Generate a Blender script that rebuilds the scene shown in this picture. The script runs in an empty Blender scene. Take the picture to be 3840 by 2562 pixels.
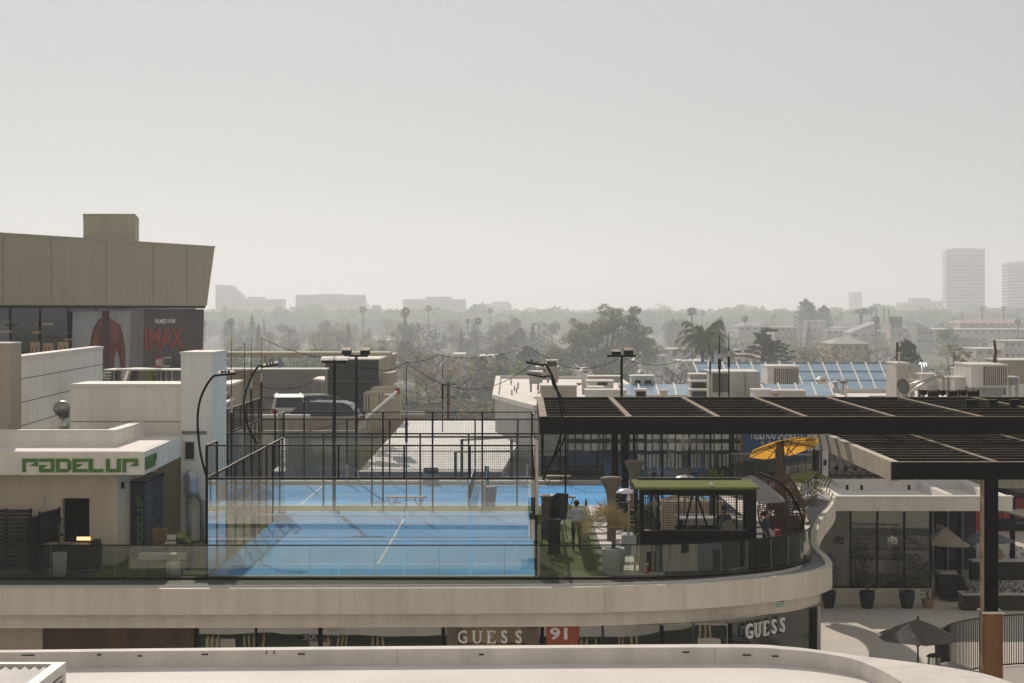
import bpy, bmesh, math, random
from mathutils import Vector, Matrix

# ------------------------------------------------------------------ camera, sky, sun, exposure
SC = bpy.context.scene
COL = SC.collection
F, CX, HY, CH = 7467.0, 1966.0, 1163.0, 8.11       # estimated from image pixels: 70 mm lens, eye height over the court deck
cam_d = bpy.data.cameras.new('camera'); cam = bpy.data.objects.new('camera', cam_d); COL.objects.link(cam)
cam_d.sensor_width = 36.0; cam_d.lens = 36.0 * F / 3840.0
cam_d.shift_x = -(CX - 1920.0) / 3840.0
cam_d.shift_y = -(1281.0 - HY) / 3840.0
cam_d.clip_start = 0.5; cam_d.clip_end = 20000.0
cam.location = (0, 0, CH); cam.rotation_euler = (math.radians(90), 0, 0)
SC.camera = cam

SUN_EL, SUN_AZ = 31.0, -12.0                        # ahead of the camera, a little to its left
wd = bpy.data.worlds.new("World"); SC.world = wd; wd.use_nodes = True
nt = wd.node_tree; bg = nt.nodes['Background']
sky = nt.nodes.new('ShaderNodeTexSky'); sky.sky_type = 'NISHITA'; sky.sun_disc = False
sky.sun_elevation = math.radians(SUN_EL); sky.sun_rotation = math.radians(SUN_AZ)
sky.air_density = 1.0; sky.dust_density = 0.35; sky.ozone_density = 1.0
hsv = nt.nodes.new('ShaderNodeHueSaturation'); hsv.inputs['Saturation'].default_value = 0.22; hsv.inputs['Value'].default_value = 0.66
veil = nt.nodes.new('ShaderNodeMix'); veil.data_type = 'RGBA'; veil.blend_type = 'ADD'; veil.inputs[0].default_value = 1.0   # even layer of high thin cloud
vn = nt.nodes.new('ShaderNodeTexNoise'); vn.inputs['Scale'].default_value = 2.6; vn.inputs['Detail'].default_value = 5; vc = nt.nodes.new('ShaderNodeTexCoord')
vm = nt.nodes.new('ShaderNodeMapping'); vm.inputs['Scale'].default_value = (1, 1, 3.5); nt.links.new(vc.outputs['Generated'], vm.inputs[0]); nt.links.new(vm.outputs[0], vn.inputs['Vector'])
vr = nt.nodes.new('ShaderNodeMix'); vr.data_type = 'RGBA'; vr.inputs[6].default_value = (5.0, 4.98, 4.93, 1); vr.inputs[7].default_value = (6.0, 5.9, 5.76, 1)
nt.links.new(vn.outputs['Fac'], vr.inputs[0]); nt.links.new(vr.outputs[2], veil.inputs[7])
nt.links.new(sky.outputs[0], hsv.inputs['Color']); nt.links.new(hsv.outputs[0], veil.inputs[6]); nt.links.new(veil.outputs[2], bg.inputs[0])
bg.inputs[1].default_value = 0.05
sun_d = bpy.data.lights.new('sun', 'SUN'); sun_d.energy = 3.7; sun_d.angle = math.radians(0.53); sun_d.color = (1.0, 0.90, 0.78)
sun = bpy.data.objects.new('sun', sun_d); COL.objects.link(sun)
_e, _a = math.radians(SUN_EL), math.radians(SUN_AZ)
SUNV = Vector((math.sin(_a) * math.cos(_e), math.cos(_a) * math.cos(_e), math.sin(_e)))
sun.rotation_euler = SUNV.to_track_quat('Z', 'Y').to_euler(); sun.location = (0, 0, 60)
vs = SC.view_settings; vs.view_transform = 'Standard'; vs.look = 'None'; vs.exposure = -0.09; vs.gamma = 1.0
SC.cycles.transparent_max_bounces = 32
SC.cycles.volume_bounces = 1

# ------------------------------------------------------------------ helpers
def X(px, d): return (px - CX) * d / F
def Z(py, d): return CH - (py - HY) * d / F
def W(px, py, d): return Vector((X(px, d), d, Z(py, d)))
def D(py, z): return (CH - z) * F / (py - HY)
def G(px, py, z=0.0):
    d = D(py, z); return (X(px, d), d)
V = lambda *a: Vector(a)

class MB:
    def __init__(s): s.v = []; s.f = []; s.m = []; s.mi = 0
    def add(s, vs_, fs):
        b = len(s.v); s.v += [tuple(p) for p in vs_]; s.f += [tuple(b + i for i in f) for f in fs]; s.m += [s.mi] * len(fs)
        return s
    def box(s, x0, x1, y0, y1, z0, z1):
        return s.add([(x0,y0,z0),(x1,y0,z0),(x1,y1,z0),(x0,y1,z0),(x0,y0,z1),(x1,y0,z1),(x1,y1,z1),(x0,y1,z1)],
                     [(3,2,1,0),(4,5,6,7),(0,1,5,4),(1,2,6,5),(2,3,7,6),(3,0,4,7)])
    def hexa(s, lo, hi):      # two loops of four points
        return s.add(list(lo) + list(hi), [(3,2,1,0),(4,5,6,7),(0,1,5,4),(1,2,6,5),(2,3,7,6),(3,0,4,7)])
    def bar(s, p, q, w, h=None, up=(0, 0, 1)):
        p, q = Vector(p), Vector(q); d = (q - p).normalized(); h = h or w
        u = d.cross(Vector(up))
        if u.length < 1e-4: u = d.cross(Vector((0, 1, 0)))
        u.normalize(); n = u.cross(d); a, b = u * w / 2, n * h / 2
        return s.hexa([p-a-b, p+a-b, p+a+b, p-a+b], [q-a-b, q+a-b, q+a+b, q-a+b])
    def tube(s, pts, r, n=8, caps=True):
        pts = [Vector(p) for p in pts]; rr = r if isinstance(r, (list, tuple)) else [r] * len(pts)
        vv = []; ff = []; u = None
        for i, p in enumerate(pts):
            d = (pts[min(i+1, len(pts)-1)] - pts[max(i-1, 0)])
            d = d.normalized() if d.length > 1e-6 else Vector((0,0,1))
            if u is None:
                u = d.cross(Vector((0, 0, 1)))
                if u.length < 1e-3: u = d.cross(Vector((1, 0, 0)))
            u = (u - d * u.dot(d)).normalized(); w = d.cross(u)
            for k in range(n):
                a = 2 * math.pi * k / n; vv.append(p + (u * math.cos(a) + w * math.sin(a)) * rr[i])
        for i in range(len(pts) - 1):
            for k in range(n):
                ff.append((i*n+k, i*n+(k+1) % n, (i+1)*n+(k+1) % n, (i+1)*n+k))
        if caps: ff += [tuple(range(n))[::-1], tuple((len(pts)-1)*n + k for k in range(n))]
        return s.add(vv, ff)
    def prism(s, poly, z0, z1):
        n = len(poly); ar = sum(poly[i][0]*poly[(i+1) % n][1] - poly[(i+1) % n][0]*poly[i][1] for i in range(n))
        if ar < 0: poly = poly[::-1]
        return s.add([(x, y, z0) for x, y in poly] + [(x, y, z1) for x, y in poly],
                     [tuple(range(n))[::-1], tuple(range(n, 2*n))] + [(i, (i+1) % n, n+(i+1) % n, n+i) for i in range(n)])
    def ext(s, poly, o, u, v, dep):   # polygon in the plane (u, v) at o, pushed along dep
        o, u, v, dep = Vector(o), Vector(u), Vector(v), Vector(dep); n = len(poly)
        ar = sum(poly[i][0]*poly[(i+1) % n][1] - poly[(i+1) % n][0]*poly[i][1] for i in range(n))
        if ar < 0: poly = poly[::-1]
        a = [o + u*x + v*y for x, y in poly]
        f = [tuple(range(n)), tuple(range(n, 2*n))[::-1]] + [((i+1) % n, i, n+i, n+(i+1) % n) for i in range(n)]
        if u.cross(v).dot(dep) > 0: f = [t[::-1] for t in f]
        return s.add(a + [p + dep for p in a], f)
    def lathe(s, prof, c=(0, 0, 0), n=20, sx=1.0, sy=1.0):
        vv = []; ff = []
        for r, z in prof:
            for k in range(n):
                a = 2*math.pi*k/n; vv.append((c[0]+r*math.cos(a)*sx, c[1]+r*math.sin(a)*sy, c[2]+z))
        for i in range(len(prof)-1):
            for k in range(n): ff.append((i*n+k, i*n+(k+1) % n, (i+1)*n+(k+1) % n, (i+1)*n+k))
        if prof[0][0] > 1e-4: ff.append(tuple(range(n))[::-1])
        if prof[-1][0] > 1e-4: ff.append(tuple((len(prof)-1)*n+k for k in range(n)))
        return s.add(vv, ff)
    def quad(s, a, b, c, d): return s.add([a, b, c, d], [(0, 1, 2, 3)])
    def ribbon(s, line, z0, z1, t):   # upright band of thickness t along a plan line (t to the left of travel)
        n = len(line); off = []
        f0 = z0 if callable(z0) else (lambda p: z0); f1 = z1 if callable(z1) else (lambda p: z1)
        for i in range(n):
            a = Vector(line[max(i-1, 0)][:2]); b = Vector(line[min(i+1, n-1)][:2]); d = (b - a).normalized()
            off.append((line[i][0] - d.y*t, line[i][1] + d.x*t))
        A0 = [f0(p) for p in line]; A1 = [f1(p) for p in line]
        vv = [(x, y, z) for (x, y), z in zip(line, A0)] + [(x, y, z) for (x, y), z in zip(line, A1)] + [(x, y, z) for (x, y), z in zip(off, A0)] + [(x, y, z) for (x, y), z in zip(off, A1)]
        ff = []
        for i in range(n-1):
            ff += [(i, i+1, n+i+1, n+i), (2*n+i+1, 2*n+i, 3*n+i, 3*n+i+1), (n+i, n+i+1, 3*n+i+1, 3*n+i), (i+1, i, 2*n+i, 2*n+i+1)]
        ff += [(0, n, 3*n, 2*n), (n-1, 3*n-1, 4*n-1, 2*n-1)]
        return s.add(vv, ff)
    def xf(s, m):
        s.v = [tuple(m @ Vector(p)) for p in s.v]; return s
    def build(s, name, mats, parent=None, smooth=False, world=True):
        me = bpy.data.meshes.new(name)
        vv = s.v
        if parent is not None and world:
            r = parent
            while r.parent: r = r.parent
            o = r.location; vv = [(p[0]-o.x, p[1]-o.y, p[2]-o.z) for p in vv]
        me.from_pydata(vv, [], s.f)
        for m in (mats if isinstance(mats, (list, tuple)) else [mats]): me.materials.append(m)
        if any(s.m): me.polygons.foreach_set('material_index', s.m)
        if smooth: me.polygons.foreach_set('use_smooth', [True]*len(s.f))
        me.update()
        o = bpy.data.objects.new(name, me); COL.objects.link(o)
        if parent is not None: o.parent = parent
        return o

def tag(o, label=None, cat=None, group=None, kind=None):
    if label: o['label'] = label
    if cat: o['category'] = cat
    if group: o['group'] = group
    if kind: o['kind'] = kind
    return o
def thing(name, label, cat, loc=(0, 0, 0), rz=0.0, group=None):
    o = bpy.data.objects.new(name, None); COL.objects.link(o); o.empty_display_size = 0.2
    o.location = loc; o.rotation_euler = (0, 0, rz)
    return tag(o, label, cat, group)
def dup(root, loc, rz=0.0, label=None, sc=None, group=None):
    r = root.copy(); COL.objects.link(r); r.location = loc; r.rotation_euler = (0, 0, rz)
    if sc is not None: r.scale = sc if isinstance(sc, (tuple, list)) else (sc, sc, sc)
    if label: r['label'] = label
    if group: r['group'] = group
    for ch in list(root.children):
        c = ch.copy(); COL.objects.link(c); c.parent = r
        for g in list(ch.children):
            d = g.copy(); COL.objects.link(d); d.parent = c
    return r
def struct(name, mb, m, smooth=False): return tag(mb.build(name, m, smooth=smooth), kind='structure')
def B(*a): return MB().box(*a)
def pxbox(x0, x1, y0, y1, d0, d1):    # box whose front face (at depth d0) covers the image pixel rectangle
    return MB().box(X(x0, d0), X(x1, d0), d0, d1, Z(y1, d0), Z(y0, d0))
def smooth_line(pts, k=6):
    out = []; n = len(pts)
    for i in range(n-1):
        p0, p1, p2, p3 = [Vector(pts[j]) for j in (max(i-1, 0), i, i+1, min(i+2, n-1))]
        for q in range(k):
            t = q/k
            out.append(tuple(0.5*((2*p1)+(p2-p0)*t+(2*p0-5*p1+4*p2-p3)*t*t+(3*p1-p0-3*p2+p3)*t**3)))
    out.append(tuple(pts[-1])); return out
def catenary(a, b, sag, n=14):
    a, b = Vector(a), Vector(b)
    return [a.lerp(b, t/n) - Vector((0, 0, sag*4*(t/n)*(1-t/n))) for t in range(n+1)]

# ------------------------------------------------------------------ materials
M = {}
def mat(name, col, rough=0.6, var=0.12, scale=1.5, streak=0.0, metal=0.0, bump=0.0, trans=0.0, spec=0.4, fine=0.0, top_light=None):
    m = bpy.data.materials.new(name); m.use_nodes = True; t = m.node_tree; N, L = t.nodes, t.links
    p = N['Principled BSDF']; p.inputs['Roughness'].default_value = rough; p.inputs['Metallic'].default_value = metal
    p.inputs['Specular IOR Level'].default_value = spec
    p.inputs['Base Color'].default_value = (*col, 1)
    if var > 0 or streak > 0 or fine > 0:
        tc = N.new('ShaderNodeTexCoord'); geo = N.new('ShaderNodeNewGeometry')
        src = geo.outputs['Position']
        def noise(sc, stretch=None, detail=4):
            n = N.new('ShaderNodeTexNoise'); n.inputs['Scale'].default_value = sc; n.inputs['Detail'].default_value = detail
            if stretch:
                mp = N.new('ShaderNodeMapping'); mp.inputs['Scale'].default_value = stretch
                L.new(src, mp.inputs[0]); L.new(mp.outputs[0], n.inputs['Vector'])
            else: L.new(src, n.inputs['Vector'])
            return n.outputs['Fac']
        def rng(fac, lo, hi, a=0.3, b=0.7):
            r = N.new('ShaderNodeMapRange'); r.inputs[1].default_value = a; r.inputs[2].default_value = b
            r.inputs[3].default_value = lo; r.inputs[4].default_value = hi; L.new(fac, r.inputs[0]); return r.outputs[0]
        val = None
        def mul(x):
            nonlocal val
            if val is None: val = x; return
            q = N.new('ShaderNodeMath'); q.operation = 'MULTIPLY'; L.new(val, q.inputs[0]); L.new(x, q.inputs[1]); val = q.outputs[0]
        if var: mul(rng(noise(scale), 1-var, 1+var*0.7))
        if streak: mul(rng(noise(1.0, (2.2, 2.2, 0.14), 6), 1-streak, 1.0, 0.36, 0.6))
        if fine: mul(rng(noise(22.0, None, 2), 1-fine, 1+fine*0.6))
        mx = N.new('ShaderNodeMix'); mx.data_type = 'RGBA'; mx.blend_type = 'MULTIPLY'; mx.inputs[0].default_value = 1
        mx.inputs[6].default_value = (*col, 1)
        cb = N.new('ShaderNodeCombineColor'); [L.new(val, cb.inputs[i]) for i in range(3)]
        L.new(cb.outputs[0], mx.inputs[7]); L.new(mx.outputs[2], p.inputs['Base Color'])
    if top_light:     # sunlight put into the colour: tan on upward faces of the steel
        g3 = N.new('ShaderNodeNewGeometry'); sx = N.new('ShaderNodeSeparateXYZ'); L.new(g3.outputs['True Normal'], sx.inputs[0])
        nz = N.new('ShaderNodeTexNoise'); nz.inputs['Scale'].default_value = 2.2; nz.inputs['Detail'].default_value = 5; L.new(g3.outputs['Position'], nz.inputs['Vector'])
        r3 = N.new('ShaderNodeMapRange'); r3.inputs[1].default_value = .75; r3.inputs[2].default_value = .95; L.new(sx.outputs[2], r3.inputs[0])
        r4 = N.new('ShaderNodeMapRange'); r4.inputs[1].default_value = .3; r4.inputs[2].default_value = .65; r4.inputs[3].default_value = .45; r4.inputs[4].default_value = 1; L.new(nz.outputs['Fac'], r4.inputs[0])
        m3 = N.new('ShaderNodeMath'); m3.operation = 'MULTIPLY'; L.new(r3.outputs[0], m3.inputs[0]); L.new(r4.outputs[0], m3.inputs[1])
        d3 = N.new('ShaderNodeMix'); d3.data_type = 'RGBA'; L.new(m3.outputs[0], d3.inputs[0]); d3.inputs[7].default_value = (*top_light, 1)
        lk_ = p.inputs['Base Color'].links
        if lk_: L.new(lk_[0].from_socket, d3.inputs[6])
        else: d3.inputs[6].default_value = (*col, 1)
        L.new(d3.outputs[2], p.inputs['Base Color'])
    if bump:
        n2 = N.new('ShaderNodeTexNoise'); n2.inputs['Scale'].default_value = 14; n2.inputs['Detail'].default_value = 5
        g2 = N.new('ShaderNodeNewGeometry'); L.new(g2.outputs['Position'], n2.inputs['Vector'])
        b = N.new('ShaderNodeBump'); b.inputs['Strength'].default_value = bump; b.inputs['Distance'].default_value = 0.02
        L.new(n2.outputs['Fac'], b.inputs['Height']); L.new(b.outputs[0], p.inputs['Normal'])
    if trans:
        tr = N.new('ShaderNodeBsdfTranslucent'); tr.inputs[0].default_value = (*[min(1, c*1.15) for c in col], 1)
        ms = N.new('ShaderNodeMixShader'); ms.inputs[0].default_value = trans; out = N['Material Output']
        L.new(p.outputs[0], ms.inputs[1]); L.new(tr.outputs[0], ms.inputs[2]); L.new(ms.outputs[0], out.inputs[0])
    M[name] = m; return m
def glass(name, tint=(1, 1, 1), rough=0.0, ior=1.5, boost=1.0):
    m = bpy.data.materials.new(name); m.use_nodes = True; t = m.node_tree; N, L = t.nodes, t.links
    N.remove(N['Principled BSDF']); out = N['Material Output']
    tr = N.new('ShaderNodeBsdfTransparent'); tr.inputs[0].default_value = (*tint, 1)
    gl = N.new('ShaderNodeBsdfGlossy'); gl.inputs['Roughness'].default_value = rough
    fr = N.new('ShaderNodeFresnel'); fr.inputs[0].default_value = ior
    mu = N.new('ShaderNodeMath'); mu.operation = 'MULTIPLY'; mu.inputs[1].default_value = boost; mu.use_clamp = True
    ms = N.new('ShaderNodeMixShader'); L.new(fr.outputs[0], mu.inputs[0]); L.new(mu.outputs[0], ms.inputs[0])
    L.new(tr.outputs[0], ms.inputs[1]); L.new(gl.outputs[0], ms.inputs[2]); L.new(ms.outputs[0], out.inputs[0])
    M[name] = m; return m
def darkglass(name, col, boost=3.0, ior=1.5, rough=.01):
    m = bpy.data.materials.new(name); m.use_nodes = True; t = m.node_tree; N, L = t.nodes, t.links
    N.remove(N['Principled BSDF']); out = N['Material Output']
    df = N.new('ShaderNodeBsdfDiffuse'); df.inputs[0].default_value = (*col, 1); gl = N.new('ShaderNodeBsdfGlossy'); gl.inputs['Roughness'].default_value = rough
    fr = N.new('ShaderNodeFresnel'); fr.inputs[0].default_value = ior; mu = N.new('ShaderNodeMath'); mu.operation = 'MULTIPLY'; mu.inputs[1].default_value = boost; mu.use_clamp = True
    nz = N.new('ShaderNodeTexNoise'); nz.inputs['Scale'].default_value = .5; g = N.new('ShaderNodeNewGeometry'); L.new(g.outputs['Position'], nz.inputs['Vector'])
    bp = N.new('ShaderNodeBump'); bp.inputs['Strength'].default_value = .025; bp.inputs['Distance'].default_value = .15; L.new(nz.outputs['Fac'], bp.inputs['Height']); L.new(bp.outputs[0], gl.inputs['Normal'])
    ms = N.new('ShaderNodeMixShader'); L.new(fr.outputs[0], mu.inputs[0]); L.new(mu.outputs[0], ms.inputs[0]); L.new(df.outputs[0], ms.inputs[1]); L.new(gl.outputs[0], ms.inputs[2]); L.new(ms.outputs[0], out.inputs[0])
    M[name] = m; return m
def leafmat(name, col, var=0.5, trans=0.3):
    m = bpy.data.materials.new(name); m.use_nodes = True; t = m.node_tree; N, L = t.nodes, t.links
    N.remove(N['Principled BSDF']); out = N['Material Output']
    geo = N.new('ShaderNodeNewGeometry'); oi = N.new('ShaderNodeObjectInfo')
    n = N.new('ShaderNodeTexNoise'); n.inputs['Scale'].default_value = 0.7; n.inputs['Detail'].default_value = 4; L.new(geo.outputs['Position'], n.inputs['Vector'])
    r = N.new('ShaderNodeMapRange'); r.inputs[1].default_value = 0.3; r.inputs[2].default_value = 0.7; r.inputs[3].default_value = 1-var; r.inputs[4].default_value = 1+var
    L.new(n.outputs['Fac'], r.inputs[0])
    h = N.new('ShaderNodeHueSaturation'); h.inputs['Color'].default_value = (*col, 1); L.new(r.outputs[0], h.inputs['Value'])
    r2 = N.new('ShaderNodeMapRange'); r2.inputs[3].default_value = 0.47; r2.inputs[4].default_value = 0.53; L.new(oi.outputs['Random'], r2.inputs[0]); L.new(r2.outputs[0], h.inputs['Hue'])
    d = N.new('ShaderNodeBsdfDiffuse'); tl = N.new('ShaderNodeBsdfTranslucent'); L.new(h.outputs[0], d.inputs[0]); L.new(h.outputs[0], tl.inputs[0])
    ms = N.new('ShaderNodeMixShader'); ms.inputs[0].default_value = trans; L.new(d.outputs[0], ms.inputs[1]); L.new(tl.outputs[0], ms.inputs[2]); L.new(ms.outputs[0], out.inputs[0])
    M[name] = m; return m
def emit(name, col, s):
    m = bpy.data.materials.new(name); m.use_nodes = True; p = m.node_tree.nodes['Principled BSDF']
    p.inputs['Base Color'].default_value = (*col, 1); p.inputs['Emission Color'].default_value = (*col, 1); p.inputs['Emission Strength'].default_value = s
    M[name] = m; return m

mat('white_stucco', (.86, .82, .735), .8, .07, .5, .10, bump=.15)
mat('fascia_stucco', (.79, .72, .605), .8, .06, .4, .12, bump=.1)
mat('roof_membrane', (.80, .745, .70), .75, .11, .45, 0, fine=.05, spec=.12)
mat('coping_white', (.74, .70, .66), .7, .06, 2.0, 0, spec=.12)
mat('groove', (.33, .31, .32), .8, .2, 1.5)
mat('beige_wall', (.66, .58, .45), .8, .08, .6, .12, bump=.1)
mat('olive_wall', (.50, .455, .325), .8, .08, .8, .08)
mat('taupe_wall', (.42, .37, .285), .8, .07, .35, .05)
mat('grey_wall', (.26, .24, .215), .85, .1, .4, .15)
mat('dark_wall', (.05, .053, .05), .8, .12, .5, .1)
mat('concrete', (.42, .40, .36), .85, .12, .8, .12, bump=.2)
mat('concrete_dark', (.20, .19, .175), .85, .15, .8, .1)
mat('court_blue', (.085, .42, .85), .85, .15, .55, 0, fine=.07, spec=.08)
mat('line_white', (.80, .78, .74), .7, .06, 2, spec=.12)
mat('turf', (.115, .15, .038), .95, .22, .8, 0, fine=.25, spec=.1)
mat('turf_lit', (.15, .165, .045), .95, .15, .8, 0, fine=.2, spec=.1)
mat('deck_tile', (.10, .095, .085), .7, .15, .6, spec=.12)
mat('paver', (.66, .61, .56), .75, .1, 1.2, fine=.05, spec=.12)
mat('plaza_floor', (.66, .60, .53), .8, .08, .35, 0, fine=.06, spec=.12)
mat('asphalt', (.06, .058, .055), .9, .2, .2)
mat('city_ground', (.10, .105, .075), .95, .35, .02, spec=.12)
mat('black_steel', (.006, .0055, .005), .65, .2, 1.0, 0, metal=.0, spec=.08, top_light=(.34, .29, .23))
mat('pergola_steel', (.006, .0048, .003), .65, .15, 1.0, .1, spec=.06, top_light=(.30, .235, .165))
mat('rust_steel', (.24, .095, .03), .6, .2, 1.5, .2)
mat('grey_metal', (.35, .34, .32), .4, .1, 1.5, .1, metal=.6)
mat('galv', (.55, .54, .52), .35, .12, 3, 0, metal=.8)
mat('chrome', (.80, .78, .78), .14, .05, 3, 0, metal=1.0)
mat('ac_paint', (.50, .475, .43), .6, .08, 1.5, .15)
mat('ac_white', (.66, .63, .59), .6, .06, 1.5, .12)
mat('ac_fin', (.16, .145, .125), .6, .1, 2, .1)
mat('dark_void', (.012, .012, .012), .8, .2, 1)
mat('green_sign', (.07, .20, .03), .6, .1, 2)
mat('green_glow', (.05, .22, .03), .6, .1, 2)
mat('navy', (.012, .022, .045), .4, .15, 1.5)
mat('slat_dark', (.016, .014, .012), .7, .2, 3)
mat('wood_panel', (.085, .047, .022), .5, .25, .8, .35)
mat('wood_light', (.42, .30, .18), .65, .15, 2, .2)
mat('trunk_brown', (.12, .085, .055), .9, .25, 3, .3, bump=.4)
mat('bark', (.11, .095, .075), .95, .25, 2, .2)
mat('wicker', (.135, .085, .048), .8, .25, 6, 0, bump=.4)
mat('wicker_tan', (.235, .185, .13), .85, .2, 6, 0, bump=.4)
mat('orange_fabric', (.92, .64, .21), .8, .05, 2, 0, trans=.68)
mat('grey_fabric', (.34, .315, .31), .85, .06, 2, 0, trans=.12)
mat('lilac_fabric', (.27, .25, .30), .85, .06, 2, 0, trans=.15)
mat('charcoal_fabric', (.16, .15, .14), .85, .08, 2, 0, trans=.2)
mat('cream_fabric', (.62, .54, .43), .85, .08, 2, 0, trans=.25)
mat('sign_blue', (.022, .085, .17), .6, .08, 1)
mat('letter_white', (.80, .78, .76), .5, .03, 3)
mat('letter_grey', (.5, .5, .48), .5, .03, 3)
mat('letter_black', (.02, .02, .02), .5, .03, 3)
mat('letter_red', (.31, .058, .038), .6, .1, 2)
mat('poster_grey', (.34, .35, .36), .55, .2, .5, .1)
mat('poster_dark', (.075, .065, .06), .5, .15, .5, .1)
mat('poster_mid', (.19, .185, .185), .5, .15, .5, .1)
mat('poster_red', (.15, .032, .024), .55, .35, .9, .25)
mat('poster_brown', (.075, .028, .022), .55, .3, .9, .2)
mat('red_paint', (.42, .02, .02), .4, .1, 2)
mat('deep_red', (.22, .03, .02), .6, .15, 1)
mat('poster_orange', (.34, .075, .035), .6, .15, 1)
mat('tint_glass', (.018, .020, .018), .05, .25, .4, 0, spec=.7)
mat('blind', (.74, .70, .60), .7, .15, .6, .25)
mat('curtain', (.60, .57, .50), .6, .2, .6, .35)
mat('sky_glass', (.17, .31, .44), .25, .15, .8, 0, spec=.35)
mat('bar_white', (.62, .575, .52), .6, .08, 2)
mat('pot_black', (.018, .015, .013), .35, .2, 3)
mat('pot_white', (.52, .515, .50), .55, .08, 3)
mat('terracotta', (.30, .20, .13), .8, .15, 3)
mat('foil', (.52, .54, .60), .35, .2, 8, 0, metal=.6, bump=.6)
mat('pipe_grey', (.30, .30, .31), .55, .15, 3)
mat('opposite_mid', (.36, .35, .33), .8, .2, .4, .15)
mat('skin', (.33, .18, .11), .55, .05, 4)
mat('cloth_white', (.55, .52, .53), .85, .06, 6)
mat('cloth_black', (.015, .015, .017), .85, .15, 6)
mat('cloth_teal', (.018, .065, .068), .85, .12, 6)
mat('cloth_olive', (.24, .24, .12), .85, .1, 6)
mat('cloth_grey', (.12, .12, .11), .85, .1, 6)
mat('hair', (.014, .010, .008), .6, .2, 20)
mat('car_white', (.72, .70, .66), .25, .03, 2, spec=.6)
mat('car_dark', (.03, .033, .04), .22, .05, 2, spec=.7)
mat('car_glass', (.015, .02, .028), .06, 0, 1, spec=.8)
mat('tyre', (.02, .02, .02), .8, .1, 4)
mat('tail_red', (.45, .03, .02), .3, 0, 1)
mat('stone_far', (.40, .385, .35), .8, .1, .1)
mat('cream_house', (.55, .50, .42), .85, .08, .2, .08)
mat('grey_house', (.36, .36, .34), .85, .08, .2, .08)
mat('tan_house', (.42, .36, .28), .85, .08, .2, .08)
mat('brick_house', (.30, .20, .15), .85, .1, .2, .08)
mat('roof_tile', (.30, .20, .155), .85, .15, .3)
mat('roof_grey', (.30, .29, .275), .85, .15, .3)
mat('window_far', (.07, .08, .09), .15, .1, .2)
mat('tower_band', (.46, .455, .43), .6, .05, .05)
mat('tower_glass', (.17, .175, .18), .2, .1, .05)
mat('tower_side', (.80, .77, .72), .6, .03, .05)
mat('opposite_cream', (.80, .76, .68), .8, .08, .3, .1)
mat('opposite_tan', (.62, .46, .26), .7, .1, .5, .1)
mat('rubber', (.03, .03, .03), .8, .1, 4)
mat('cardboard', (.20, .13, .07), .85, .12, 3)
mat('yellow_flower', (.55, .36, .05), .8, .2, 4)
darkglass('store_glass', (.018, .028, .020), 4.5)
darkglass('corner_glass', (.012, .02, .015), 1.4)
glass('court_glass', (.985, .99, .99), boost=1.0)
glass('front_glass', (.97, .98, .975), boost=4.0)
glass('rail_glass', (.80, .83, .80), boost=1.5)
glass('clear_glass', (.80, .84, .82), boost=1.6)
glass('vision_glass', (.50, .52, .48), boost=2.2)
leafmat('leaf_green', (.15, .19, .085), .45, .5)
leafmat('leaf_olive', (.26, .265, .14), .45, .5)
leafmat('leaf_dark', (.085, .10, .065), .45, .5)
leafmat('leaf_dry', (.31, .255, .155), .45, .5)
leafmat('leaf_palm', (.15, .165, .085), .45, .5)
leafmat('leaf_tan', (.27, .215, .10), .3)
leafmat('leaf_lime', (.16, .20, .045), .4)
leafmat('leaf_pot', (.030, .042, .028), .5)
emit('warm_lamp', (1.0, .55, .22), 2.2)
emit('exit_glow', (.32, .45, .30), .35)
# ------------------------------------------------------------------ lettering
def text_mb(mb, s, o, u, v, size, dep=0.02, bold=0.0, spacing=1.0, mirror=False, sx=1.0):
    """Lay the words s in the plane (u, v) with its lower left corner at o."""
    cu = bpy.data.curves.new('t', 'FONT'); cu.body = s; cu.size = 1.0; cu.offset = bold; cu.space_character = spacing
    cu.resolution_u = 3; cu.extrude = 0.0
    ob = bpy.data.objects.new('t', cu); COL.objects.link(ob)
    dg = bpy.context.evaluated_depsgraph_get(); dg.update()
    me = ob.evaluated_get(dg).to_mesh()
    o, u, v = Vector(o), Vector(u).normalized(), Vector(v).normalized(); n = u.cross(v)
    xs = [p.co.x for p in me.vertices]; ys = [p.co.y for p in me.vertices]; x0, y0, x1, y1 = min(xs), min(ys), max(xs), max(ys)
    k = size/(y1-y0)
    def P(c, dz):
        x = (c.x-x0) if not mirror else (x1-c.x)
        return o + u*x*k*sx + v*(c.y-y0)*k + n*dz
    nv = len(me.vertices)
    vv = [P(p.co, dep) for p in me.vertices] + [P(p.co, 0) for p in me.vertices]
    ff = [tuple(p.vertices) for p in me.polygons]
    ed = {}
    for f in ff:
        for a, b in zip(f, f[1:]+f[:1]): ed[(a, b)] = 1
    side = [(a, b, nv+b, nv+a)[::-1] for (a, b) in ed if (b, a) not in ed]
    if mirror: ff = [f[::-1] for f in ff]
    mb.add(vv, ff + side)
    w = (x1-x0)*k*sx
    ob.evaluated_get(dg).to_mesh_clear(); bpy.data.objects.remove(ob); bpy.data.curves.remove(cu)
    return w
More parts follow.
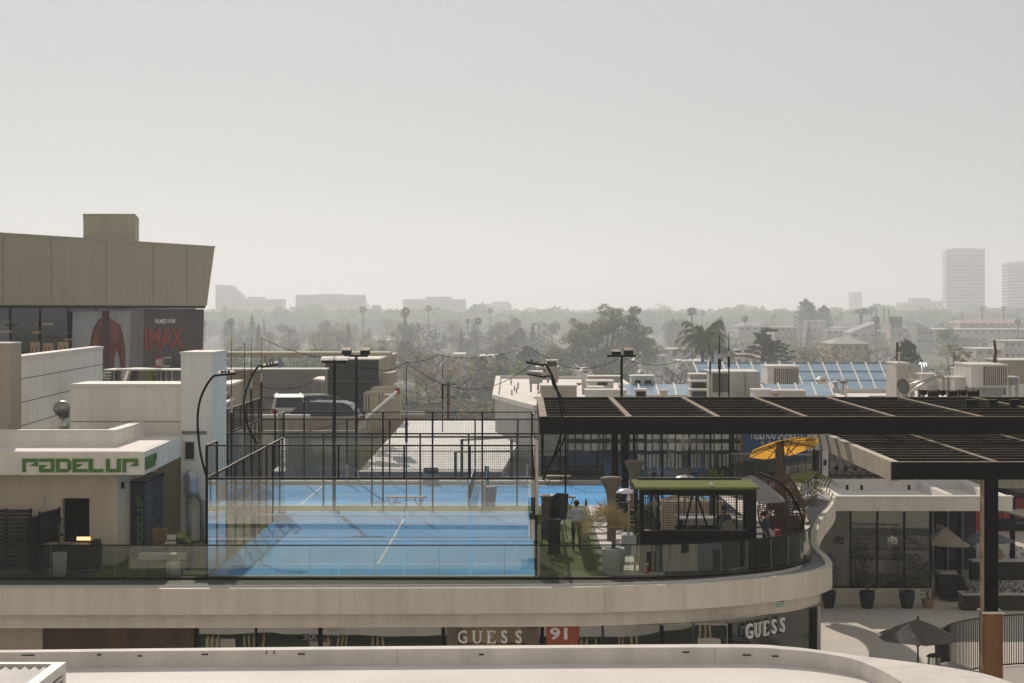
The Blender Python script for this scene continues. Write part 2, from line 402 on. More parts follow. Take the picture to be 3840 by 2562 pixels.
PAD = {  # stencil letters in a unit-high cell: outlines, advance
 'P': ([[(0,0),(.27,0),(.27,.74),(1.0,.74),(.55,.48),(.55,.45),(1.15,.45),(1.15,1),(0,1)]], 1.24),
 'a': ([[(0,1),(1.12,1),(1.12,0),(0,0),(0,.52),(.62,.52),(.30,.28),(.30,.24),(.86,.24),(.86,.76),(0,.76)]], 1.24),
 'D': ([[(0,0),(.9,0),(1.12,.22),(1.12,.78),(.9,1),(0,1),(0,.505),(.27,.505),(.27,.76),(.83,.76),(.85,.74),(.85,.26),(.83,.24),(.27,.24),(.27,.495),(0,.495)]], 1.22),
 'E': ([[(0,0),(1.1,0),(1.1,.24),(.27,.24),(.27,.36),(.45,.36),(.80,.60),(.27,.60),(.27,.76),(1.1,.76),(1.1,1),(0,1)]], 1.18),
 'L': ([[(0,0),(1.05,0),(1.15,.24),(.32,.24),(.32,1),(0,1)]], 1.28),
 'U': ([[(0,0),(1.1,0),(1.1,1),(.8,1),(.8,.24),(.3,.24),(.3,1),(0,1)]], 1.22)}
def padel(mb, o, u, v, h, sx=1.0, dep=0.03):
    o, u, v = Vector(o), Vector(u).normalized(), Vector(v).normalized(); x = 0
    for c in 'PaDELUP':
        for poly in PAD[c][0]:
            mb.ext([(a*sx*h, b*h) for a, b in poly], o + u*x, u, v, u.cross(v)*dep)
        x += PAD[c][1]*h*sx
    return x

# ------------------------------------------------------------------ ground, decks, edges
struct('ground', MB().quad((-4190, -29, -20), (4190, -29, -20), (4190, 8890, -20), (-4190, 8890, -20)), M['city_ground'])
EDGE = smooth_line([(-26,57.75),(-12,57.75),(0,58.0),(3.5,58.45),(5.8,59.2),(8.3,60.9),(9.6,62.75),(9.95,64.8),(10.05,67.8),(10.45,71.2),(11.4,76),(12.5,80.5),(13.1,84),(13.0,87),(12.2,90)])
RAIL = smooth_line([(-26,59.9),(-12,59.9),(2,59.95),(4.4,60.2),(6.0,60.75),(7.69,61.95),(8.8,63.4),(9.4,65.3),(9.74,69),(10.07,72.5),(10.45,75.5),(11.0,78.5),(11.7,81),(12.3,83.5)])
def rise(p):      # the white rim climbs to a raised end wall past the waist of the curve
    t = min(1, max(0, (p[1]-70)/12.0)) if p[0] > 8 else 0; return t*.32
def inset(line, t):
    out = []
    for i, p in enumerate(line):
        a = Vector(line[max(i-1, 0)]); b = Vector(line[min(i+1, len(line)-1)]); d = (b-a).normalized()
        out.append((p[0]-d.y*t, p[1]+d.x*t))
    return out
deck = [q for q in inset(EDGE, 1.0) if q[1] < 70.5] + [(9.0, 73), (8.6, 80), (8.4, 97), (-26, 97)]
struct('deck_floor', MB().prism(deck, -.6, 0), M['deck_tile'])
struct('court_turf', MB().prism([(-13.4, 60.12), (2.45, 60.12), (2.55, 94), (-13.4, 94)], 0.0, .006), M['turf'])
struct('lounge_turf', MB().prism([(4.4, 76), (8.2, 76), (8.2, 95), (4.4, 95)], 0.0, .006), M['turf'])
pv = MB()
for i in range(14):
    y = 60.9 + i*1.58
    pv.box(2.62, 4.3, y, y+1.5, 0, .010)
struct('paver_path', pv, M['paver'])
plaza = MB().prism([(-40, 58.2), (40, 58.2), (40, 140), (-40, 140)], -5.4, -5.0)
struct('plaza_floor', plaza, M['plaza_floor'])
struct('lower_street', MB().prism([(-60, 20), (60, 20), (60, 58.1), (-60, 58.1)], -10.4, -10.0), M['plaza_floor'])

# shop building under the courts: fascia bands, shop front and its signs
shop = thing('shop_building', 'white curved two band building edge under the sports deck with dark shop front', 'building', (0, 58, -5))
MB().ribbon(EDGE, lambda p: -.73+rise(p)*.75, lambda p: .02+rise(p), .22).build('fascia', M['fascia_stucco'], shop)
for k in range(9, len(EDGE)-40, 6):
    q = EDGE[k]; MB().box(q[0]-.008, q[0]+.008, q[1]-.004, q[1]+.02, -.72, .0).build('panel_joint', mat('joint_line', (.50,.45,.38), .8, .1) if 'joint_line' not in M else M['joint_line'], shop)
MB().ribbon(inset(EDGE, .222), -.75, lambda p: -.09+rise(p), .72).build('gutter', M['groove'], shop)
MB().ribbon(inset(EDGE, .944), -.72, lambda p: -.004+rise(p), .35).build('coping', M['coping_white'], shop)
MB().ribbon(inset(EDGE, .40), lambda p: -1.18+rise(p)*.5, lambda p: -.752+rise(p)*.74, .5).build('lower_fascia', M['fascia_stucco'], shop)
WLINE = inset(EDGE, .95)
i0 = min(range(len(WLINE)), key=lambda i: abs(WLINE[i][0]-X(2735, 59.8)) + (WLINE[i][1] > 63)*9)
ywall = 58.75
def front(px0, px1, name, m, yf=ywall, z0=-5, z1=-1.19):
    return B(X(px0, yf), X(px1, yf), yf, yf+.3, z0, z1).build(name, m, shop)
front(-300, 158, 'wall_panel', M['taupe_wall'], ywall-.15)
front(166, 735, 'timber_panel', M['wood_panel'])
muls = [160, 735, 960, 1200, 1662, 2033, 2260, 2482, 2600, 2735]
for a, b in zip(muls[1:], muls[2:]):
    front(a+5, b-5, 'shop_window', M['store_glass'], ywall+.1)
for a in muls:
    w = 11 if a in (735, 1200, 1662, 2033, 2482) else 4
    front(a-w+4, a+w-4, 'mullion', M['black_steel'], ywall-.03)
pA, pB = Vector((X(2735, 59.1), 59.1, 0)), Vector((X(3062, 62.4), 62.4, 0))
dAB = (pB-pA).normalized(); nAB = Vector((dAB.y, -dAB.x, 0))
def angled(a, b, off, name, m, z0=-5, z1=-1.19, t=.2):
    p, q = pA + dAB*a + nAB*off, pA + dAB*b + nAB*off; r = nAB*-t
    return MB().hexa([(p.x,p.y,z0),(q.x,q.y,z0),(q.x+r.x,q.y+r.y,z0),(p.x+r.x,p.y+r.y,z0)], [(p.x,p.y,z1),(q.x,q.y,z1),(q.x+r.x,q.y+r.y,z1),(p.x+r.x,p.y+r.y,z1)]).build(name, m, shop)
Lab = (pB-pA).length
angled(.1, Lab-.35, 0, 'shop_window', M['corner_glass'])
angled(0, .1, .04, 'mullion', M['black_steel']); angled(Lab-.35, Lab-.25, .05, 'mullion', M['black_steel'])
angled(Lab-.25, Lab, .02, 'corner_post', M['black_steel'])
MB().bar((pB.x+.12, pB.y+.3, -5), (pB.x+.12, pB.y+.3, -1.2), .1).build('downpipe', M['grey_metal'], shop)
# warm lit display behind the middle sign and painted banner reflection
disp = thing('window_display', 'warm beige lit display panel in the shop window behind the white letters', 'display', (X(1845, 58.8), ywall, -3))
front_d = MB().box(X(1675, ywall), X(2022, ywall), ywall+.02, ywall+.06, -3.2, -1.25); front_d.build('panel', mat('display_beige', (.20, .155, .105), .35, .25, 1.2, .3), disp)
MB().box(X(1735, ywall), X(1955, ywall), ywall+.0, ywall+.015, -1.85, -1.25).build('light_box', mat('display_light', (.40, .28, .16), .4, .3, 1.5, .3), disp)
post = thing('reflected_banner', 'painted reflection of an orange red banner with large pale numerals in the shop window', 'poster', (X(2120, 58.8), ywall, -3))  # banner reflected in the glass, built as a coloured sheet
MB().ext([(X(2048,ywall), -3.2), (X(2150,ywall), -3.2), (X(2175,ywall), -1.2), (X(2048,ywall), -1.2)], (0, ywall+.02, 0), (1,0,0), (0,0,1), (0,.03,0)).build('sheet', M['poster_orange'], post)
tm = MB(); text_mb(tm, '91', (X(2062, ywall), ywall+.015, -1.62), (1,0,0), (0,0,1), .36, .01, .03, sx=1.35); tm.build('numerals', M['letter_white'], post)

vt = thing('reflected_lettering', 'painted reflection of pale mirrored lettering on the shop window left of the long sign', 'lettering', (X(1215,58.8), ywall, -2))  # reflection in the glass built as pale mirrored letters
for wd_s, px0, px1, y1, h_ in (('LIVEL', 1214, 1292, 2383, .26), ('ASE', 1138, 1188, 2400, .20)):
    t = MB(); w0 = text_mb(MB(), wd_s, (0,0,0), (1,0,0), (0,0,1), h_, .01, .0); text_mb(t, wd_s, (X(px0,ywall+.09), ywall+.095, Z(y1,ywall+.09)), (1,0,0), (0,0,1), h_, .004, .0, mirror=True, sx=(X(px1,58.8)-X(px0,58.8))/w0); t.build('lettering', M['opposite_mid'], vt)

def guess(mb, o, u, h, wtot):
    u = Vector(u).normalized(); v = Vector((0,0,1)); n = u.cross(v); o = Vector(o)
    cell = wtot/5*1.06
    for i, c in enumerate('GUESS'):
        p = o + u*cell*i
        if c == 'U':
            w = cell*.66; t = cell*.15
            mb.ext([(.06*w,h),(.06*w+t,h),(.06*w+t,.3*h),(.36*w,.10*h),(.64*w,.10*h),(.94*w-t*.7,.3*h),(.94*w-t*.7,h),(.94*w,h),(.94*w,.26*h),(.72*w,0),(.28*w,0),(.06*w,.26*h)], p, u, v, n*.06)
            for a in (-.05*w, .70*w): mb.ext([(a,.93*h),(a+.42*w,.93*h),(a+.42*w,1.0*h),(a,1.0*h)], p + n*.004, u, v, n*.06)
        elif c == 'E':
            w = cell*.62; t = cell*.16
            mb.ext([(0,0),(w,0),(w,.24*h),(w*.92,.24*h),(w*.80,.08*h),(.1*w+t,.08*h),(.1*w+t,.46*h),(.62*w,.46*h),(.62*w,.54*h),(.1*w+t,.54*h),(.1*w+t,.92*h),(w*.78,.92*h),(w*.9,.78*h),(w*.97,.78*h),(w*.97,h),(0,h),(0,.93*h),(.1*w,.93*h),(.1*w,.07*h),(0,.07*h)], p, u, v, n*.06)
        else:
            text_mb(mb, c, p, u, v, h*1.03, .06, .012 if c == 'G' else .016, sx=.80 if c == 'G' else .86)
gs = thing('shop_sign', 'white raised GUESS letters on the long straight shop front', 'sign', (X(1845, 58.5), 58.5, Z(2412, 58.5)))
g1 = MB(); guess(g1, (X(1717, 58.5), 58.5, Z(2412, 58.5)), (1,0,0), X(47, 58.5)-X(0, 58.5), X(1972, 58.5)-X(1717, 58.5)); g1.build('letters', M['letter_white'], gs)
MB().bar((X(1715, 58.5), 58.55, Z(2414, 58.5)), (X(1975, 58.5), 58.55, Z(2414, 58.5)), .03).build('rail', M['black_steel'], gs)
gs2 = thing('shop_sign', 'white raised GUESS letters on the angled dark corner shop window', 'sign', (X(2880, 60), 60, -2.2))
a0 = pA + dAB*.62 + nAB*.12; g2 = MB(); guess(g2, (a0.x, a0.y, Z(2398, a0.y)), tuple(dAB), .44, 2.05); g2.build('letters', M['letter_white'], gs2)
MB().bar(tuple(a0 + Vector((0,0,Z(2398, a0.y)-.02)) - nAB*.05), tuple(a0 + dAB*2.0 + Vector((0,0,Z(2398, a0.y)-.02)) - nAB*.05), .03).build('rail', M['black_steel'], gs2)
ex = thing('exit_sign', 'small pale green EXIT sign under the white curved fascia', 'sign', (X(2922, 61), 60.9, Z(2278, 61)))
MB().box(X(2911,61), X(2933,61), 60.86, 60.92, Z(2277,61), Z(2254,61)).build('box', M['exit_glow'], ex)
MB().box(X(2911,61), X(2938,61), 60.80, 60.95, Z(2254,61), Z(2251,61)).build('canopy', M['black_steel'], ex)
e1 = MB(); text_mb(e1, 'EXIT', (X(2913,60.86), 60.855, Z(2275,61)), (1,0,0), (0,0,1), .14, .004, .01, sx=.55); e1.build('letters', mat('exit_dark', (.02,.06,.03), .6, 0), ex)

# glass balustrade along the deck
rail = thing('glass_balustrade', 'long glass balustrade with thin dark top rail along the white deck edge', 'balustrade', (0, 59.9, 0))
mb = MB()
for a, b in zip(RAIL[:-1], RAIL[1:]): pass
MB().ribbon(RAIL, .075, lambda p: 1.02+rise(p)*.95, .014).build('glass_panel', M['rail_glass'], rail)
MB().ribbon(inset(RAIL, -.03), .0, .075, .09).build('base_shoe', M['black_steel'], rail)
MB().tube([(x, y, 1.035+rise((x, y))*.95) for x, y in RAIL], .022, 6).build('top_rail', M['pergola_steel'], rail, smooth=True)
for i in range(18, len(RAIL), 3):
    x, y = RAIL[i]; MB().bar((x, y-.004, .08), (x, y-.004, 1.0), .010).build('panel_joint', M['grey_metal'], rail)
for k in range(13): MB().bar((-24 + k*1.95, 59.893, .08), (-24 + k*1.95, 59.893, 1.02), .010).build('panel_joint', M['grey_metal'], rail)

# ------------------------------------------------------------------ building in front (its roof is below the camera)
ZP, ZR = 2.31, 2.035
opx = [(-700,2444),(0,2438),(640,2431),(1280,2425),(2000,2420),(2752,2416),(2940,2424),(3057,2436),(3213,2458),(3369,2477),(3525,2498),(3682,2525),(3799,2560),(3900,2592),(4150,2700)]
ipx = [(-700,2452),(0,2447),(640,2441),(1280,2436),(2000,2431),(2752,2428),(2940,2435),(3057,2446),(3174,2466),(3240,2486),(3300,2512),(3360,2545),(3420,2585),(3500,2660),(3560,2760)]
OUT = smooth_line([G(x, y, ZP) for x, y in opx], 4); INN = smooth_line([G(x, y, ZP) for x, y in ipx], 4)
fb = thing('front_building', 'pale roof with low curved parapet across the bottom of the view', 'building', (0, 30, -5))
MB().prism(OUT + INN[::-1], ZR-.5, ZP).build('parapet', mat('parapet_white', (.70, .655, .60), .75, .08, 1.2, .13, fine=.05), fb)
MB().prism(INN + [(INN[-1][0], 12), (-14, 12)], ZR-.3, ZR).build('roof', M['roof_membrane'], fb)
wl = [(-48, OUT[0][1]-.05)] + [(x, y-.05) for x, y in OUT]
wb_ = [q for q in wl if -13 < q[0] < .9]; wb_ = [(-17, wb_[0][1])] + wb_; wd2 = [(-48, wl[0][1]), (-16.9, wl[0][1])]; wd3 = [q for q in wl if q[0] >= .7]
MB().ribbon(wl[::-1], 1.2, ZR-.5, .3).build('upper_fascia', M['opposite_cream'], fb)
MB().ribbon([(x, y-.3) for x, y in wb_][::-1], -.25, 1.195, .3).build('upper_wall', M['opposite_mid'], fb)
MB().ribbon([(x, y-.1) for x, y in wb_][::-1], -1.25, -.255, .3).build('middle_fascia', M['opposite_cream'], fb)
MB().ribbon([(x, y-.5) for x, y in wb_][::-1], -1.9, -1.255, .3).build('middle_wall', M['opposite_mid'], fb)
MB().ribbon(wb_[::-1], -3.05, -1.905, .35).build('lower_fascia', M['opposite_cream'], fb)
MB().ribbon([(x, y-.6) for x, y in wl][::-1], -5, -3.06, .3).build('shop_glass', M['dark_wall'], fb); MB().ribbon(wl[::-1], -5.55, -4.75, .3).build('street_fascia', M['opposite_cream'], fb); MB().ribbon([(x, y-.7) for x, y in wl][::-1], -10, -5.56, .3).build('street_glass', M['dark_wall'], fb)
MB().ribbon([(x, y-.3) for x, y in wd2][::-1], -3.055, 1.195, .3).build('dark_wall', M['dark_wall'], fb); MB().ribbon([(x, y-.3) for x, y in wd3][::-1], -3.055, 1.195, .3).build('dark_wall', M['dark_wall'], fb)
for k in range(-14, 12):
    x = k*1.75 + .4
    yy = min(wl, key=lambda p: abs(p[0]-x))[1] - .1
    for q in range(5):
        if (k*5+q) % 4 and k % 3: MB().box(x+q*.2, x+q*.2+.08, yy-.35, yy-.15, -9.4, -5.56).build('street_fin', M['opposite_tan'], fb)
    for q in range(4):
        if (k*7+q) % 5: MB().box(x+q*.2, x+q*.2+.07, yy-.3, yy-.12, -5, -3.06).build('timber_fin', M['opposite_tan'], fb)
for (a, b, m) in ((-13.5,-12.2,'opposite_cream'),(-9.1,-8.2,'letter_grey'),(-3.2,-2.6,'opposite_cream'),(3.2,4.6,'poster_orange'),(7.4,8.3,'opposite_cream')): MB().box(a, b, 33.2, 33.3, -7.6, -5.8).build('street_poster', M[m], fb)
def inner(px):       # depth of the parapet's inner face at an image column
    best = min(INN, key=lambda p: abs(p[0]/p[1]*F+CX-px)); return best[1]
for (px, w, y) in ((105,50,2457),(372,16,2456),(524,15,2460),(768,24,2454),(1130,26,2453),(1805,18,2455),(2572,26,2446),(2800,32,2457),(2912,36,2461)):
    d = inner(px) - .012; MB().box(X(px-w/2, d), X(px+w/2, d), d-.008, d+.006, Z(y+2.5, d), Z(y-2.5, d)).build('drain_slot', M['dark_void'], fb)
for px in (1000, 1028): d = inner(px) - .012; MB().box(X(px-2, d), X(px+2, d), d-.012, d+.006, Z(2453, d), Z(2440, d)).build('clip', M['rubber'], fb)
for k in range(9):
    y_ = 31.9 - k*1.35; MB().box(-14, 6.5 if k < 1 else 7.5, y_, y_+.05, ZR+.001, ZR+.006).build('membrane_seam', M['coping_white'], fb)
for px in (420, 905, 1490, 2130, 2680): d = inner(px) - .006; MB().box(X(px-1, d), X(px+1, d), d-.002, d+.004, ZR+.02, ZP-.004).build('parapet_joint', M['joint_line'], fb)
ob_ = thing('bounce_facade', 'added unseen cream facade with window bands behind the viewpoint, bouncing sunlight', 'building', (0, -26, -20))  # unseen wall, added to throw sunlight back onto shaded fronts
MB().box(-75, 75, -28.5, -25, -20, 24).build('wall', M['opposite_cream'], ob_)
for k in range(9):
    for q in range(24): MB().box(-72+q*6, -69.6+q*6, -24.999, -24.9, -16+k*4.4, -14.4+k*4.4).build('window', M['store_glass'], ob_)
lv = thing('louvred_roof_vent', 'white louvred roof vent box in the bottom corner of the pale roof', 'vent', (X(60, 27), 27, ZR))
x1 = X(235, 28); zt = Z(2483, 28.2)
MB().box(-10.5, x1-.02, 24.0, 28.15, ZR, zt-.16).build('casing', M['ac_fin'], lv)
fm = MB(); fm.box(-10.5, x1, 28.05, 28.2, zt-.14, zt); fm.box(x1-.16, x1, 23.8, 28.05, zt-.14, zt); fm.box(x1-.035, x1, 28.04, 28.2, ZR, zt-.14)
fm.build('frame', M['ac_white'], lv)
lo = MB()
for k in range(26):
    x = x1 - .22 - k*.135
    lo.bar((x, 23.9, zt-.06), (x, 28.05, zt-.06), .105, .02, up=(.45, 0, 1))
lo.build('louvre_blade', M['ac_white'], lv)
sl = MB()
for k in range(9): sl.bar((x1-.004, 24, ZR+.1+k*.1), (x1-.004, 28, ZR+.1+k*.1), .02, .06, up=(.6, 0, 1))
sl.build('side_blade', M['ac_white'], lv)

# ------------------------------------------------------------------ padel courts
def mesh_panel(mb, p, u, v, w, h, pitch=.06, t=.0062):
    p, u, v = Vector(p), Vector(u), Vector(v); n = u.cross(v) * t/2
    def strip(a, b, side):
        s = side*t/2
        mb.add([a-s-n, a+s-n, a+s+n, a-s+n, b-s-n, b+s-n, b+s+n, b-s+n], [(0,1,5,4),(1,2,6,5),(2,3,7,6),(3,0,4,7)])
    k = int(w/pitch)
    for i in range(1, k): strip(p+u*(i*w/k), p+u*(i*w/k)+v*h, u)
    k = int(h/pitch)
    for i in range(1, k): strip(p+v*(i*h/k), p+v*(i*h/k)+u*w, v)
def side_wall(T, o, u, L, glassmat, gl=True):
    """Long side of a court: glass steps at both ends, wire mesh between them."""
    o, u = Vector(o), Vector(u); up = Vector((0,0,1)); mm = MB(); fr = MB(); g = MB()
    nrm = u.cross(up)
    for a, b, z0, z1 in ((0,2,3,4), (L-2,L,3,4), (2,4,2,3), (L-4,L-2,2,3), (4,L-4,.05,3)):
        mesh_panel(mm, o+u*a+up*z0, u, up, b-a, z1-z0, .075, .0036)
    for a, b, z1 in ((0,2,3), (L-2,L,3), (2,4,2), (L-4,L-2,2)):
        g = MB(); q = [o+u*(a+.02)+up*.03, o+u*(b-.02)+up*.03]
        g.hexa([q[0]-nrm*.006, q[1]-nrm*.006, q[1]+nrm*.006, q[0]+nrm*.006], [x+up*(z1-.05) for x in (q[0]-nrm*.006, q[1]-nrm*.006, q[1]+nrm*.006, q[0]+nrm*.006)]); g.build('side_glass', M['court_glass'], T)
    k = int(L/2)
    for i in range(k+1):
        x = i*2; z = 4 if x in (0, 2, L-2, L) else 3
        fr.bar(o+u*x, o+u*x+up*z, .07)
    fr.bar(o+u*0+up*3, o+u*L+up*3, .06); fr.bar(o+up*4, o+u*2+up*4, .05); fr.bar(o+u*(L-2)+up*4, o+u*L+up*4, .05)
    fr.bar(o+u*4+up*1.5, o+u*(L-4)+up*1.5, .03)
    fr.build('side_frame', M['black_steel'], T); mm.build('side_mesh', M['black_steel'], T)
def end_wall(T, o, u, Wd, posts_down=False, gm='court_glass', wt=.0048):
    o, u = Vector(o), Vector(u); up = Vector((0,0,1)); nrm = u.cross(up); mm = MB(); fr = MB()
    mesh_panel(mm, o+up*3.03, u, up, Wd, .95, .06, wt)
    fr.bar(o+up*3, o+u*Wd+up*3, .075, .07); fr.bar(o+up*4, o+u*Wd+up*4, .045)
    k = int(Wd/2)
    for i in range(k+1):
        fr.bar(o+u*i*2+up*(0 if (posts_down or i in (0, k)) else 3), o+u*i*2+up*4, .07 if i in (0, k) or posts_down else .05)
    fr.build('end_frame', M['black_steel'], T); mm.build('end_mesh', M['black_steel'], T)
    for i in range(k):
        a, b = o+u*(i*2+.012)+up*.03, o+u*(i*2+1.988)+up*.03
        g = MB(); q = [a-nrm*.006, b-nrm*.006, b+nrm*.006, a+nrm*.006]
        g.hexa(q, [x+up*2.93 for x in q]); g.build('glass_panel', M[gm], T)
Z1 = Vector((0,0,1))
c1 = thing('padel_court', 'nearer blue padel court in a glass and black mesh cage', 'padel court', (-4.64, 70.2, .006))
XL, XR, Y0, Y1 = -9.64, .36, 60.45, 80.2
MB().box(XL+.05, XR-.05, Y0+.35, Y1-.3, .006, .016).build('surface', M['court_blue'], c1)
ln = MB()
for y in (63.5, 77.2): ln.box(XL+.1, XR-.1, y-.03, y+.03, .016, .020)
ln.box(-4.69, -4.63, 63.53, 77.17, .016, .020)
ln.box(XL-.0, XR, Y0+.22, Y0+.35, .0062, .0205); ln.box(XL, XR, Y1-.3, Y1-.18, .0062, .0205)
ln.build('line_marking', M['line_white'], c1)
end_wall(c1, (XL, Y0, 0), (1,0,0), 10, False, 'front_glass', .0064); end_wall(c1, (XL-.05, Y1, 0), (1,0,0), 10.2, True)
side_wall(c1, (XL, Y0, 0), (0,1,0), Y1-Y0, None); side_wall(c1, (XR, Y0, 0), (0,1,0), Y1-Y0, None)
pb = MB(); pb.box(.33, .50, Y0-.06, Y0+.06, 0, .0); pb.v = []; pb.f = []; pb.m = []
MB().box(XR+.03, XR+.13, Y0-.1, Y0, 0, 1.0).build('white_post', M['bar_white'], c1)
MB().tube([(XR+.02, Y0-.04, 1.9), (XR+.02, Y0-.04, 4.15)], .045, 8).build('post_sleeve', M['bar_white'], c1, smooth=True)
n1 = thing('tennis_net', 'white taped net across the nearer blue court', 'net', (-4.64, 70.35, 0))
nm = MB(); mesh_panel(nm, (XL+.1, 70.35, .06), (1,0,0), (0,0,1), 9.8, .80, .05, .006); nm.build('netting', M['black_steel'], n1)
MB().tube([(XL+.1 + i*.35, 70.35, .89 - .035*math.sin(math.pi*i/28)) for i in range(29)], .028, 6).build('tape', M['line_white'], n1, smooth=True)
MB().tube([(XL+.1 + i*.35, 70.35, .06 + .012*((i*37) % 5)/5) for i in range(29)], .02, 5).build('base_cord', M['letter_grey'], n1)
[MB().tube([(x, 70.35, 0), (x, 70.35, .95)], .05, 8).build('post', M['black_steel'], n1) for x in (XL+.12, XR-.12)]

c2 = thing('padel_court', 'farther blue padel court lying crosswise behind the nearer cage', 'padel court', (-2.3, 87, .006))
A0, A1, B0, B1 = -12.3, 7.7, 82.3, 93.2
MB().box(A0+.1, A1-.1, B0+.3, B1-1.4, .006, .016).build('surface', M['court_blue'], c2)
l2 = MB(); l2.box(A0, A1, B0+.16, B0+.3, .0062, .0205); l2.box(A0, A1, B1-1.4, B1-1.25, .0062, .0205)
for x in (-9.3, 4.7): l2.box(x-.03, x+.03, B0+.3, B1-1.4, .016, .02)
l2.box(-9.27, 4.67, 87.1, 87.16, .016, .020); l2.build('line_marking', M['line_white'], c2)
MB().box(A0, A1, B1-.75, B1-.1, .0062, .16).build('white_kerb', M['paver'], c2)
side_wall(c2, (A0, B1, 0), (1,0,0), 20, None)
end_wall(c2, (A0, B0, 0), (0,1,0), 10.9); end_wall(c2, (A1, B0, 0), (0,1,0), 10.9)
side_wall(c2, (A0, B0, 0), (1,0,0), 20, None)
n2 = thing('tennis_net', 'net seen edge on across the farther blue court', 'net', (-2.3, 87, 0))
nm = MB(); mesh_panel(nm, (-2.3, B0+.3, .06), (0,1,0), (0,0,1), 9.6, .8, .06, .006); nm.build('netting', M['black_steel'], n2)
MB().bar((-2.3, B0+.3, .88), (-2.3, B1-1.2, .88), .05).build('tape', M['line_white'], n2)

# light masts with lamp heads
def lamp_head(mb_body, mb_face, c, w=1.9, down=True):
    c = Vector(c); mb_body.bar(c - Vector((w/2,0,0)), c + Vector((w/2,0,0)), .16, .10)
def mast(name_label, px, d, top_py, heads, bar_w, lit):
    x = X(px, d); zt = Z(top_py, d)
    T = thing('light_mast', name_label, 'floodlight', (x, d, 0), group='floodlight masts of the courts')
    MB().tube([(x, d, 0), (x, d, zt-.05)], .065, 8).build('pole', M['black_steel'], T, smooth=True)
    MB().box(x-bar_w/2, x+bar_w/2, d-.08, d+.08, zt-.1, zt).build('cross_arm', M['black_steel'], T)
    for (dx, w, h) in heads:
        a = x+dx
        MB().hexa([(a-w/2, d-.25, zt+.01), (a+w/2, d-.25, zt+.01), (a+w/2, d+.3, zt+.03), (a-w/2, d+.3, zt+.03)], [(a-w/2, d-.25, zt+h*.6), (a+w/2, d-.25, zt+h*.6), (a+w/2, d+.3, zt+h), (a-w/2, d+.3, zt+h)]).build('lamp', M['chrome'] if lit else M['black_steel'], T)
    return T
mast('black mast with two bright metal lamps rising from the far fence of the nearer court', 1254, 80.9, 1352, [(-.28,.5,.16),(.33,.5,.16)], 1.0, True)
mast('black mast with dark lamps before the square dark building', 1336, 93.6, 1331, [(-.45,.42,.36),(.42,.42,.36)], 1.1, False)
mast('black mast with two dark lamps beside the pergola', 2331, 93.6, 1331, [(-.27,.42,.26),(.32,.42,.36)], 1.35, False)
def goose(label, pts, lampa, lampb, d, lit):
    P = [Vector(W(px, py, d)) for px, py in pts]
    T = thing('gooseneck_lamp', label, 'floodlight', P[0], group='curved lamp arms of the nearer court')
    MB().tube(smooth_line([tuple(p) for p in P], 7), .036, 8).build('arm', M['black_steel'], T, smooth=True)
    a, b = Vector(W(*lampa, d)), Vector(W(*lampb, d))
    MB().bar(a, b, .14, .06).build('lamp_bar', M['black_steel'], T)
    for t in (.25, .42, .60, .78):
        c = a.lerp(b, t) + Vector((0,0,.09)); u = (b-a).normalized()*.09
        MB().bar(c-u, c+u, .24, .07).build('lamp', M['chrome'] if lit else M['grey_metal'], T)
goose('long black arched lamp arm curving up left of the cage to bright lamps', [(776,1792),(752,1700),(741,1590),(748,1510),(772,1450),(800,1412),(818,1408)], (812,1408), (882,1402), 60.4, True)
goose('slender black arched lamp arm behind the left mesh wall', [(968,1672),(930,1600),(915,1520),(922,1470),(945,1410),(970,1373),(985,1374)], (982,1378), (1045,1366), 71.5, True)
goose('black arched lamp arm with tip over the cage at the right corner post', [(2036,1800),(2085,1690),(2108,1600),(2100,1510),(2078,1430),(2050,1372),(2030,1371)], (2040,1372), (1972,1358), 60.45, False)
goose('lower black arched lamp arm just behind the right corner arm', [(2042,1760),(2095,1690),(2126,1600),(2108,1500),(2076,1445),(2066,1412),(2040,1412)], (2046,1416), (1976,1403), 70.4, False)

# thin poles and festoon cables
poles = []
def thin_pole(px, py_top, py_bot, d, label, r=.03, sleeve=True):
    x = X(px, d); z0, z1 = Z(py_bot, d), Z(py_top, d)
    T = thing('festoon_pole', label, 'pole', (x, d, z0), group='thin poles carrying the cables')
    MB().tube([(x, d, z0), (x, d, z0+(z1-z0)*.55), (x, d, z1)], [r, r*.9, r*.3], 6).build('pole', M['black_steel'] if sleeve else M['grey_metal'], T)
    if sleeve:
        MB().tube([(x, d, z0+(z1-z0)*.45), (x, d, z0+(z1-z0)*.62)], r*1.7, 6).build('collar', M['black_steel'], T)
        MB().tube([(x, d, z0+(z1-z0)*.62), (x, d, z0+(z1-z0)*.70)], r*1.4, 6).build('cap_band', M['galv'], T)
for i, (px, yt, yb, d) in enumerate(((868,1270,2000,79),(917,1285,1900,82),(942,1262,1780,86),(980,1268,1700,92))):
    thin_pole(px, yt, yb, d, ['thin dark pole just right of the white tower', 'thin dark pole between the two left lamp arms', 'thin dark pole with a long spike left of the parked cars', 'thin dark pole holding the cable end near the parked cars'][i])
thin_pole(1524, 1358, 1905, 80.6, 'thin jointed pole rising from the mesh in front of the bare trees', .035)
thin_pole(1660, 1330, 1620, 94, 'thin jointed pole right of the bare trees', .03)
thin_pole(2663, 1275, 1490, 99, 'leftmost thin whip pole before the grey roof unit', .03)
thin_pole(2698, 1258, 1490, 99, 'middle thin whip pole before the grey roof unit', .05)
thin_pole(2733, 1243, 1490, 99, 'rightmost thin whip pole before the grey roof unit', .04)
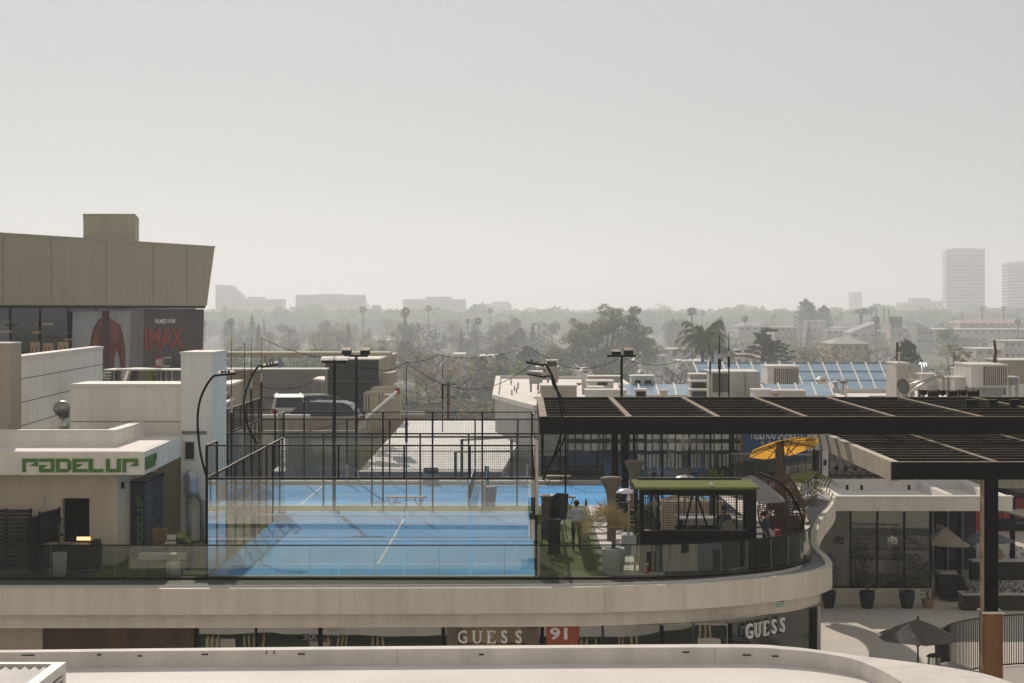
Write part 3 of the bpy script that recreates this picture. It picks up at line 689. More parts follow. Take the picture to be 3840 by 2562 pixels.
CABLES = (((980,1268),(1235,1345),.15,92,'cable from the spiked pole to the lamp mast above the parked cars'), ((1235,1345),(1400,1383),.1,92,'short cable over the roof of the dark block'), ((1400,1383),(1525,1358),.2,90,'cable from the dark block to the jointed pole'), ((1525,1358),(1645,1331),.1,90,'short cable between the two jointed poles'), ((1525,1358),(1990,1370),1.1,86,'long deeply sagging cable before the bare trees'), ((1645,1331),(1980,1298),.35,100,'upper sagging cable in front of the date palm'), ((1980,1298),(2065,1348),.05,100,'short falling cable above the right lamp arms'), ((930,1425),(1180,1428),.4,88,'low sagging cable across the taupe wall'), ((2085,1365),(2322,1345),.35,95,'cable from the right lamp arms to the mast by the pergola'), ((2340,1345),(2580,1340),.35,96,'cable right of the mast by the pergola'), ((960,1630),(1320,1575),.2,92,'loose cable lying along the far cage rail'))
for a, b, sg_, d, lab in CABLES:
    tag(MB().tube(catenary(W(*a, d), W(*b, d), sg_), .013, 4).build('festoon_cable', M['black_steel']), 'thin dark '+lab, 'cable', 'festoon cables above the courts')
# ------------------------------------------------------------------ club house on the left
club = thing('club_house', 'white flat roofed club house with PADEL UP lettering on its canopy', 'building', (-15, 64, 0))
yw = 63.3; xs = X(439, yw); dr = (X(234, yw), X(336, yw))
wz = 3.0
mw = MB(); mw.box(-26, dr[0], yw, yw+.3, 0, wz); mw.box(dr[1], xs, yw, yw+.3, 0, wz); mw.box(dr[0], dr[1], yw, yw+.3, Z(1868, yw), wz)
mw.box(xs-.3, xs, yw+.3, 72, 0, wz); mw.build('wall', M['beige_wall'], club)
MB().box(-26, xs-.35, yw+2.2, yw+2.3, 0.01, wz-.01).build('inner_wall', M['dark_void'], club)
fd = MB(); fd.box(dr[0]-.12, dr[1]+.12, yw-.04, yw-.003, Z(1868, yw), Z(1862, yw)); fd.box(dr[0]-.05, dr[0], yw-.03, yw-.003, .0, Z(1868, yw)); fd.box(dr[1], dr[1]+.05, yw-.03, yw-.003, 0, Z(1868, yw))
fd.build('door_frame', M['beige_wall'], club)
yc, xc = 62.0, X(541, 62.0); zc0, zc1 = Z(1781, yc), Z(1695, yc)
MB().prism([(-26, yc), (xc, yc), (X(680, 69.8), 69.8), (-26, 69.8)], zc0, zc1).build('canopy', M['white_stucco'], club)
MB().prism([(-26, yc+.1), (xc-.1, yc+.1), (X(680, 69.8)-.1, 69.75), (-26, 69.75)], zc1, zc1+.012).build('canopy_roof', M['roof_membrane'], club)
lp = MB(); padel(lp, (X(84, yc), yc-.0, Z(1771, yc)), (1,0,0), (0,0,1), Z(1720, yc)-Z(1771, yc), sx=(X(523, yc)-X(84, yc))/(8.62*(Z(1720, yc)-Z(1771, yc))), dep=.04); lp.build('lettering', M['green_sign'], club)
sv = (Vector((X(680, 69.8), 69.8, 0)) - Vector((xc, yc, 0))).normalized()
lp = MB(); padel(lp, (xc+.003, yc+.12, Z(1765, yc)), tuple(sv), (0,0,1), .40, sx=.62, dep=.03); lp.build('lettering', M['green_sign'], club)
cu = MB()
q0, q1 = 64.0, 69.5
xa, xb = X(125, 64.4), X(432, 64.4)
cu.box(xa-1.4, xb, 64.4, 64.65, zc1+.012, zc1+.50); cu.box(xb-.3, xb, 64.65, 69.2, zc1+.012, zc1+.50)
cu.build('roof_kerb', M['white_stucco'], club)
kb = MB(); kb.box(xa-1.4, xb+.05, 64.35, 64.7, zc1+.50, zc1+.54); kb.box(xb-.32, xb+.05, 64.7, 69.2, zc1+.50, zc1+.54); kb.build('kerb_cap', M['coping_white'], club)
MB().box(xa-1.5, xb-.32, 64.7, 69.6, zc1+.013, zc1+.06).build('roof_felt', M['deck_tile'], club)
yb = 70.3
MB().box(X(266, yb), X(684, yb), yb, 73.0, zc1-.2, Z(1452, yb)).build('upper_box', M['white_stucco'], club)
MB().box(X(264, yb), X(688, yb), yb-.04, 73.05, Z(1452, yb), Z(1440, yb)).build('upper_coping', M['coping_white'], club)
MB().box(X(266, yb), X(684, yb), yb-.012, yb-.002, Z(1583, yb), Z(1580, yb)).build('wall_joint', M['concrete_dark'], club)
yt = 70.0
MB().box(X(678, yt), X(798, yt), yt, 73.2, 0, Z(1328, yt)).build('tower', M['white_stucco'], club)
MB().box(X(674, yt), X(800, yt), yt-.05, 73.3, Z(1328, yt), Z(1320, yt)).build('tower_coping', M['coping_white'], club)
MB().box(X(683, yt), X(775, yt), yt-.06, yt-.0, Z(1628, yt), Z(1617, yt)).build('tower_band', M['concrete_dark'], club)
gv = MB(); gv.box(X(691, yt), X(733, yt), yt-.05, yt-.002, Z(1726, yt), Z(1653, yt)); gv.build('vent_frame', M['bar_white'], club)
gb = MB()
for k in range(9): gb.box(X(697, yt), X(727, yt), yt-.09, yt-.052, Z(1719-k*7.2, yt), Z(1722-k*7.2, yt)+.055*0+.03)
MB().box(X(696, yt), X(728, yt), yt-.054, yt-.051, Z(1721, yt), Z(1658, yt)).build('vent_recess', M['dark_void'], club); gb.build('vent_blade', M['concrete'], club)
# back wall with service pipes
MB().box(xs, X(800, 70.6), 70.45, 70.6, 0, zc0+.4).build('rear_wall', M['taupe_wall'], club)
pp = thing('service_pipes', 'two grey vertical pipes with a foil wrapped head on the shaded wall', 'pipe', (X(725, 69.7), 69.7, 0))
t1 = MB(); t1.tube([(X(706,69.7),69.8,0),(X(706,69.7),69.8,Z(1855,69.7))], .085, 10); t1.build('pipe', M['pipe_grey'], pp, smooth=True)
t2 = MB(); t2.tube([(X(757,69.7),69.8,0),(X(757,69.7),69.8,Z(1890,69.7)),(X(750,69.7),69.8,Z(1872,69.7)),(X(735,69.7),69.75,Z(1850,69.7))], .085, 10); t2.build('pipe', M['pipe_grey'], pp, smooth=True)
t3 = MB(); t3.lathe([(.02,.0),(.19,.08),(.26,.3),(.22,.5),(.27,.68),(.24,.86),(.12,.98),(.01,1.0)], (X(718,69.7),69.6,Z(1868,69.7)), 14); t3.build('foil_wrap', M['foil'], pp, smooth=True)
[MB().tube([(X(p,69.7),69.8,z-.04),(X(p,69.7),69.8,z+.04)], .12, 10).build('pipe_clamp', M['grey_metal'], pp) for p, z in ((706,1.35),(757,1.4))]
# roof turbine vent and mast hood beside the upper box
tv = thing('roof_exhaust', 'round hooded metal exhaust standing beside the white rooftop box', 'vent', (X(238, 69), 69, zc1))
MB().lathe([(.19,0),(.19,.75)], (X(240,69),69,zc1+.05), 14).build('stack', M['galv'], tv, smooth=True)
MB().tube([(X(240,69),69.0,zc1+.75),(X(239,69),68.8,zc1+1.05),(X(238,69),68.5,zc1+1.02)], [.2,.27,.25], 14).build('hood', M['grey_metal'], tv, smooth=True)
MB().box(X(222,69)-.05, X(262,69)+.05, 68.7, 69.3, zc1+.02, zc1+.3).build('kerb', M['concrete'], tv)
# long receding panel wall and the grey slab before it
pw = thing('panel_wall', 'long white panelled roof wall receding below the cinema building', 'wall', (-18.5, 80, 3))
za = Z(1340, 70); pA2, pB2 = (X(38, 70), 70), (X(385, 91.5), 91.5)
def slantwall(z0, z1, t, dx=0): return MB().prism([(pA2[0]+dx, pA2[1]), (pB2[0]+dx, pB2[1]), (pB2[0]-t+dx, pB2[1]), (pA2[0]-t+dx, pA2[1])], z0, z1)
slantwall(0, za-.12, .4).build('wall', M['white_stucco'], pw); slantwall(za-.12, za, .55, .06).build('coping', M['coping_white'], pw)
for k in (1, 2, 3): slantwall(za-k*.85, za-k*.85+.03, .01, .012).build('panel_joint', M['concrete_dark'], pw)
MB().box(pA2[0]-.5, pA2[0]+.75, 70, 91, 2.9, 3.35).build('base_kerb', M['roof_membrane'], pw)
gsb = thing('grey_slab_wall', 'plain grey wall slab at the left edge of the view', 'wall', (X(10, 66), 66, 2))
MB().box(-26, X(37, 66), 66, 67.5, zc1, Z(1290, 66)).build('slab', M['taupe_wall'], gsb); MB().box(-26, X(39, 66), 65.97, 67.55, Z(1290, 66), Z(1285, 66)).build('coping', M['coping_white'], gsb)
# rooftop plant behind the upper box
pl = thing('roof_plant', 'row of ribbed tanks with a shiny drum behind the white rooftop box', 'roof equipment', (X(530, 80), 80, 4))
MB().box(X(386, 80), X(672, 80), 80.6, 82, 4.0, Z(1392, 80)).build('ribbed_unit', M['concrete_dark'], pl)
rb = MB(); [rb.box(X(392+k*22, 80), X(398+k*22, 80), 80.5, 80.598, 4.0, Z(1392, 80)) for k in range(12)]; rb.build('rib', M['ac_paint'], pl)
MB().lathe([(.95,0),(.95,.55),(.98,.56)], (X(522,80), 80.0, Z(1440,80)), 22, .38*2.2, .6).build('drum', M['chrome'], pl, smooth=True)
MB().lathe([(.98,0),(.98,.06),(.2,.10)], (X(522,80), 80.0, Z(1388,80)), 22, .92, .7).build('drum_lid', M['coping_white'], pl)
MB().box(X(380, 80), X(680, 80), 80.4, 82.2, Z(1392, 80), Z(1387, 80)).build('cover', M['coping_white'], pl)
lvv = MB(); [lvv.box(X(386, 79.8), X(412, 79.8), 79.9, 80.2, Z(1434-k*11, 79.8), Z(1430-k*11, 79.8)) for k in range(5)]; lvv.build('louvre', M['ac_white'], pl)

# ------------------------------------------------------------------ cinema building
cin = thing('cinema_building', 'tall taupe cinema building with overhanging panelled top and glass below', 'building', (-26, 120, -12))
cA, cB = Vector((X(-60, 108), 108, 0)), Vector((X(805, 133), 133, 0)); cu_ = (cB-cA).normalized(); cn = Vector((cu_.y, -cu_.x, 0)); Lc = (cB-cA).length
ztop = Z(880, 110); zmid = CH + .28
def face(a, b, z0, z1, lean0, lean1, off, t, name, m):
    # a slab of the facade between distances a and b; lean moves the right end in as it drops
    p = [cA+cu_*a, cA+cu_*(b+lean0), cA+cu_*(b+lean1), cA+cu_*a]
    n = cn*off; r = -cn*t
    lo = [p[0]+n+Z1*z0, p[1]+n+Z1*z0, p[1]+n+r+Z1*z0, p[0]+n+r+Z1*z0]; hi = [p[0]+n+Z1*z1, p[2]+n+Z1*z1, p[2]+n+r+Z1*z1, p[0]+n+r+Z1*z1]
    return MB().hexa(lo, hi).build(name, m, cin)
face(0, Lc, zmid, ztop, -1.1, 0, 0, 26, 'upper_storey', M['taupe_wall'])
face(0, Lc, ztop, ztop+.10, 0, .05, .05, 26.1, 'roof_edge', M['concrete'])
for a in (1.8, 6.6, 12.6, 18.2, 22.6): face(a, a+.05, zmid+.05, ztop-.05, 0, 0, .012, .01, 'panel_joint', M['concrete_dark'])
face(0, Lc-1.2, zmid-.16, zmid-.005, 0, 0, -.05, 25, 'soffit_edge', M['dark_void'])
face(0, Lc-1.7, -12, zmid-.17, -3.0, 0, -.5, 24, 'glass_wall', M['tint_glass'])
for k in range(9): face(k*3.0+.2, k*3.0+.28, 2, zmid-.2, 0, 0, -.44, .06, 'mullion', M['black_steel'])
rr_ = random.Random(15)
for a, b, z0, z1, m in ((1.6,3.1,2.8,7.6,'poster_mid'),(5.2,6.2,3.0,6.3,'wood_light'),(6.5,7.6,2.9,6.2,'wood_light'),(8.0,9.2,3.1,6.25,'wood_light'),(3.4,4.9,2.0,5.2,'navy'),(9.5,11.2,4.2,7.0,'navy')):
    face(a, b, z0, z1, 0, 0, -.46, .03, 'interior_panel', M[m])
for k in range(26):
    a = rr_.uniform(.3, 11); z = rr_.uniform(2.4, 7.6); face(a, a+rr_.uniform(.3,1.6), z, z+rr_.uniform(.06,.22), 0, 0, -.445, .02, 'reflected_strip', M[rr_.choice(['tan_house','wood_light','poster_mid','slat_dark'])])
for a in (5.35,5.75,6.7,7.1,8.3,8.75): face(a, a+.05, 3.2, 6.0, 0, 0, -.425, .03, 'interior_panel', M['wood_panel'])
face(Lc-6.5, Lc-2.0, 7.0, zmid-.25, 0, 0, -.44, .03, 'pale_blind', M['curtain'])
bx = thing('rooftop_box', 'olive beige box on the roof of the cinema building', 'roof structure', (X(415, 125), 126, ztop))
MB().prism([(X(312,126),126),(X(506,126),126),(X(521,133),133),(X(312,133),133)], ztop-3, Z(807, 126)).build('box', M['olive_wall'], bx)
MB().prism([(X(311,126),125.95),(X(507,126),125.95),(X(522,133),133.05),(X(311,133),133.05)], Z(807, 126), Z(807, 126)+.08).build('coping', M['concrete'], bx)
# film banner on the glass wall
ban = thing('film_banner', 'wide film banner with red figure and red IMAX lettering on the cinema glass', 'banner', (X(540, 122), 122, 3))
def on_wall(px):   # distance along the facade of an image column
    k = (px-CX)/F; return (k*cA.y - cA.x)/(cu_.x - k*cu_.y)
def wpt(px, py, off=-.42):
    a = on_wall(px); p = cA+cu_*a+cn*off; return a, Z(py, p.y)
def bpoly(pts, off, name, m, t=.05):
    o = cA+cn*off
    return MB().ext([wpt(x, y, off) for x, y in pts], o, cu_, (0,0,1), -cn*t).build(name, m, ban)
bpoly([(296,1168),(785,1160),(776,1420),(290,1420)], -.40, 'backing', M['poster_grey'], .03)
bpoly([(560,1163),(785,1160),(776,1420),(556,1420)], -.385, 'dark_half', M['poster_dark'], .012)
bpoly([(515,1164),(560,1163),(556,1420),(505,1420)], -.385, 'grey_gradient', M['poster_mid'], .012)
bpoly([(404,1166),(431,1166),(430,1192),(452,1205),(472,1220),(482,1258),(490,1310),(492,1400),(476,1400),(470,1345),(458,1310),(450,1335),(446,1400),(386,1400),(384,1330),(357,1310),(362,1270),(375,1225),(390,1200),(405,1190)], -.372, 'red_figure', M['poster_red'], .011)
bpoly([(405,1167),(430,1167),(428,1196),(436,1240),(430,1300),(440,1400),(390,1400),(388,1330),(398,1280),(402,1230),(404,1196)], -.364, 'dark_figure_part', M['poster_brown'], .007)
def btext(s, px0, py1, px1, py0, m, name, bold=.02, off=-.372):
    a0_, z0 = wpt(px0, py1, off); a1_, _ = wpt(px1, py1, off); h = Z(py0, (cA+cu_*a0_).y) - z0
    probe = MB(); w = text_mb(probe, s, (0,0,0), (1,0,0), (0,0,1), h, .01, bold)
    t = MB(); text_mb(t, s, cA+cu_*a0_+cn*off+Z1*z0, cu_, (0,0,1), h, .02, bold, sx=(a1_-a0_)/w); t.build(name, m, ban)
bpoly([(431,1196),(452,1207),(466,1240),(462,1290),(440,1285),(432,1240)], -.356, 'jacket_fold', mat('poster_red_lit', (.22,.06,.045), .55, .4, 1.4, .25), .006)
bpoly([(404,1205),(386,1218),(374,1255),(366,1300),(384,1310),(392,1260)], -.356, 'jacket_fold', M['poster_red_lit'], .006)
bpoly([(470,1262),(482,1275),(486,1330),(478,1380),(472,1330)], -.356, 'jacket_fold', M['poster_red_lit'], .006)
bpoly([(407,1171),(428,1171),(427,1192),(408,1192)], -.350, 'dark_head', M['poster_brown'], .006)
btext('FILMED FOR', 601, 1213, 677, 1197, M['letter_white'], 'small_lettering')
btext('IMAX', 562, 1310, 706, 1229, M['letter_red'], 'large_lettering', .03)
bpoly([(602,1342),(628,1341),(626,1376),(600,1376)], -.372, 'logo_red', M['red_paint'], .012)
bpoly([(630,1340),(661,1338),(659,1375),(628,1376)], -.372, 'logo_pale', M['letter_grey'], .012)
btext('MARVEL', 603, 1372, 626, 1347, M['letter_white'], 'logo_lettering', .0, -.364)
btext('STUDIOS', 631, 1371, 658, 1345, M['letter_black'], 'logo_lettering', .0, -.364)

# ------------------------------------------------------------------ things on the left deck
de = thing('reception_counter', 'dark reception counter in front of the club house doorway', 'counter', (X(300,61.6), 61.6, 0))
MB().box(X(160,61.3), X(362,61.3), 61.3, 62.1, 0, .84).build('front', M['slat_dark'], de)
MB().box(X(340,61.3), X(364,61.3), 61.28, 61.9, .84, 1.0).build('end_screen', M['slat_dark'], de)
MB().box(X(160,61.3), X(338,61.3), 61.26, 62.1, .84, .88).build('counter_top', M['black_steel'], de)
la = thing('bar_lamp', 'glowing orange bar lamp over the reception counter', 'lamp', (X(313,61.6), 61.6, 1.1))
MB().tube([(X(289,61.6),61.6,Z(2020,61.6)),(X(338,61.6),61.6,Z(2020,61.6))], .055, 10).build('light_tube', M['warm_lamp'], la, smooth=True)
lb = MB(); [lb.bar((X(p,61.6),61.62,.88),(X(p,61.6),61.62,Z(2024,61.6)-.02), .02) for p in (296,331)]; lb.build('bracket', M['black_steel'], la)
pot = thing('potted_plant', 'dark leafy plant in a tall white pot before the reception counter', 'potted plant', (X(224,60.7), 60.7, 0))
MB().lathe([(.17,0),(.20,.05),(.225,.70),(.21,.72),(.19,.70),(.18,.6)], (X(224,60.7),60.7,0), 18).build('pot', M['pot_white'], pot, smooth=True)
rnd = random.Random(5); fo = MB(); st = MB()
for k in range(46):
    a = rnd.uniform(0, 6.28); h = rnd.uniform(.85, 1.85); r = rnd.uniform(.03, .24)
    c = V(X(224,60.7)+r*math.cos(a), 60.7+r*math.sin(a), h); d = V(math.cos(a), math.sin(a), rnd.uniform(-.3,.6)).normalized(); w = d.cross(V(0,0,1)).normalized()*.07
    L_ = rnd.uniform(.18,.3); fo.quad(c-w*.3, c+d*L_*.5-w, c+d*L_, c+d*L_*.5+w)
for k in range(5): st.tube([(X(224,60.7),60.7,.6),(X(224,60.7)+rnd.uniform(-.12,.12),60.7+rnd.uniform(-.1,.1),rnd.uniform(1.3,1.8))], .012, 5)
fo.build('leaves', M['leaf_pot'], pot); st.build('stem', M['bark'], pot)
sf = thing('slatted_screen', 'low dark slatted timber screen at the left end of the deck', 'screen', (X(60,62.4), 62.4, 0))
s_ = MB()
for k in range(14): s_.box(-20, X(117,62.4), 62.4, 62.44, .06+k*.13, .165+k*.13)
s_.build('slat', M['slat_dark'], sf); [B(X(p,62.4)-.04, X(p,62.4)+.04, 62.45, 62.53, 0, 1.88).build('post', M['black_steel'], sf) for p in (-60, 20, 112)]
for i, (a, b, zt_, dd) in enumerate(((134,167,1925,62.2),(174,209,1908,62.7))):
    g_ = thing('folding_screen', ['left dark folding screen panel beside the doorway', 'right dark folding screen panel next to the doorway'][i], 'screen', (X(a,dd), dd, 0), group='folding screens by the doorway')
    MB().prism([(X(a,dd),dd-.9),(X(b,dd),dd+.5),(X(b,dd)-.04,dd+.52),(X(a,dd)-.04,dd-.88)], .03, Z(zt_,dd)-.05).build('panel', M['slat_dark'], g_)
    MB().bar((X(a,dd),dd-.9,0),(X(a,dd),dd-.9,Z(zt_,dd)), .05).build('post', M['black_steel'], g_); MB().bar((X(b,dd),dd+.5,0),(X(b,dd),dd+.5,Z(zt_,dd)), .05).build('post', M['black_steel'], g_)
for i, (p, py, y, s) in enumerate(((162,1877,yw,.14),(459,1819,0,.1))):
    w_ = thing('wall_light', ['small pale wall light left of the doorway', 'small wall light on the bluish side wall of the club house'][i], 'lamp', (X(p,63.3), 63.2, Z(py,63.3)))
    if i == 0: MB().box(X(155,yw), X(168,yw), yw-.12, yw-.002, Z(1892,yw), Z(1862,yw)).build('body', M['bar_white'], w_); MB().box(X(157,yw), X(166,yw), yw-.13, yw-.121, Z(1888,yw), Z(1880,yw)).build('lens', M['letter_grey'], w_)
    else: MB().box(xs+.002, xs+.10, 63.9, 64.05, Z(1832,64), Z(1808,64)).build('body', M['black_steel'], w_); MB().box(xs+.101, xs+.12, 63.92, 64.03, Z(1828,64), Z(1814,64)).build('lens', M['concrete'], w_)
lk = thing('locker_cabinet', 'dark navy locker cabinet with green vertical PADEL UP lettering', 'locker', (-12.7, 66.8, 0))
xl0, xl1 = xs+.03, X(541,65.4)+.02
MB().box(xl0, xl1, 65.4, 68.7, 0, Z(1812,65.4)).build('body', M['navy'], lk)
MB().box(xl0-.02, xl1+.03, 65.36, 68.74, Z(1812,65.4), Z(1803,65.4)).build('top', M['black_steel'], lk)
dl = MB()
for k in range(1, 6): dl.bar((xl1+.005, 65.42, .38*k), (xl1+.005, 68.68, .38*k), .012)
for k in range(1, 4): dl.bar((xl1+.005, 65.4+k*.82, .02), (xl1+.005, 65.4+k*.82, 2.2), .010)
dl.build('door_joint', M['pipe_grey'], lk)
lt = MB(); padel(lt, (xl1-.06, 65.395, .25), (0,0,1), (-1,0,0), .20, sx=1.02, dep=-.02); lt.build('lettering', M['green_glow'], lk)
bn = thing('bench', 'low pale bench between the locker and the court cage', 'bench', (X(600,61), 61.2, 0))
MB().box(X(518,61), X(690,61), 61.0, 61.6, .46, .62).build('seat', M['concrete'], bn)
for p in (535, 672): MB().box(X(p,61)-.1, X(p,61)+.1, 61.05, 61.55, 0, .46).build('leg', M['concrete_dark'], bn)
pt2 = thing('white_pot', 'round white pot in front of the low pale bench', 'pot', (X(650,60.6), 60.6, 0))
MB().lathe([(.17,0),(.22,.12),(.23,.42),(.21,.45),(.18,.42)], (X(650,60.6),60.6,0), 18).build('pot', M['pot_white'], pt2, smooth=True)
fo = MB()
for k in range(26):
    a = rnd.uniform(0,6.28); c = V(X(650,60.6)+.1*math.cos(a), 60.6+.1*math.sin(a), .42); d = V(math.cos(a)*.6, math.sin(a)*.6, rnd.uniform(.3,1)).normalized(); w = d.cross(V(0,0,1)).normalized()*.02
    fo.quad(c-w, c+w, c+d*.2+w, c+d*.24)
fo.build('leaves', M['leaf_dry'], pt2)
cb = thing('cardboard_box', 'brown cardboard box standing before the navy lockers', 'box', (X(598,64), 64.2, 0))
MB().box(X(570,64), X(624,64), 64, 64.4, .45, Z(1984,64)).build('carton', M['cardboard'], cb); MB().box(X(572,64), X(622,64), 64.02, 64.38, 0, .45).build('stand', M['slat_dark'], cb)
sc_ = thing('white_chair', 'small white chair between the cardboard box and the hedge planter', 'chair', (X(640,63.6), 63.6, 0))
MB().box(X(622,63.6), X(660,63.6), 63.4, 63.8, .66, .70).build('seat', M['bar_white'], sc_)
for dx in (624, 656):
    for yy in (63.43, 63.77): MB().bar((X(dx,63.6), yy, 0), (X(dx,63.6), yy, .66), .03).build('leg', M['black_steel'], sc_)
MB().box(X(622,63.6), X(660,63.6), 63.78, 63.82, .75, .92).build('backrest', M['bar_white'], sc_)
hp = thing('hedge_planter', 'dark planter with a sunlit clipped hedge by the cage corner', 'planter', (X(692,62), 62, 0))
MB().hexa([(X(668,62),61.7,0),(X(716,62),61.7,0),(X(716,62),62.3,0),(X(668,62),62.3,0)], [(X(666,62),61.68,Z(2008,62)),(X(718,62),61.68,Z(2034,62)),(X(718,62),62.32,Z(2034,62)),(X(666,62),62.32,Z(2008,62))]).build('box', M['slat_dark'], hp)
fo = MB()
for k in range(320):
    t = rnd.random(); p_ = 666+t*52; c = V(X(p_,62), 61.66+rnd.random()*.7, Z(2008+t*26,62)+rnd.uniform(-.08,.10)); d = V(rnd.gauss(0,1), rnd.gauss(0,1), rnd.gauss(.6,1)).normalized(); w = d.cross(V(.3,.2,1)).normalized()*.03
    fo.quad(c-w, c+d*.03, c+w, c+d*.08)
fo.build('hedge', M['leaf_lime'], hp)

# ------------------------------------------------------------------ middle distance on the left
mid = thing('parking_building', 'taupe stepped parking deck building behind the courts', 'building', (-13, 115, -12))
MB().box(X(985,120), X(1222,120), 120, 121, 0, Z(1388,120)).build('rear_wall', M['grey_wall'], mid); MB().box(X(800,121), X(985,121), 121, 122, 0, Z(1392,121)).build('rear_wall', M['taupe_wall'], mid)
MB().box(X(800,120), X(1222,120), 119.95, 122.05, Z(1388,120), Z(1383,120)).build('coping', M['coping_white'], mid)
MB().box(X(820,104), X(1330,104), 100.5, 120, 1.2, 1.9).build('parking_floor', M['concrete'], mid)
MB().box(X(1052,102), X(1335,102), 102, 102.3, -3, Z(1562,102)).build('parapet', M['taupe_wall'], mid)
MB().box(X(860,99), X(1150,99), 99.9, 100.4, -3, Z(1572,99)).build('front_parapet', M['taupe_wall'], mid); MB().box(X(858,99), X(1152,99), 99.85, 100.45, Z(1572,99), Z(1560,99)).build('parapet_coping', M['coping_white'], mid)
MB().box(X(1000,98), X(1340,98), 96.6, 97.0, -1, Z(1640,98)+.4).build('lower_wall', M['concrete'], mid)
for i, (y0, x1_, d) in enumerate(((1440,906,100),(1480,872,97),(1515,873,94),(1562,860,91))):
    st_ = thing('stair_wall', ['pale topped stepped wall just right of the white tower, uppermost step', 'second step down of the walls right of the white tower', 'third step down of the walls right of the white tower', 'lowest step of the walls right of the white tower'][i], 'wall', (X(830,d), d, 0), group='stepped walls by the white tower')
    MB().prism([(X(806,d),d),(X(x1_-42,d),d),(X(x1_,d+6),d+6),(X(806,d),d+6)], 0, Z(y0+8,d)).build('wall', M['taupe_wall'], st_)
    MB().prism([(X(806,d)-.05,d-.05),(X(x1_-42,d)+.05,d-.05),(X(x1_,d+6)+.1,d+6),(X(806,d)-.05,d+6)], Z(y0+8,d), Z(y0,d)).build('coping', M['coping_white'], st_)
dk = thing('dark_building', 'square dark grey plastered block behind the far court', 'building', (-9.5, 136, 0))
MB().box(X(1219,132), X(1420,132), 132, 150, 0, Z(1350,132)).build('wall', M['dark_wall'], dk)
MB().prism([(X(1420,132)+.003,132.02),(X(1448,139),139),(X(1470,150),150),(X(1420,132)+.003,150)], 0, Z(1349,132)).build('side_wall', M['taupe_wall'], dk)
MB().prism([(X(1217,132),131.95),(X(1421,132),131.95),(X(1490,150),150.1),(X(1217,132),150.1)], Z(1350,132), Z(1345,132)).build('roof', M['roof_membrane'], dk)
wf = MB(); wf.box(X(1325,132), X(1362,132), 131.93, 131.99, Z(1412,132), Z(1385,132)); wf.build('window', M['window_far'], dk)
MB().box(X(1219,132), X(1420,132), 131.96, 131.998, Z(1432,132), Z(1429,132)).build('wall_joint', M['concrete_dark'], dk)
cn_ = thing('roof_canopy', 'long thin tan roof canopy spanning from the white tower to the dark block', 'canopy', (X(1150,127), 127, 3))
MB().box(X(800,127.3), X(1462,127.3), 127.3, 130, Z(1336,127), Z(1322,127)).build('fascia', M['olive_wall'], cn_)
for p in (808, 990): MB().box(X(p,128), X(p+8,128), 128, 128.3, 0, Z(1336,127)).build('post', M['taupe_wall'], cn_)
for p in (862, 1112): MB().lathe([(.0,0),(.2,.03),(.2,.1)], (X(p,127),127.6,Z(1343,127)), 10).build('lamp', M['letter_white'], cn_)
MB().box(X(800,127.2), X(1300,127.2), 127.15, 127.25, Z(1341,127), Z(1338,127)).build('edge_pipe', M['concrete_dark'], cn_)
sh = thing('concrete_canopy', 'small pale cantilever canopy left of the dark block', 'canopy', (X(1190,115), 115, 3))
MB().prism([(X(1174,114),114),(X(1218,112),112),(X(1218,118),118),(X(1195,118),118)], Z(1428,114), Z(1420,114)).build('slab', M['coping_white'], sh); MB().box(X(1204,115), X(1209,115), 115, 115.1, 1.9, Z(1428,114)).build('post', M['grey_metal'], sh)
for i, (x0, x1_, y, d) in enumerate(((1363,1470,1478,109),(1392,1485,1460,112))):
    pg = thing('small_pergola', ['lower tan slatted pergola by the dark block', 'upper tan slatted pergola by the dark block'][i], 'pergola', (X(x0,d), d, 0), group='small tan pergolas')
    for k in range(3): MB().bar((X(x0,d), d+k*1.1, Z(y,d)), (X(x1_-20+k*8,d), d+k*1.1, Z(y,d)+.03), .12, .16).build('beam', M['tan_house'], pg)
    for k in range(5): MB().bar((X(x0+4+k*11,d), d, 1.5), (X(x0+4+k*11,d), d, Z(y,d)-.05), .09).build('post', M['olive_wall'], pg)
stl = thing('outdoor_stair', 'stepped stair with pale treads below the red banner', 'stair', (X(1430,104), 104, 0))
s_ = MB()
for k in range(7): s_.box(X(1372+k*14,104), X(1392+k*14,104), 103.2+k*.2, 105, 2.35+k*.16, 2.5+k*.16+.05)
s_.build('tread', M['concrete'], stl); MB().bar((X(1370,103),103.1,Z(1570,103)), (X(1480,103),104.6,Z(1470,104)), .10).build('handrail', M['coping_white'], stl)
MB().prism([(X(1440,106),106),(X(1500,106),106),(X(1500,106),107),(X(1440,106),107)], Z(1572,106), Z(1480,106)).build('side_wall', M['taupe_wall'], stl)
rbn = thing('red_banner', 'small red upright banner right of the dark block', 'banner', (X(1491,107), 107, 1.9))
MB().box(X(1484,107), X(1499,107), 107, 107.06, Z(1498,107), Z(1456,107)).build('cloth', M['red_paint'], rbn); MB().bar((X(1484,107),107.03,1.5),(X(1484,107),107.03,Z(1450,107)), .06).build('pole', M['grey_metal'], rbn); MB().box(X(1478,107), X(1500,107), 106.9, 107.2, Z(1446,107), Z(1438,107)).build('cap', M['coping_white'], rbn)
rw = thing('ribbed_canopy', 'brown ribbed curved screen between the dark block and red banner', 'screen', (X(1467,133), 133, 0))
MB().ribbon([(X(1450,132),132),(X(1460,132),132.5),(X(1475,134),134),(X(1488,136),136)], 0, Z(1400,133), .15).build('screen', M['tan_house'], rw); MB().ribbon([(X(1449,132),131.97),(X(1460,132),132.47),(X(1475,134),133.97),(X(1489,136),136)], Z(1400,133), Z(1396,133), .2).build('coping', M['coping_white'], rw)
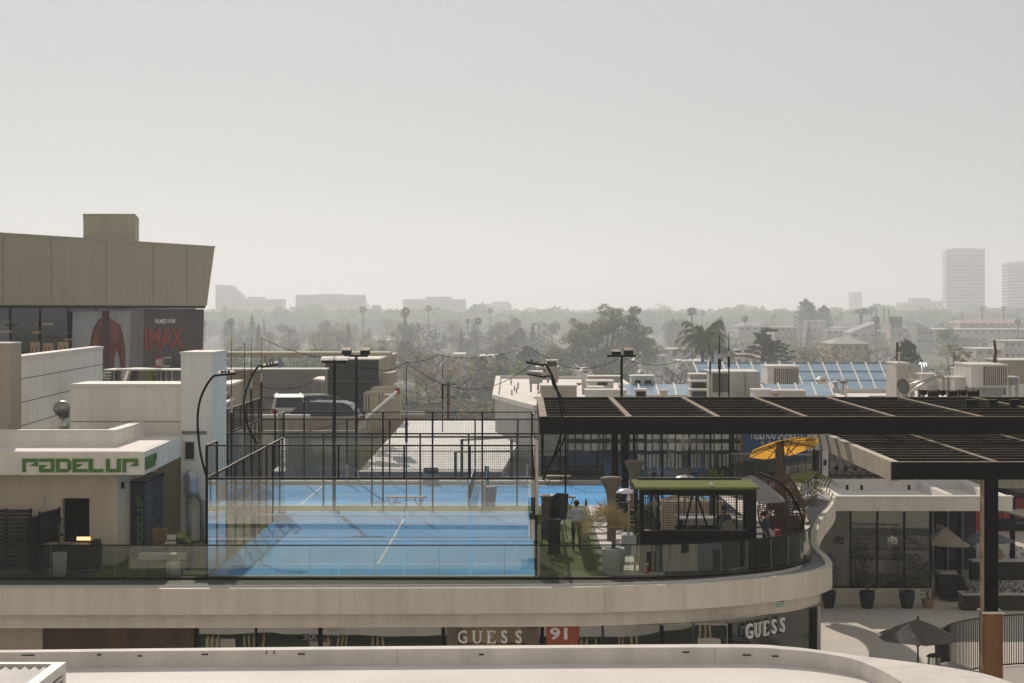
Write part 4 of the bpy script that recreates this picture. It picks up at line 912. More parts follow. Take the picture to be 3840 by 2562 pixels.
tp = thing('low_white_roof', 'large sunlit pale flat roof with seams beyond the far court', 'roof', (-4, 110, 0))
za_, zb_ = .24, 1.16
ca, cb_, cc, cd = W(1345,1770,97), W(1882,1770,97), W(1990,1578,125), W(1518,1578,125)
up_ = Vector((0,0,.3)); MB().hexa([ca-up_, cb_-up_, cc-up_, cd-up_], [ca, cb_, cc, cd]).build('deck', mat('pale_roof', (.86,.84,.82), .8, .05, .5), tp)
sm = MB()
for t in (.27, .52, .77):
    a, b = ca.lerp(cb_, t), cd.lerp(cc, t); sm.bar(a+Z1*.012, b+Z1*.012, .06, .022)
sm.build('seam', M['letter_white'], tp)
MB().bar(ca-Z1*.14-Vector((0,.03,0)), cb_-Z1*.14-Vector((0,.03,0)), .05, .32).build('eaves', M['pipe_grey'], tp)
tw = thing('tan_parapet_wall', 'long tan parapet wall across the top of the pale seamed roof', 'wall', (X(1500,126), 126, 0))
MB().box(X(1335,127), X(1592,127), 126, 127, -2, Z(1553,127)).build('wall', M['taupe_wall'], tw); MB().box(X(1333,127), X(1594,127), 125.9, 127.1, Z(1553,127), Z(1543,127)).build('coping', M['coping_white'], tw)
MB().box(X(1594,127), X(2040,127), 126.2, 127, -2, Z(1580,127)).build('low_wall', M['concrete_dark'], tw)
wb = thing('wedge_building', 'pale building with oblique shaded front and sunlit flat roof left of the pergola', 'building', (0, 115, 0))
zr_ = Z(1495,118); pl_ = [(X(1857,118),118),(X(2014,104.8),104.8),(7,104.8),(7,150),(X(1868,152),152)]
MB().prism(pl_, -3, zr_-.02).build('wall', mat('cool_white', (.50,.50,.47), .8, .08, .5, .08), wb); MB().prism([(x,y) for x,y in pl_], zr_-.02, zr_+.02).build('roof', M['roof_membrane'], wb)
pr = MB(); e = pl_ + [pl_[0]]
for a, b in zip(e[:-1], e[1:]): pr.bar((a[0],a[1],zr_+.12), (b[0],b[1],zr_+.12), .35, .24)
pr.build('parapet', M['coping_white'], wb)
rp_ = MB(); rnd2 = random.Random(3)
for k in range(7): q0 = X(1890,120)+.25+rnd2.uniform(0,.9); rp_.tube([(q0, 122+k*3.4, zr_),(q0, 122+k*3.4, zr_+.35)], .05, 6)
rp_.build('roof_vent', M['grey_metal'], wb)

# cars on the parking deck
def suv(name, label, x, y, z, rz, paint, Lc_=4.6, Wc=1.85):
    T = thing('parked_car', label, 'car', (x, y, z), rz, group='cars on the parking deck')
    pr_ = [(-2.3,.35),(-2.32,.75),(-2.25,1.0),(-2.05,1.05),(-1.75,1.62),(-1.5,1.7),(.3,1.72),(.75,1.62),(1.35,1.08),(2.1,.95),(2.3,.75),(2.3,.35),(1.85,.28),(-1.9,.28)]
    b = MB(); n = len(pr_)
    ys = [-.93,-.90,-.75,0,.75,.90,.93]
    vv = []
    for yv in ys:
        for a, c in pr_:
            k = 1.0 if c < 1.03 else 1 - (c-1.03)*.26
            s_in = 1 if abs(yv) < .91 else (.98 if c > .3 else .97)
            vv.append((a*(1 if abs(yv) < .91 else .985), yv*k, .28+(c-.28)*s_in))
    ff = [(i*n+j, (i+1)*n+j, (i+1)*n+(j+1) % n, i*n+(j+1) % n) for i in range(len(ys)-1) for j in range(n)] + [tuple(range(n)), tuple((len(ys)-1)*n+k for k in range(n))[::-1]]
    b.add(vv, ff); b.build('body', paint, T, smooth=False, world=False)
    for s in (-1, 1):
        for (a0, a1, t0, t1) in ((-1.62,-.62,-1.45,-.6),(-.54,.42,-.5,.22),(.5,1.12,.3,.55)):
            yl, yh = s*.925, s*.80
            q = [(a0,yl,1.1),(a1,yl,1.1),(t1,yh,1.58),(t0,yh,1.58)]
            MB().hexa([(p[0],p[1],p[2]) for p in q], [(p[0],p[1]+s*.012,p[2]) for p in q]).build('side_window', M['car_glass'], T, world=False)
    g = MB(); g.hexa([(-2.02,-.74,1.10),(-2.02,.74,1.10),(-1.80,.66,1.56),(-1.80,-.66,1.56)], [(-2.05,-.74,1.11),(-2.05,.74,1.11),(-1.83,.66,1.57),(-1.83,-.66,1.57)]); g.build('rear_window', M['car_glass'], T, world=False)
    g = MB(); g.hexa([(1.30,-.74,1.12),(1.30,.74,1.12),(.84,.66,1.58),(.84,-.66,1.58)], [(1.33,-.74,1.14),(1.33,.74,1.14),(.87,.66,1.60),(.87,-.66,1.60)]); g.build('windscreen', M['car_glass'], T, world=False)
    for s in (-1, 1):
        MB().box(-2.345,-2.27, min(s*.62,s*.9), max(s*.62,s*.9), .82, .98).build('tail_light', M['tail_red'], T, world=False)
        for a in (-1.4, 1.42):
            w = MB(); w.lathe([(.33,-.11),(.33,.11)], n=16); w.xf(Matrix.Translation((a, s*.84, .33)) @ Matrix.Rotation(math.pi/2, 4, 'X')); wo = w.build('wheel', M['tyre'], T, world=False); w = MB(); w.lathe([(.05,.118),(.20,.114),(.21,.10)], n=12); w.xf(Matrix.Translation((a, s*.84, .33)) @ Matrix.Rotation(-s*math.pi/2, 4, 'X')); w.build('rim', M['galv'], wo, world=False)
    [MB().bar((-1.4,s*.62,1.74),(.3,s*.62,1.74),.05).build('roof_rail', M['galv'], T, world=False) for s in (-1,1)]
suv('a', 'white car seen from behind parked by the taupe wall', X(1082,106), 106, Z(1478,106)-1.72, math.radians(98), M['car_white'])
suv('b', 'dark car parked left of the dark block, roof in shade', X(1205,108.5), 108.5, Z(1481,108.5)-1.72, math.radians(15), M['car_dark'])
suv('c', 'dark car with sunlit bonnet in front of the parked cars', X(1195,103.5), 103.5, Z(1506,103.5)-1.72, math.radians(172), M['car_dark'])
# ------------------------------------------------------------------ big black pergola
pg = thing('steel_pergola', 'huge black steel pergola with slatted open roof over the terrace', 'pergola', (9, 70, 0))
ZT = 4.47; XL2, XR2 = .52, 24.0; YF, YB = 68.0, 83.6; 
def beam(name, x0, x1, y0, y1, z0, z1): return B(x0, x1, y0, y1, z0, z1).build(name, M['pergola_steel'], pg)
beam('front_beam', XL2, XR2, YF, YF+.28, ZT-.60, ZT); beam('rear_beam', XL2, XR2, YB-.28, YB, ZT-.5, ZT)
beam('side_beam', XL2, XL2+.26, YF+.283, YB-.283, ZT-.5, ZT-.003)
for x in (3.6, 6.64, 9.66, 12.7, 15.7, 18.8): beam('cross_beam', x-.10, x+.10, YF+.283, YB-.283, ZT-.42, ZT-.004)
def blades(name, x0, x1, y0, y1, n, h=.40, skip=()):
    for k in range(n):
        y = y0 + (y1-y0)*(k+1)/(n+1); B(x0, x1, y-.045, y+.045, ZT-.06-h, ZT-.06).build(name, M['pergola_steel'], pg)
xs_ = [XL2+.26, 3.5, 6.54, 9.56, 12.6, 15.6, 18.7, XR2]
for a, b in zip(xs_[:-1], xs_[1:]): blades('slat', a+.21 if a > 1 else a, b, YF+.3, YB-.3, 6)
ZL = 3.62; XI, YI, YJ = 10.87, 58.8, 75.5      # lower bay hung under the main one
lower = lambda name, x0, x1, y0, y1, z0, z1: B(x0, x1, y0, y1, z0, z1).build(name, M['pergola_steel'], pg)
lower('lower_front_beam', XI, 26, YI, YI+.25, ZL-.52, ZL); B(XI, XI+.24, YI+.253, YJ, ZL-.58, ZL-.003).build('lower_side_beam', mat('side_beam_sunlit', (.48, .42, .33), .6, .1, 1.0, .1), pg); lower('lower_rear_beam', XI+.243, 26, YJ-.25, YJ, ZL-.5, ZL-.006)  # side beam paler than the other beams, sunlight put into its colour
for x in (14.0, 17.2, 20.4): lower('lower_cross_beam', x-.10, x+.10, YI+.253, YJ-.253, ZL-.42, ZL-.004)
for a, b in ((XI+.243, 13.9), (14.1, 17.1), (17.3, 20.3), (20.5, 26)):
    for k in range(14): B(a, b, YI+.9+k*1.13, YI+1.0+k*1.13, ZL-.46, ZL-.05).build('lower_slat', M['pergola_steel'], pg)
for px in (2305, 2344): beam('post', X(px,80.5)-.135, X(px,80.5)+.135, 80.4, 80.67, 0, ZT-.5)
beam('post', X(2378,82)-.05, X(2378,82)+.05, 82, 82.1, 1.5, ZT-.5)
px_ = X(3717, 58.8); beam('post', px_-.20, px_+.21, YI, YI+.40, -5, ZL-.52)
MB().box(px_-.245, px_-.203, YI+.02, YI+.38, -5, ZL-.53).build('post_lit_edge', M['wood_light'], pg)  # tan strip painting the sunlit left edge of the post
MB().box(px_-.24, px_+.32, YI-.12, YI+.52, -5, Z(2302, 58.7)).build('post_base', M['rust_steel'], pg)
MB().box(px_-.30, px_+.36, YI-.15, YI+.55, Z(2302, 58.7), Z(2294, 58.7)).build('base_cap', M['galv'], pg)
# black boxes on the rail at the back of the pergola
for i, (x0, x1_, y0, y1, d) in enumerate(((3454,3477,1463,1481,84.5),(3483,3515,1467,1503,84.2),(3526,3547,1464,1482,84.5),(3560,3592,1467,1503,84.2),(3604,3626,1463,1481,84.5),(3634,3667,1467,1494,84.2),(3625,3667,1499,1548,76),(3709,3742,1499,1548,76),(3790,3824,1499,1548,76))):
    lab = ['first small black loudspeaker along the rear pergola rail', 'first tall black panel along the rear pergola rail', 'second small black loudspeaker along the rear pergola rail', 'second tall black panel along the rear pergola rail', 'third small black loudspeaker along the rear pergola rail', 'third and shorter black panel at the right end of the rail', 'left one of the three large black panels standing on the pergola slats', 'middle one of the three large black panels standing on the pergola slats', 'right one of the three large black panels standing on the pergola slats'][i]
    T = thing('black_panel', lab, 'panel', (X((x0+x1_)/2, d), d, ZT), group='black panels on top of the pergola')
    MB().box(X(x0,d), X(x1_,d), d, d+.25, Z(y1,d), Z(y0,d)).build('panel', M['pergola_steel'], T); MB().box(X((x0+x1_)/2,d)-.04, X((x0+x1_)/2,d)+.04, d+.05, d+.15, ZT-.02, Z(y1,d)).build('bracket', M['black_steel'], T)
rl = thing('pergola_rail', 'dark pipe rail carrying the black panels above the pergola', 'rail', (17, 84, ZT))
s_ = MB(); s_.bar((X(3450,84.8),84.8,Z(1466,84.8)), (X(3670,84.8),84.8,Z(1466,84.8)), .05); s_.bar((X(3450,84.8),84.8,Z(1474,84.8)), (X(3670,84.8),84.8,Z(1474,84.8)), .04)
for p in (3450, 3518, 3598, 3670): s_.bar((X(p,84.8),84.8,ZT-.1), (X(p,84.8),84.8,Z(1462,84.8)), .06)
s_.build('rail', M['black_steel'], rl)

# ------------------------------------------------------------------ restaurant with glass front behind the courts
rs = thing('restaurant_building', 'long flat roofed restaurant with glass front behind the pergola', 'building', (12, 98, 0))
RF = 97.0; ZRF = 3.2
MB().box(.9, 24.5, RF+.35, 131, -.6, ZRF-.15).build('wall', M['taupe_wall'], rs)
MB().box(.8, 24.6, RF+.2, 131.1, ZRF-.15, ZRF).build('roof', M['roof_membrane'], rs)
MB().box(.8, 24.6, RF-.1, RF+.2, ZRF-.6, ZRF+.05).build('front_parapet', M['fascia_stucco'], rs)
MB().box(.9, 24.5, RF+.05, RF+.12, .02, ZRF-.6).build('glass_front', M['tint_glass'], rs)
for k in range(62):
    x = 1.0+k*.375
    if x > 21.5: break
    if X(2790,97) < x+.2 < X(3025,97): continue
    for y0, y1 in ((1663,1688),(1615,1645)): B(x+.03, x+.345, RF+.03, RF+.045, Z(y1+(k*7 % 4),97), Z(y0,97)).build('blind', M['blind'], rs)
for (a, b, y0, y1, m) in ((2378,2570,1702,1752,'curtain'),(2585,2740,1702,1748,'curtain')):
    n = int((b-a)/14)
    for k in range(n):
        if (k*5) % 7: B(X(a+k*14,97), X(a+k*14+10,97), RF+.02, RF+.035, Z(y1+(k*13 % 9),97), Z(y0+(k*7 % 5),97)).build('curtain', M[m], rs)
for k in range(62): B(.98+k*.375-.014, .98+k*.375+.014, RF-.02, RF+.015, .02, ZRF-.6).build('mullion', M['black_steel'], rs)
for p in (2036, 2745): MB().box(X(p,97)-.1, X(p,97)+.1, RF-.1, RF-.02, 0, ZRF-.6).build('column', M['black_steel'], rs)
MB().box(X(2040,97), X(2125,97), RF-.25, RF-.11, Z(1708,97), ZRF-.6).build('white_wall', M['concrete'], rs)
MB().box(X(2040,97), X(2120,97), RF-.2, RF-.12, 0.02, Z(1790,97)).build('lower_wall', M['concrete_dark'], rs)
MB().box(X(3083,95.5), X(3105,95.5), 95.4, 95.6, 0, Z(1690,95.5)).build('white_column', M['ac_white'], rs)
lo_ = MB(); lo_.lathe([(0,0),(.09,.1),(.07,.25),(0,.36)], (X(3094,95.4),95.38,Z(1748,95.4)), 8, 1, .2); lo_.build('column_emblem', M['slat_dark'], rs)
for k in range(5):
    p = 3130+k*32; MB().box(X(p,97), X(p+27,97), RF-.06, RF-.025, Z(1732,97), Z(1690+k*4,97)).build('pale_pane', M['poster_mid'], rs)
for k in range(16):
    p = 3115+(k % 8)*36+(k//8)*15; d = 96.5; y = 1765+(k//8)*34
    MB().lathe([(0,.16),(.12,.1),(.14,0),(.1,-.06),(0,-.08)], (X(p,d),d,Z(y,d)), 8).build('lantern', M['poster_mid'], rs)
sg = thing('restaurant_sign', 'blue MEIZHOU DONGPO board partly hidden by the pergola beam', 'sign', (X(2905,96.7), 96.7, 1))
MB().box(X(2786,96.7), X(3022,96.7), 96.66, 96.78, Z(1728,96.7), Z(1560,96.7)).build('board', M['sign_blue'], sg)
t = MB(); w_ = X(3008,96.6)-X(2818,96.6); pb_ = MB(); w0 = text_mb(pb_, 'MEIZHOU DONGPO', (0,0,0), (1,0,0), (0,0,1), .62, .01, .0)
text_mb(t, 'MEIZHOU DONGPO', (X(2818,96.6),96.655,Z(1648,96.6)), (1,0,0), (0,0,1), .62, .02, .0, sx=w_/w0); t.build('lettering', M['letter_white'], sg)
t = MB()
for ox in (0, .34):
    b0 = (X(2852,96.6)+ox, 96.63, Z(1666,96.6))
    for (a, c, e, f) in ((0,.0,.2,.025),(0,.08,.2,.105),(.085,-.06,.115,.16),(.02,.13,.18,.15)): t.box(b0[0]+a, b0[0]+e, 96.63, 96.65, b0[2]+c, b0[2]+f)
t.build('small_characters', M['letter_grey'], sg)
MB().box(X(2778,96.7), X(2786,96.7)-.003, 96.7, 96.9, 0.5, 3.2).build('timber_edge', M['rust_steel'], sg)
gr = thing('glass_rail', 'low glass screen before the restaurant front', 'balustrade', (8, 95, 0))
MB().ribbon([(X(2740,95),95),(13.6,94.2)], .05, 1.25, .015).build('glass_panel', M['rail_glass'], gr); MB().tube([(X(2740,95),95,1.26),(13.6,94.2,1.26)], .025, 6).build('top_rail', M['galv'], gr)

# ------------------------------------------------------------------ rooftop plant of the restaurant
def skylight(label, x0, x1, d0, d1, y0, y1, n, rows, lean):
    """Sloping glass from the sill (x0..x1, y1, d0) up to the ridge (y0, d1)."""
    T = thing('skylight', label, 'skylight', (X((x0+x1)/2,d0), d0, ZRF))
    a, b = W(x0+lean, y1, d0), W(x1+lean, y1, d0); c, e = W(x1, y0, d1), W(x0, y0, d1)
    MB().hexa([a, b, V(c.x, c.y, a.z), V(e.x, e.y, a.z)], [a+Z1*.02, b+Z1*.02, c, e]).build('glass', M['sky_glass'], T)
    br = MB()
    for k in range(n+1):
        t = k/n; br.bar(a.lerp(b, t)+Z1*.05, e.lerp(c, t)+Z1*.05, .085, .08)
    br.build('glazing_bar', M['ac_white'], T)
    if rows:
        r_ = MB()
        for k in range(rows+1):
            t = k/rows; r_.bar(a.lerp(e, t)+Z1*.03, b.lerp(c, t)+Z1*.03, .055, .06)
        r_.build('cross_bar', M['ac_paint'], T)
    MB().box(a.x-.1, b.x+.1, d0-.15, d0-.02, ZRF-.0, a.z+.08).build('kerb', M['ac_white'], T)
    return T
skylight('large blue glass skylight with slanted white bars beyond the rooftop units', 2600, 3352, 118, 126, 1362, 1462, 14, 3, 42)
skylight('low blue glass skylight at the left of the rooftop units', 2325, 2592, 105, 111, 1441, 1486, 4, 0, 12)
skylight('small blue skylight in front of the big finned unit', 2852, 3108, 101.5, 106, 1441, 1488, 4, 0, 18)
def rbox(name, label, cat, x0, x1, y0, y1, d, dep, m, extra=None, cap='coping_white', group=None):
    T = thing(name, label, cat, (X((x0+x1)/2,d), d, ZRF), group=group)
    MB().box(X(x0,d), X(x1,d), d, d+dep, min(Z(y1,d), ZRF) if y1 > 1470 else Z(y1,d), Z(y0,d)).build('casing', M[m], T)
    MB().box(X(x0,d)-.04, X(x1,d)+.04, d-.04, d+dep+.04, Z(y0,d), Z(y0,d)+.06).build('lid', M[cap], T)
    if Z(y1,d) > ZRF+.1:
        [B(X(p,d)-.06, X(p,d)+.06, d+.1, d+.3, ZRF, Z(y1,d)).build('support', M['grey_metal'], T) for p in (x0+6, x1-6)]
    if extra: extra(T)
    return T
def grille(x0, x1, y0, y1, d, m='ac_fin', bars=0, name='grille', barm='ac_paint'):
    def f(T):
        G_ = MB().box(X(x0,d), X(x1,d), d-.03, d-.002, Z(y1,d), Z(y0,d)).build(name, M[m], T)
        if bars:
            b = MB()
            for k in range(1, bars): q = x0+(x1-x0)*k/bars; b.box(X(q-1.6,d), X(q+1.6,d), d-.06, d-.032, Z(y1,d), Z(y0,d))
            b.build('fin', M[barm], G_)
    return f
def seq(*fs): return lambda T: [f(T) for f in fs]
rbox('air_conditioner', 'dark fronted air conditioner on the stepped grey penthouse', 'air conditioner', 2049, 2091, 1353, 1376, 121, 1.2, 'ac_white', grille(2052,2088,1356,1375,121,'dark_wall'))
rbox('penthouse', 'stepped grey rooftop penthouse behind the right lamp arms', 'roof structure', 2012, 2095, 1378, 1425, 122, 4, 'ac_paint', grille(2016,2044,1386,1396,122,'ac_fin'))
rbox('roof_box', 'low pale box left of the wide grey parapet', 'roof structure', 1985, 2035, 1397, 1440, 119, 2, 'concrete')
rbox('roof_wall', 'shaded grey wall block behind the left end of the pergola', 'wall', 2030, 2163, 1449, 1492, 101.5, 3.2, 'taupe_wall')
def fan(label, px, y0, y1, d, w):
    T = thing('exhaust_fan', label, 'fan', (X(px,d), d, ZRF)); h = Z(y0,d)-Z(y1,d); r = w/2*d/F
    MB().lathe([(r*.55,-.5),(r*.6,0),(r*.95,h*.35),(r,h*.6),(r*.85,h*.62),(r*.6,h*.95),(r*.3,h),(0.01,h)], (X(px,d),d,Z(y1,d)), 18).build('bowl', M['ac_white'], T, smooth=True)
    MB().box(X(px,d)-r*.5, X(px,d)+r*.5, d-r*.5, d+r*.5, ZRF, Z(y1,d)-.4).build('kerb', M['ac_paint'], T)
    MB().box(X(px,d)-.12, X(px,d)+.12, d-r*1.02, d-r*.9, Z(y1,d)+h*.4, Z(y1,d)+h*.52).build('badge', M['dark_void'], T)
fan('large white bowl shaped exhaust fan left of the tall lamp mast', 2195, 1377, 1410, 116, 52)
fan('small white bowl shaped exhaust fan right of the tall lamp mast', 2407, 1387, 1410, 117, 36)
rbox('roof_duct', 'long low pale parapet block behind the exhaust fans', 'duct', 2207, 2330, 1414, 1436, 113, 1.6, 'concrete')
rbox('roof_unit', 'pale cabinet with two dark openings right of the lamp mast', 'air conditioner', 2368, 2452, 1413, 1440, 111, 2, 'ac_white', seq(grille(2382,2402,1426,1439,111,'dark_wall'), grille(2418,2443,1426,1440,111,'dark_wall')))
rbox('roof_unit', 'low cabinet with dark front before the wide grey parapet', 'air conditioner', 2203, 2300, 1432, 1462, 107, 2, 'ac_white', grille(2240,2278,1434,1446,107,'dark_wall'))
rbox('roof_duct', 'long white box lying just behind the left half of the pergola', 'duct', 2196, 2349, 1466, 1492, 99.3, 1.4, 'ac_white')
rbox('roof_duct', 'thin pale slab behind the long white roof box', 'duct', 2206, 2262, 1455, 1468, 103, 1.4, 'ac_paint')
rbox('air_conditioner', 'small air conditioner with black face before the low skylight', 'air conditioner', 2382, 2425, 1464, 1492, 99.6, 1, 'ac_white', grille(2386,2421,1468,1491,99.6,'dark_void'))
rbox('roof_vent', 'little tan box before the low skylight', 'vent', 2477, 2503, 1466, 1490, 99.8, .6, 'olive_wall')
for i, (y0, y1) in enumerate(((1406,1428),(1431,1461),(1464,1492))):
    rbox('air_conditioner', ['top unit of the stack of three air conditioners right of the low skylight', 'middle black faced unit of the stack of three air conditioners', 'bottom black faced unit of the stack of three air conditioners'][i], 'air conditioner', 2588, 2652, y0, y1, 103-i*1.2, 1.6, 'ac_paint', grille(2595 if i else 2592,2648,y0+4,y1-2,103-i*1.2,'dark_wall' if i else 'ac_fin', 12 if i == 0 else 0), group='stacked air conditioners')
rbox('roof_unit', 'large plain grey air handling cabinet behind the whip poles', 'air conditioner', 2668, 2850, 1397, 1492, 106.5, 4, 'ac_paint', seq(grille(2672,2730,1402,1470,106.5,'ac_fin',7,'grille','ac_fin'), lambda T: MB().box(X(2794,106.5), X(2796,106.5), 106.47, 106.498, Z(1490,106.5), Z(1400,106.5)).build('panel_joint', M['concrete_dark'], T)))
rbox('air_conditioner', 'big air conditioner with vertical fins in front of the large skylight', 'air conditioner', 2878, 2997, 1376, 1441, 112, 3, 'ac_white', grille(2904,2992,1383,1440,112,'ac_fin',12))
fan('round topped white vent in front of the large skylight', 3085, 1411, 1440, 113, 56)
rbox('roof_unit', 'rounded white unit beside the small skylight', 'air conditioner', 2826, 2892, 1465, 1492, 99.8, 1.5, 'ac_white')
rbox('roof_duct', 'long pale duct box crossing the foot of the small skylight', 'duct', 2893, 3022, 1468, 1492, 99.5, 1.2, 'ac_paint', grille(2902,2918,1479,1484,99.5,'deep_red'))
def pipe_up(x0, x1_, y0, y1, d, m='galv'):
    return lambda T: MB().tube([(X((x0+x1_)/2,d), d+.5, Z(y1,d)), (X((x0+x1_)/2,d), d+.5, Z(y0,d))], (x1_-x0)/2*d/F, 10).build('flue', M[m], T)
rbox('chimney_block', 'tall plain white chimney block with a flue right of the large skylight', 'chimney', 3361, 3408, 1364, 1492, 106, 3, 'ac_paint', seq(pipe_up(3374,3382,1326,1364,106), lambda T: MB().lathe([(.12,0),(.12,.06)], (X(3378,106),106.5,Z(1326,106)), 10).build('flue_cap', M['galv'], T)))
dsh = thing('satellite_dish', 'grey satellite dish at the foot of the white chimney block', 'satellite dish', (X(3382,100), 100, ZRF))
dd = MB(); dd.lathe([(0,.0),(.2,.02),(.36,.09),(.36,.07),(.2,.0),(0.001,-.02)], n=16); dd.xf(Matrix.Translation(W(3385,1452,100)) @ Matrix.Rotation(math.radians(62), 4, 'X') @ Matrix.Rotation(.35, 4, 'Y') @ Matrix.Diagonal((1,1.2,1,1))); dd.build('dish', M['ac_fin'], dsh, smooth=True)
MB().bar((X(3380,100),100.1,ZRF), (X(3383,100),100.1,Z(1455,100)), .10).build('stand', M['ac_paint'], dsh)
rp = [('roof_unit','pale cabinet with a framed door left of the pipe bundle',3412,3455,1382,1440,108,'ac_white',grille(3430,3444,1388,1424,108,'ac_paint',2)),
      ('roof_unit','square white cooling unit under the sloping pipes',3457,3512,1406,1470,104,'ac_white',grille(3478,3508,1446,1466,104,'ac_paint')),
      ('roof_unit','tan box below the framed door cabinet',3418,3456,1427,1462,104.5,'olive_wall',None),
      ('roof_unit','narrow finned unit between two white cabinets',3552,3588,1418,1466,104,'ac_white',grille(3554,3578,1420,1448,104,'ac_fin',7)),
      ('roof_unit','rounded white cabinet left of the largest finned unit',3580,3622,1418,1470,102.5,'ac_white',None),
      ('roof_unit','tall pale box with dark side behind the largest finned unit',3592,3636,1384,1424,110,'ac_paint',grille(3621,3635,1386,1420,110,'dark_wall'))]
for a in rp: rbox(a[0], a[1], 'air conditioner', a[2], a[3], a[4], a[5], a[6], 1.8, a[7], a[8])
rbox('air_conditioner', 'largest finned rooftop unit near the right edge with brown fins', 'air conditioner', 3642, 3778, 1371, 1454, 101, 4, 'ac_white', seq(grille(3688,3775,1375,1446,101,'ac_fin',11), lambda T: MB().box(X(3648,101), X(3772,101), 101.1, 104.5, ZRF, Z(1455,101)).build('plinth', M['pipe_grey'], T)))
rbox('roof_wall', 'beige screen wall block at the right edge of the roof', 'wall', 3758, 3900, 1353, 1440, 113, 4, 'taupe_wall')
rbox('roof_unit', 'small grey cabinet with white post by the right edge', 'air conditioner', 3784, 3822, 1417, 1446, 103, 1.4, 'pipe_grey', grille(3818,3821,1418,1445,103,'letter_white'))
pbn = thing('pipe_bundle', 'bundle of pale insulated pipes bending over the rooftop cabinets', 'pipe', (X(3470,105), 105, ZRF))
for k in range(3):
    q = 3458+k*9; MB().tube(smooth_line([tuple(W(3405,1372+k*9,107)), tuple(W(3445,1372+k*6,107)), tuple(W(q-2,1366,107)), tuple(W(q+2,1385,106.5)), tuple(W(q+4,1412,106))], 4), .09, 8).build('pipe', M['galv'], pbn, smooth=True)
for (a, b) in (((3400,1448),(3505,1413)), ((3405,1472),(3505,1416))): MB().tube([tuple(W(*a,102)), tuple(W(*b,102))], .07, 8).build('sloping_pipe', M['galv'], pbn, smooth=True)
MB().tube(smooth_line([tuple(W(3505,1414,102)), tuple(W(3530,1412,102)), tuple(W(3538,1420,102)), tuple(W(3538,1470,102))], 4), .07, 8).build('pipe', M['grey_metal'], pbn, smooth=True)
cl_ = MB(); rr = random.Random(8)
for k in range(40): p = 3515+rr.random()*36; d = 103+rr.random(); y = 1425+rr.random()*40; cl_.bar(W(p,y,d), W(p+rr.uniform(-6,6),y+rr.uniform(4,20),d), .07)
cl_.build('valve_set', M['galv'], pbn)
for i, (px, y0, y1, d) in enumerate(((3365,1283,1362,112),(3731,1275,1362,106))):
    T = thing('stub_mast', ['dark stub mast beside the column shaped cypress', 'dark bent stub mast above the largest finned unit'][i], 'pole', (X(px,d), d, ZRF))
    MB().tube([W(px,y1+30,d), W(px,y1-20,d), W(px+(3 if i else 0),y1-45,d), W(px-(3 if i else 0),y0,d)], [.11,.10,.08,.07], 6).build('pole', M['trunk_brown'], T)
    MB().box(X(px-6,d), X(px+6,d), d-.2, d+.2, ZRF, Z(y1+26,d)).build('base', M['ac_fin'], T)
rps = thing('roof_pipe', 'thin rusty red pipe running along the white roof', 'pipe', (X(2120,110),110,ZRF))
MB().tube([W(2100,1441,110), W(2180,1440,110)], .06, 6).build('pipe', M['rust_steel'], rps); [MB().bar(W(p,1440,110), W(p,1447,110), .08).build('support', M['grey_metal'], rps) for p in (2110, 2145, 2172)]
rlt = thing('roof_light', 'small roof lamp on a white stalk before the large skylight', 'lamp', (X(3172,101),101,ZRF))
MB().bar(W(3172,1492,101), W(3170,1440,101), .12).build('stalk', M['ac_white'], rlt); MB().box(X(3152,101), X(3175,101), 100.8, 101.2, Z(1438,101), Z(1429,101)).build('head', M['ac_fin'], rlt)

rr = random.Random(33)
for k in range(20):
    d = rr.uniform(99, 128); px = rr.uniform(2060, 3800); h = rr.uniform(.35, .9); r = rr.uniform(.06, .14)
    T = thing('vent_pipe', 'small pale vent pipe standing on the white restaurant roof', 'vent', (X(px,d), d, ZRF), group='vent pipes on the restaurant roof')
    MB().lathe([(r*1.8,0),(r*1.6,.06),(r,.1),(r,h)], (X(px,d),d,ZRF), 10).build('pipe', M['galv'], T, smooth=True); MB().lathe([(r*1.5,h),(r*1.6,h+.05),(.01,h+.14)], (X(px,d),d,ZRF), 10).build('cap', M['ac_white'], T)
for k, (x0, x1_, d, lab) in enumerate(((2170,2560,103.5,'thin conduit running along the roof behind the low skylight'),(2660,3050,100.8,'thin conduit along the roof before the small skylight'),(3110,3350,109,'thin conduit at the foot of the large skylight'),(3400,3760,99.6,'thin conduit before the rooftop cabinets'))):
    T = thing('conduit', lab, 'pipe', (X(x0,d), d, ZRF), group='roof conduits'); MB().tube([(X(x0,d),d,ZRF+.12),(X(x0+(x1_-x0)*.6,d),d,ZRF+.12),(X(x0+(x1_-x0)*.62,d+1.5),d+1.5,ZRF+.12),(X(x1_,d+1.5),d+1.5,ZRF+.12)], .04, 6).build('pipe', M['grey_metal'], T)
    for q in range(6): p = x0+(x1_-x0)*q/10; B(X(p,d)-.08, X(p,d)+.08, d-.12, d+.12, ZRF, ZRF+.08).build('block', M['trunk_brown'], T)

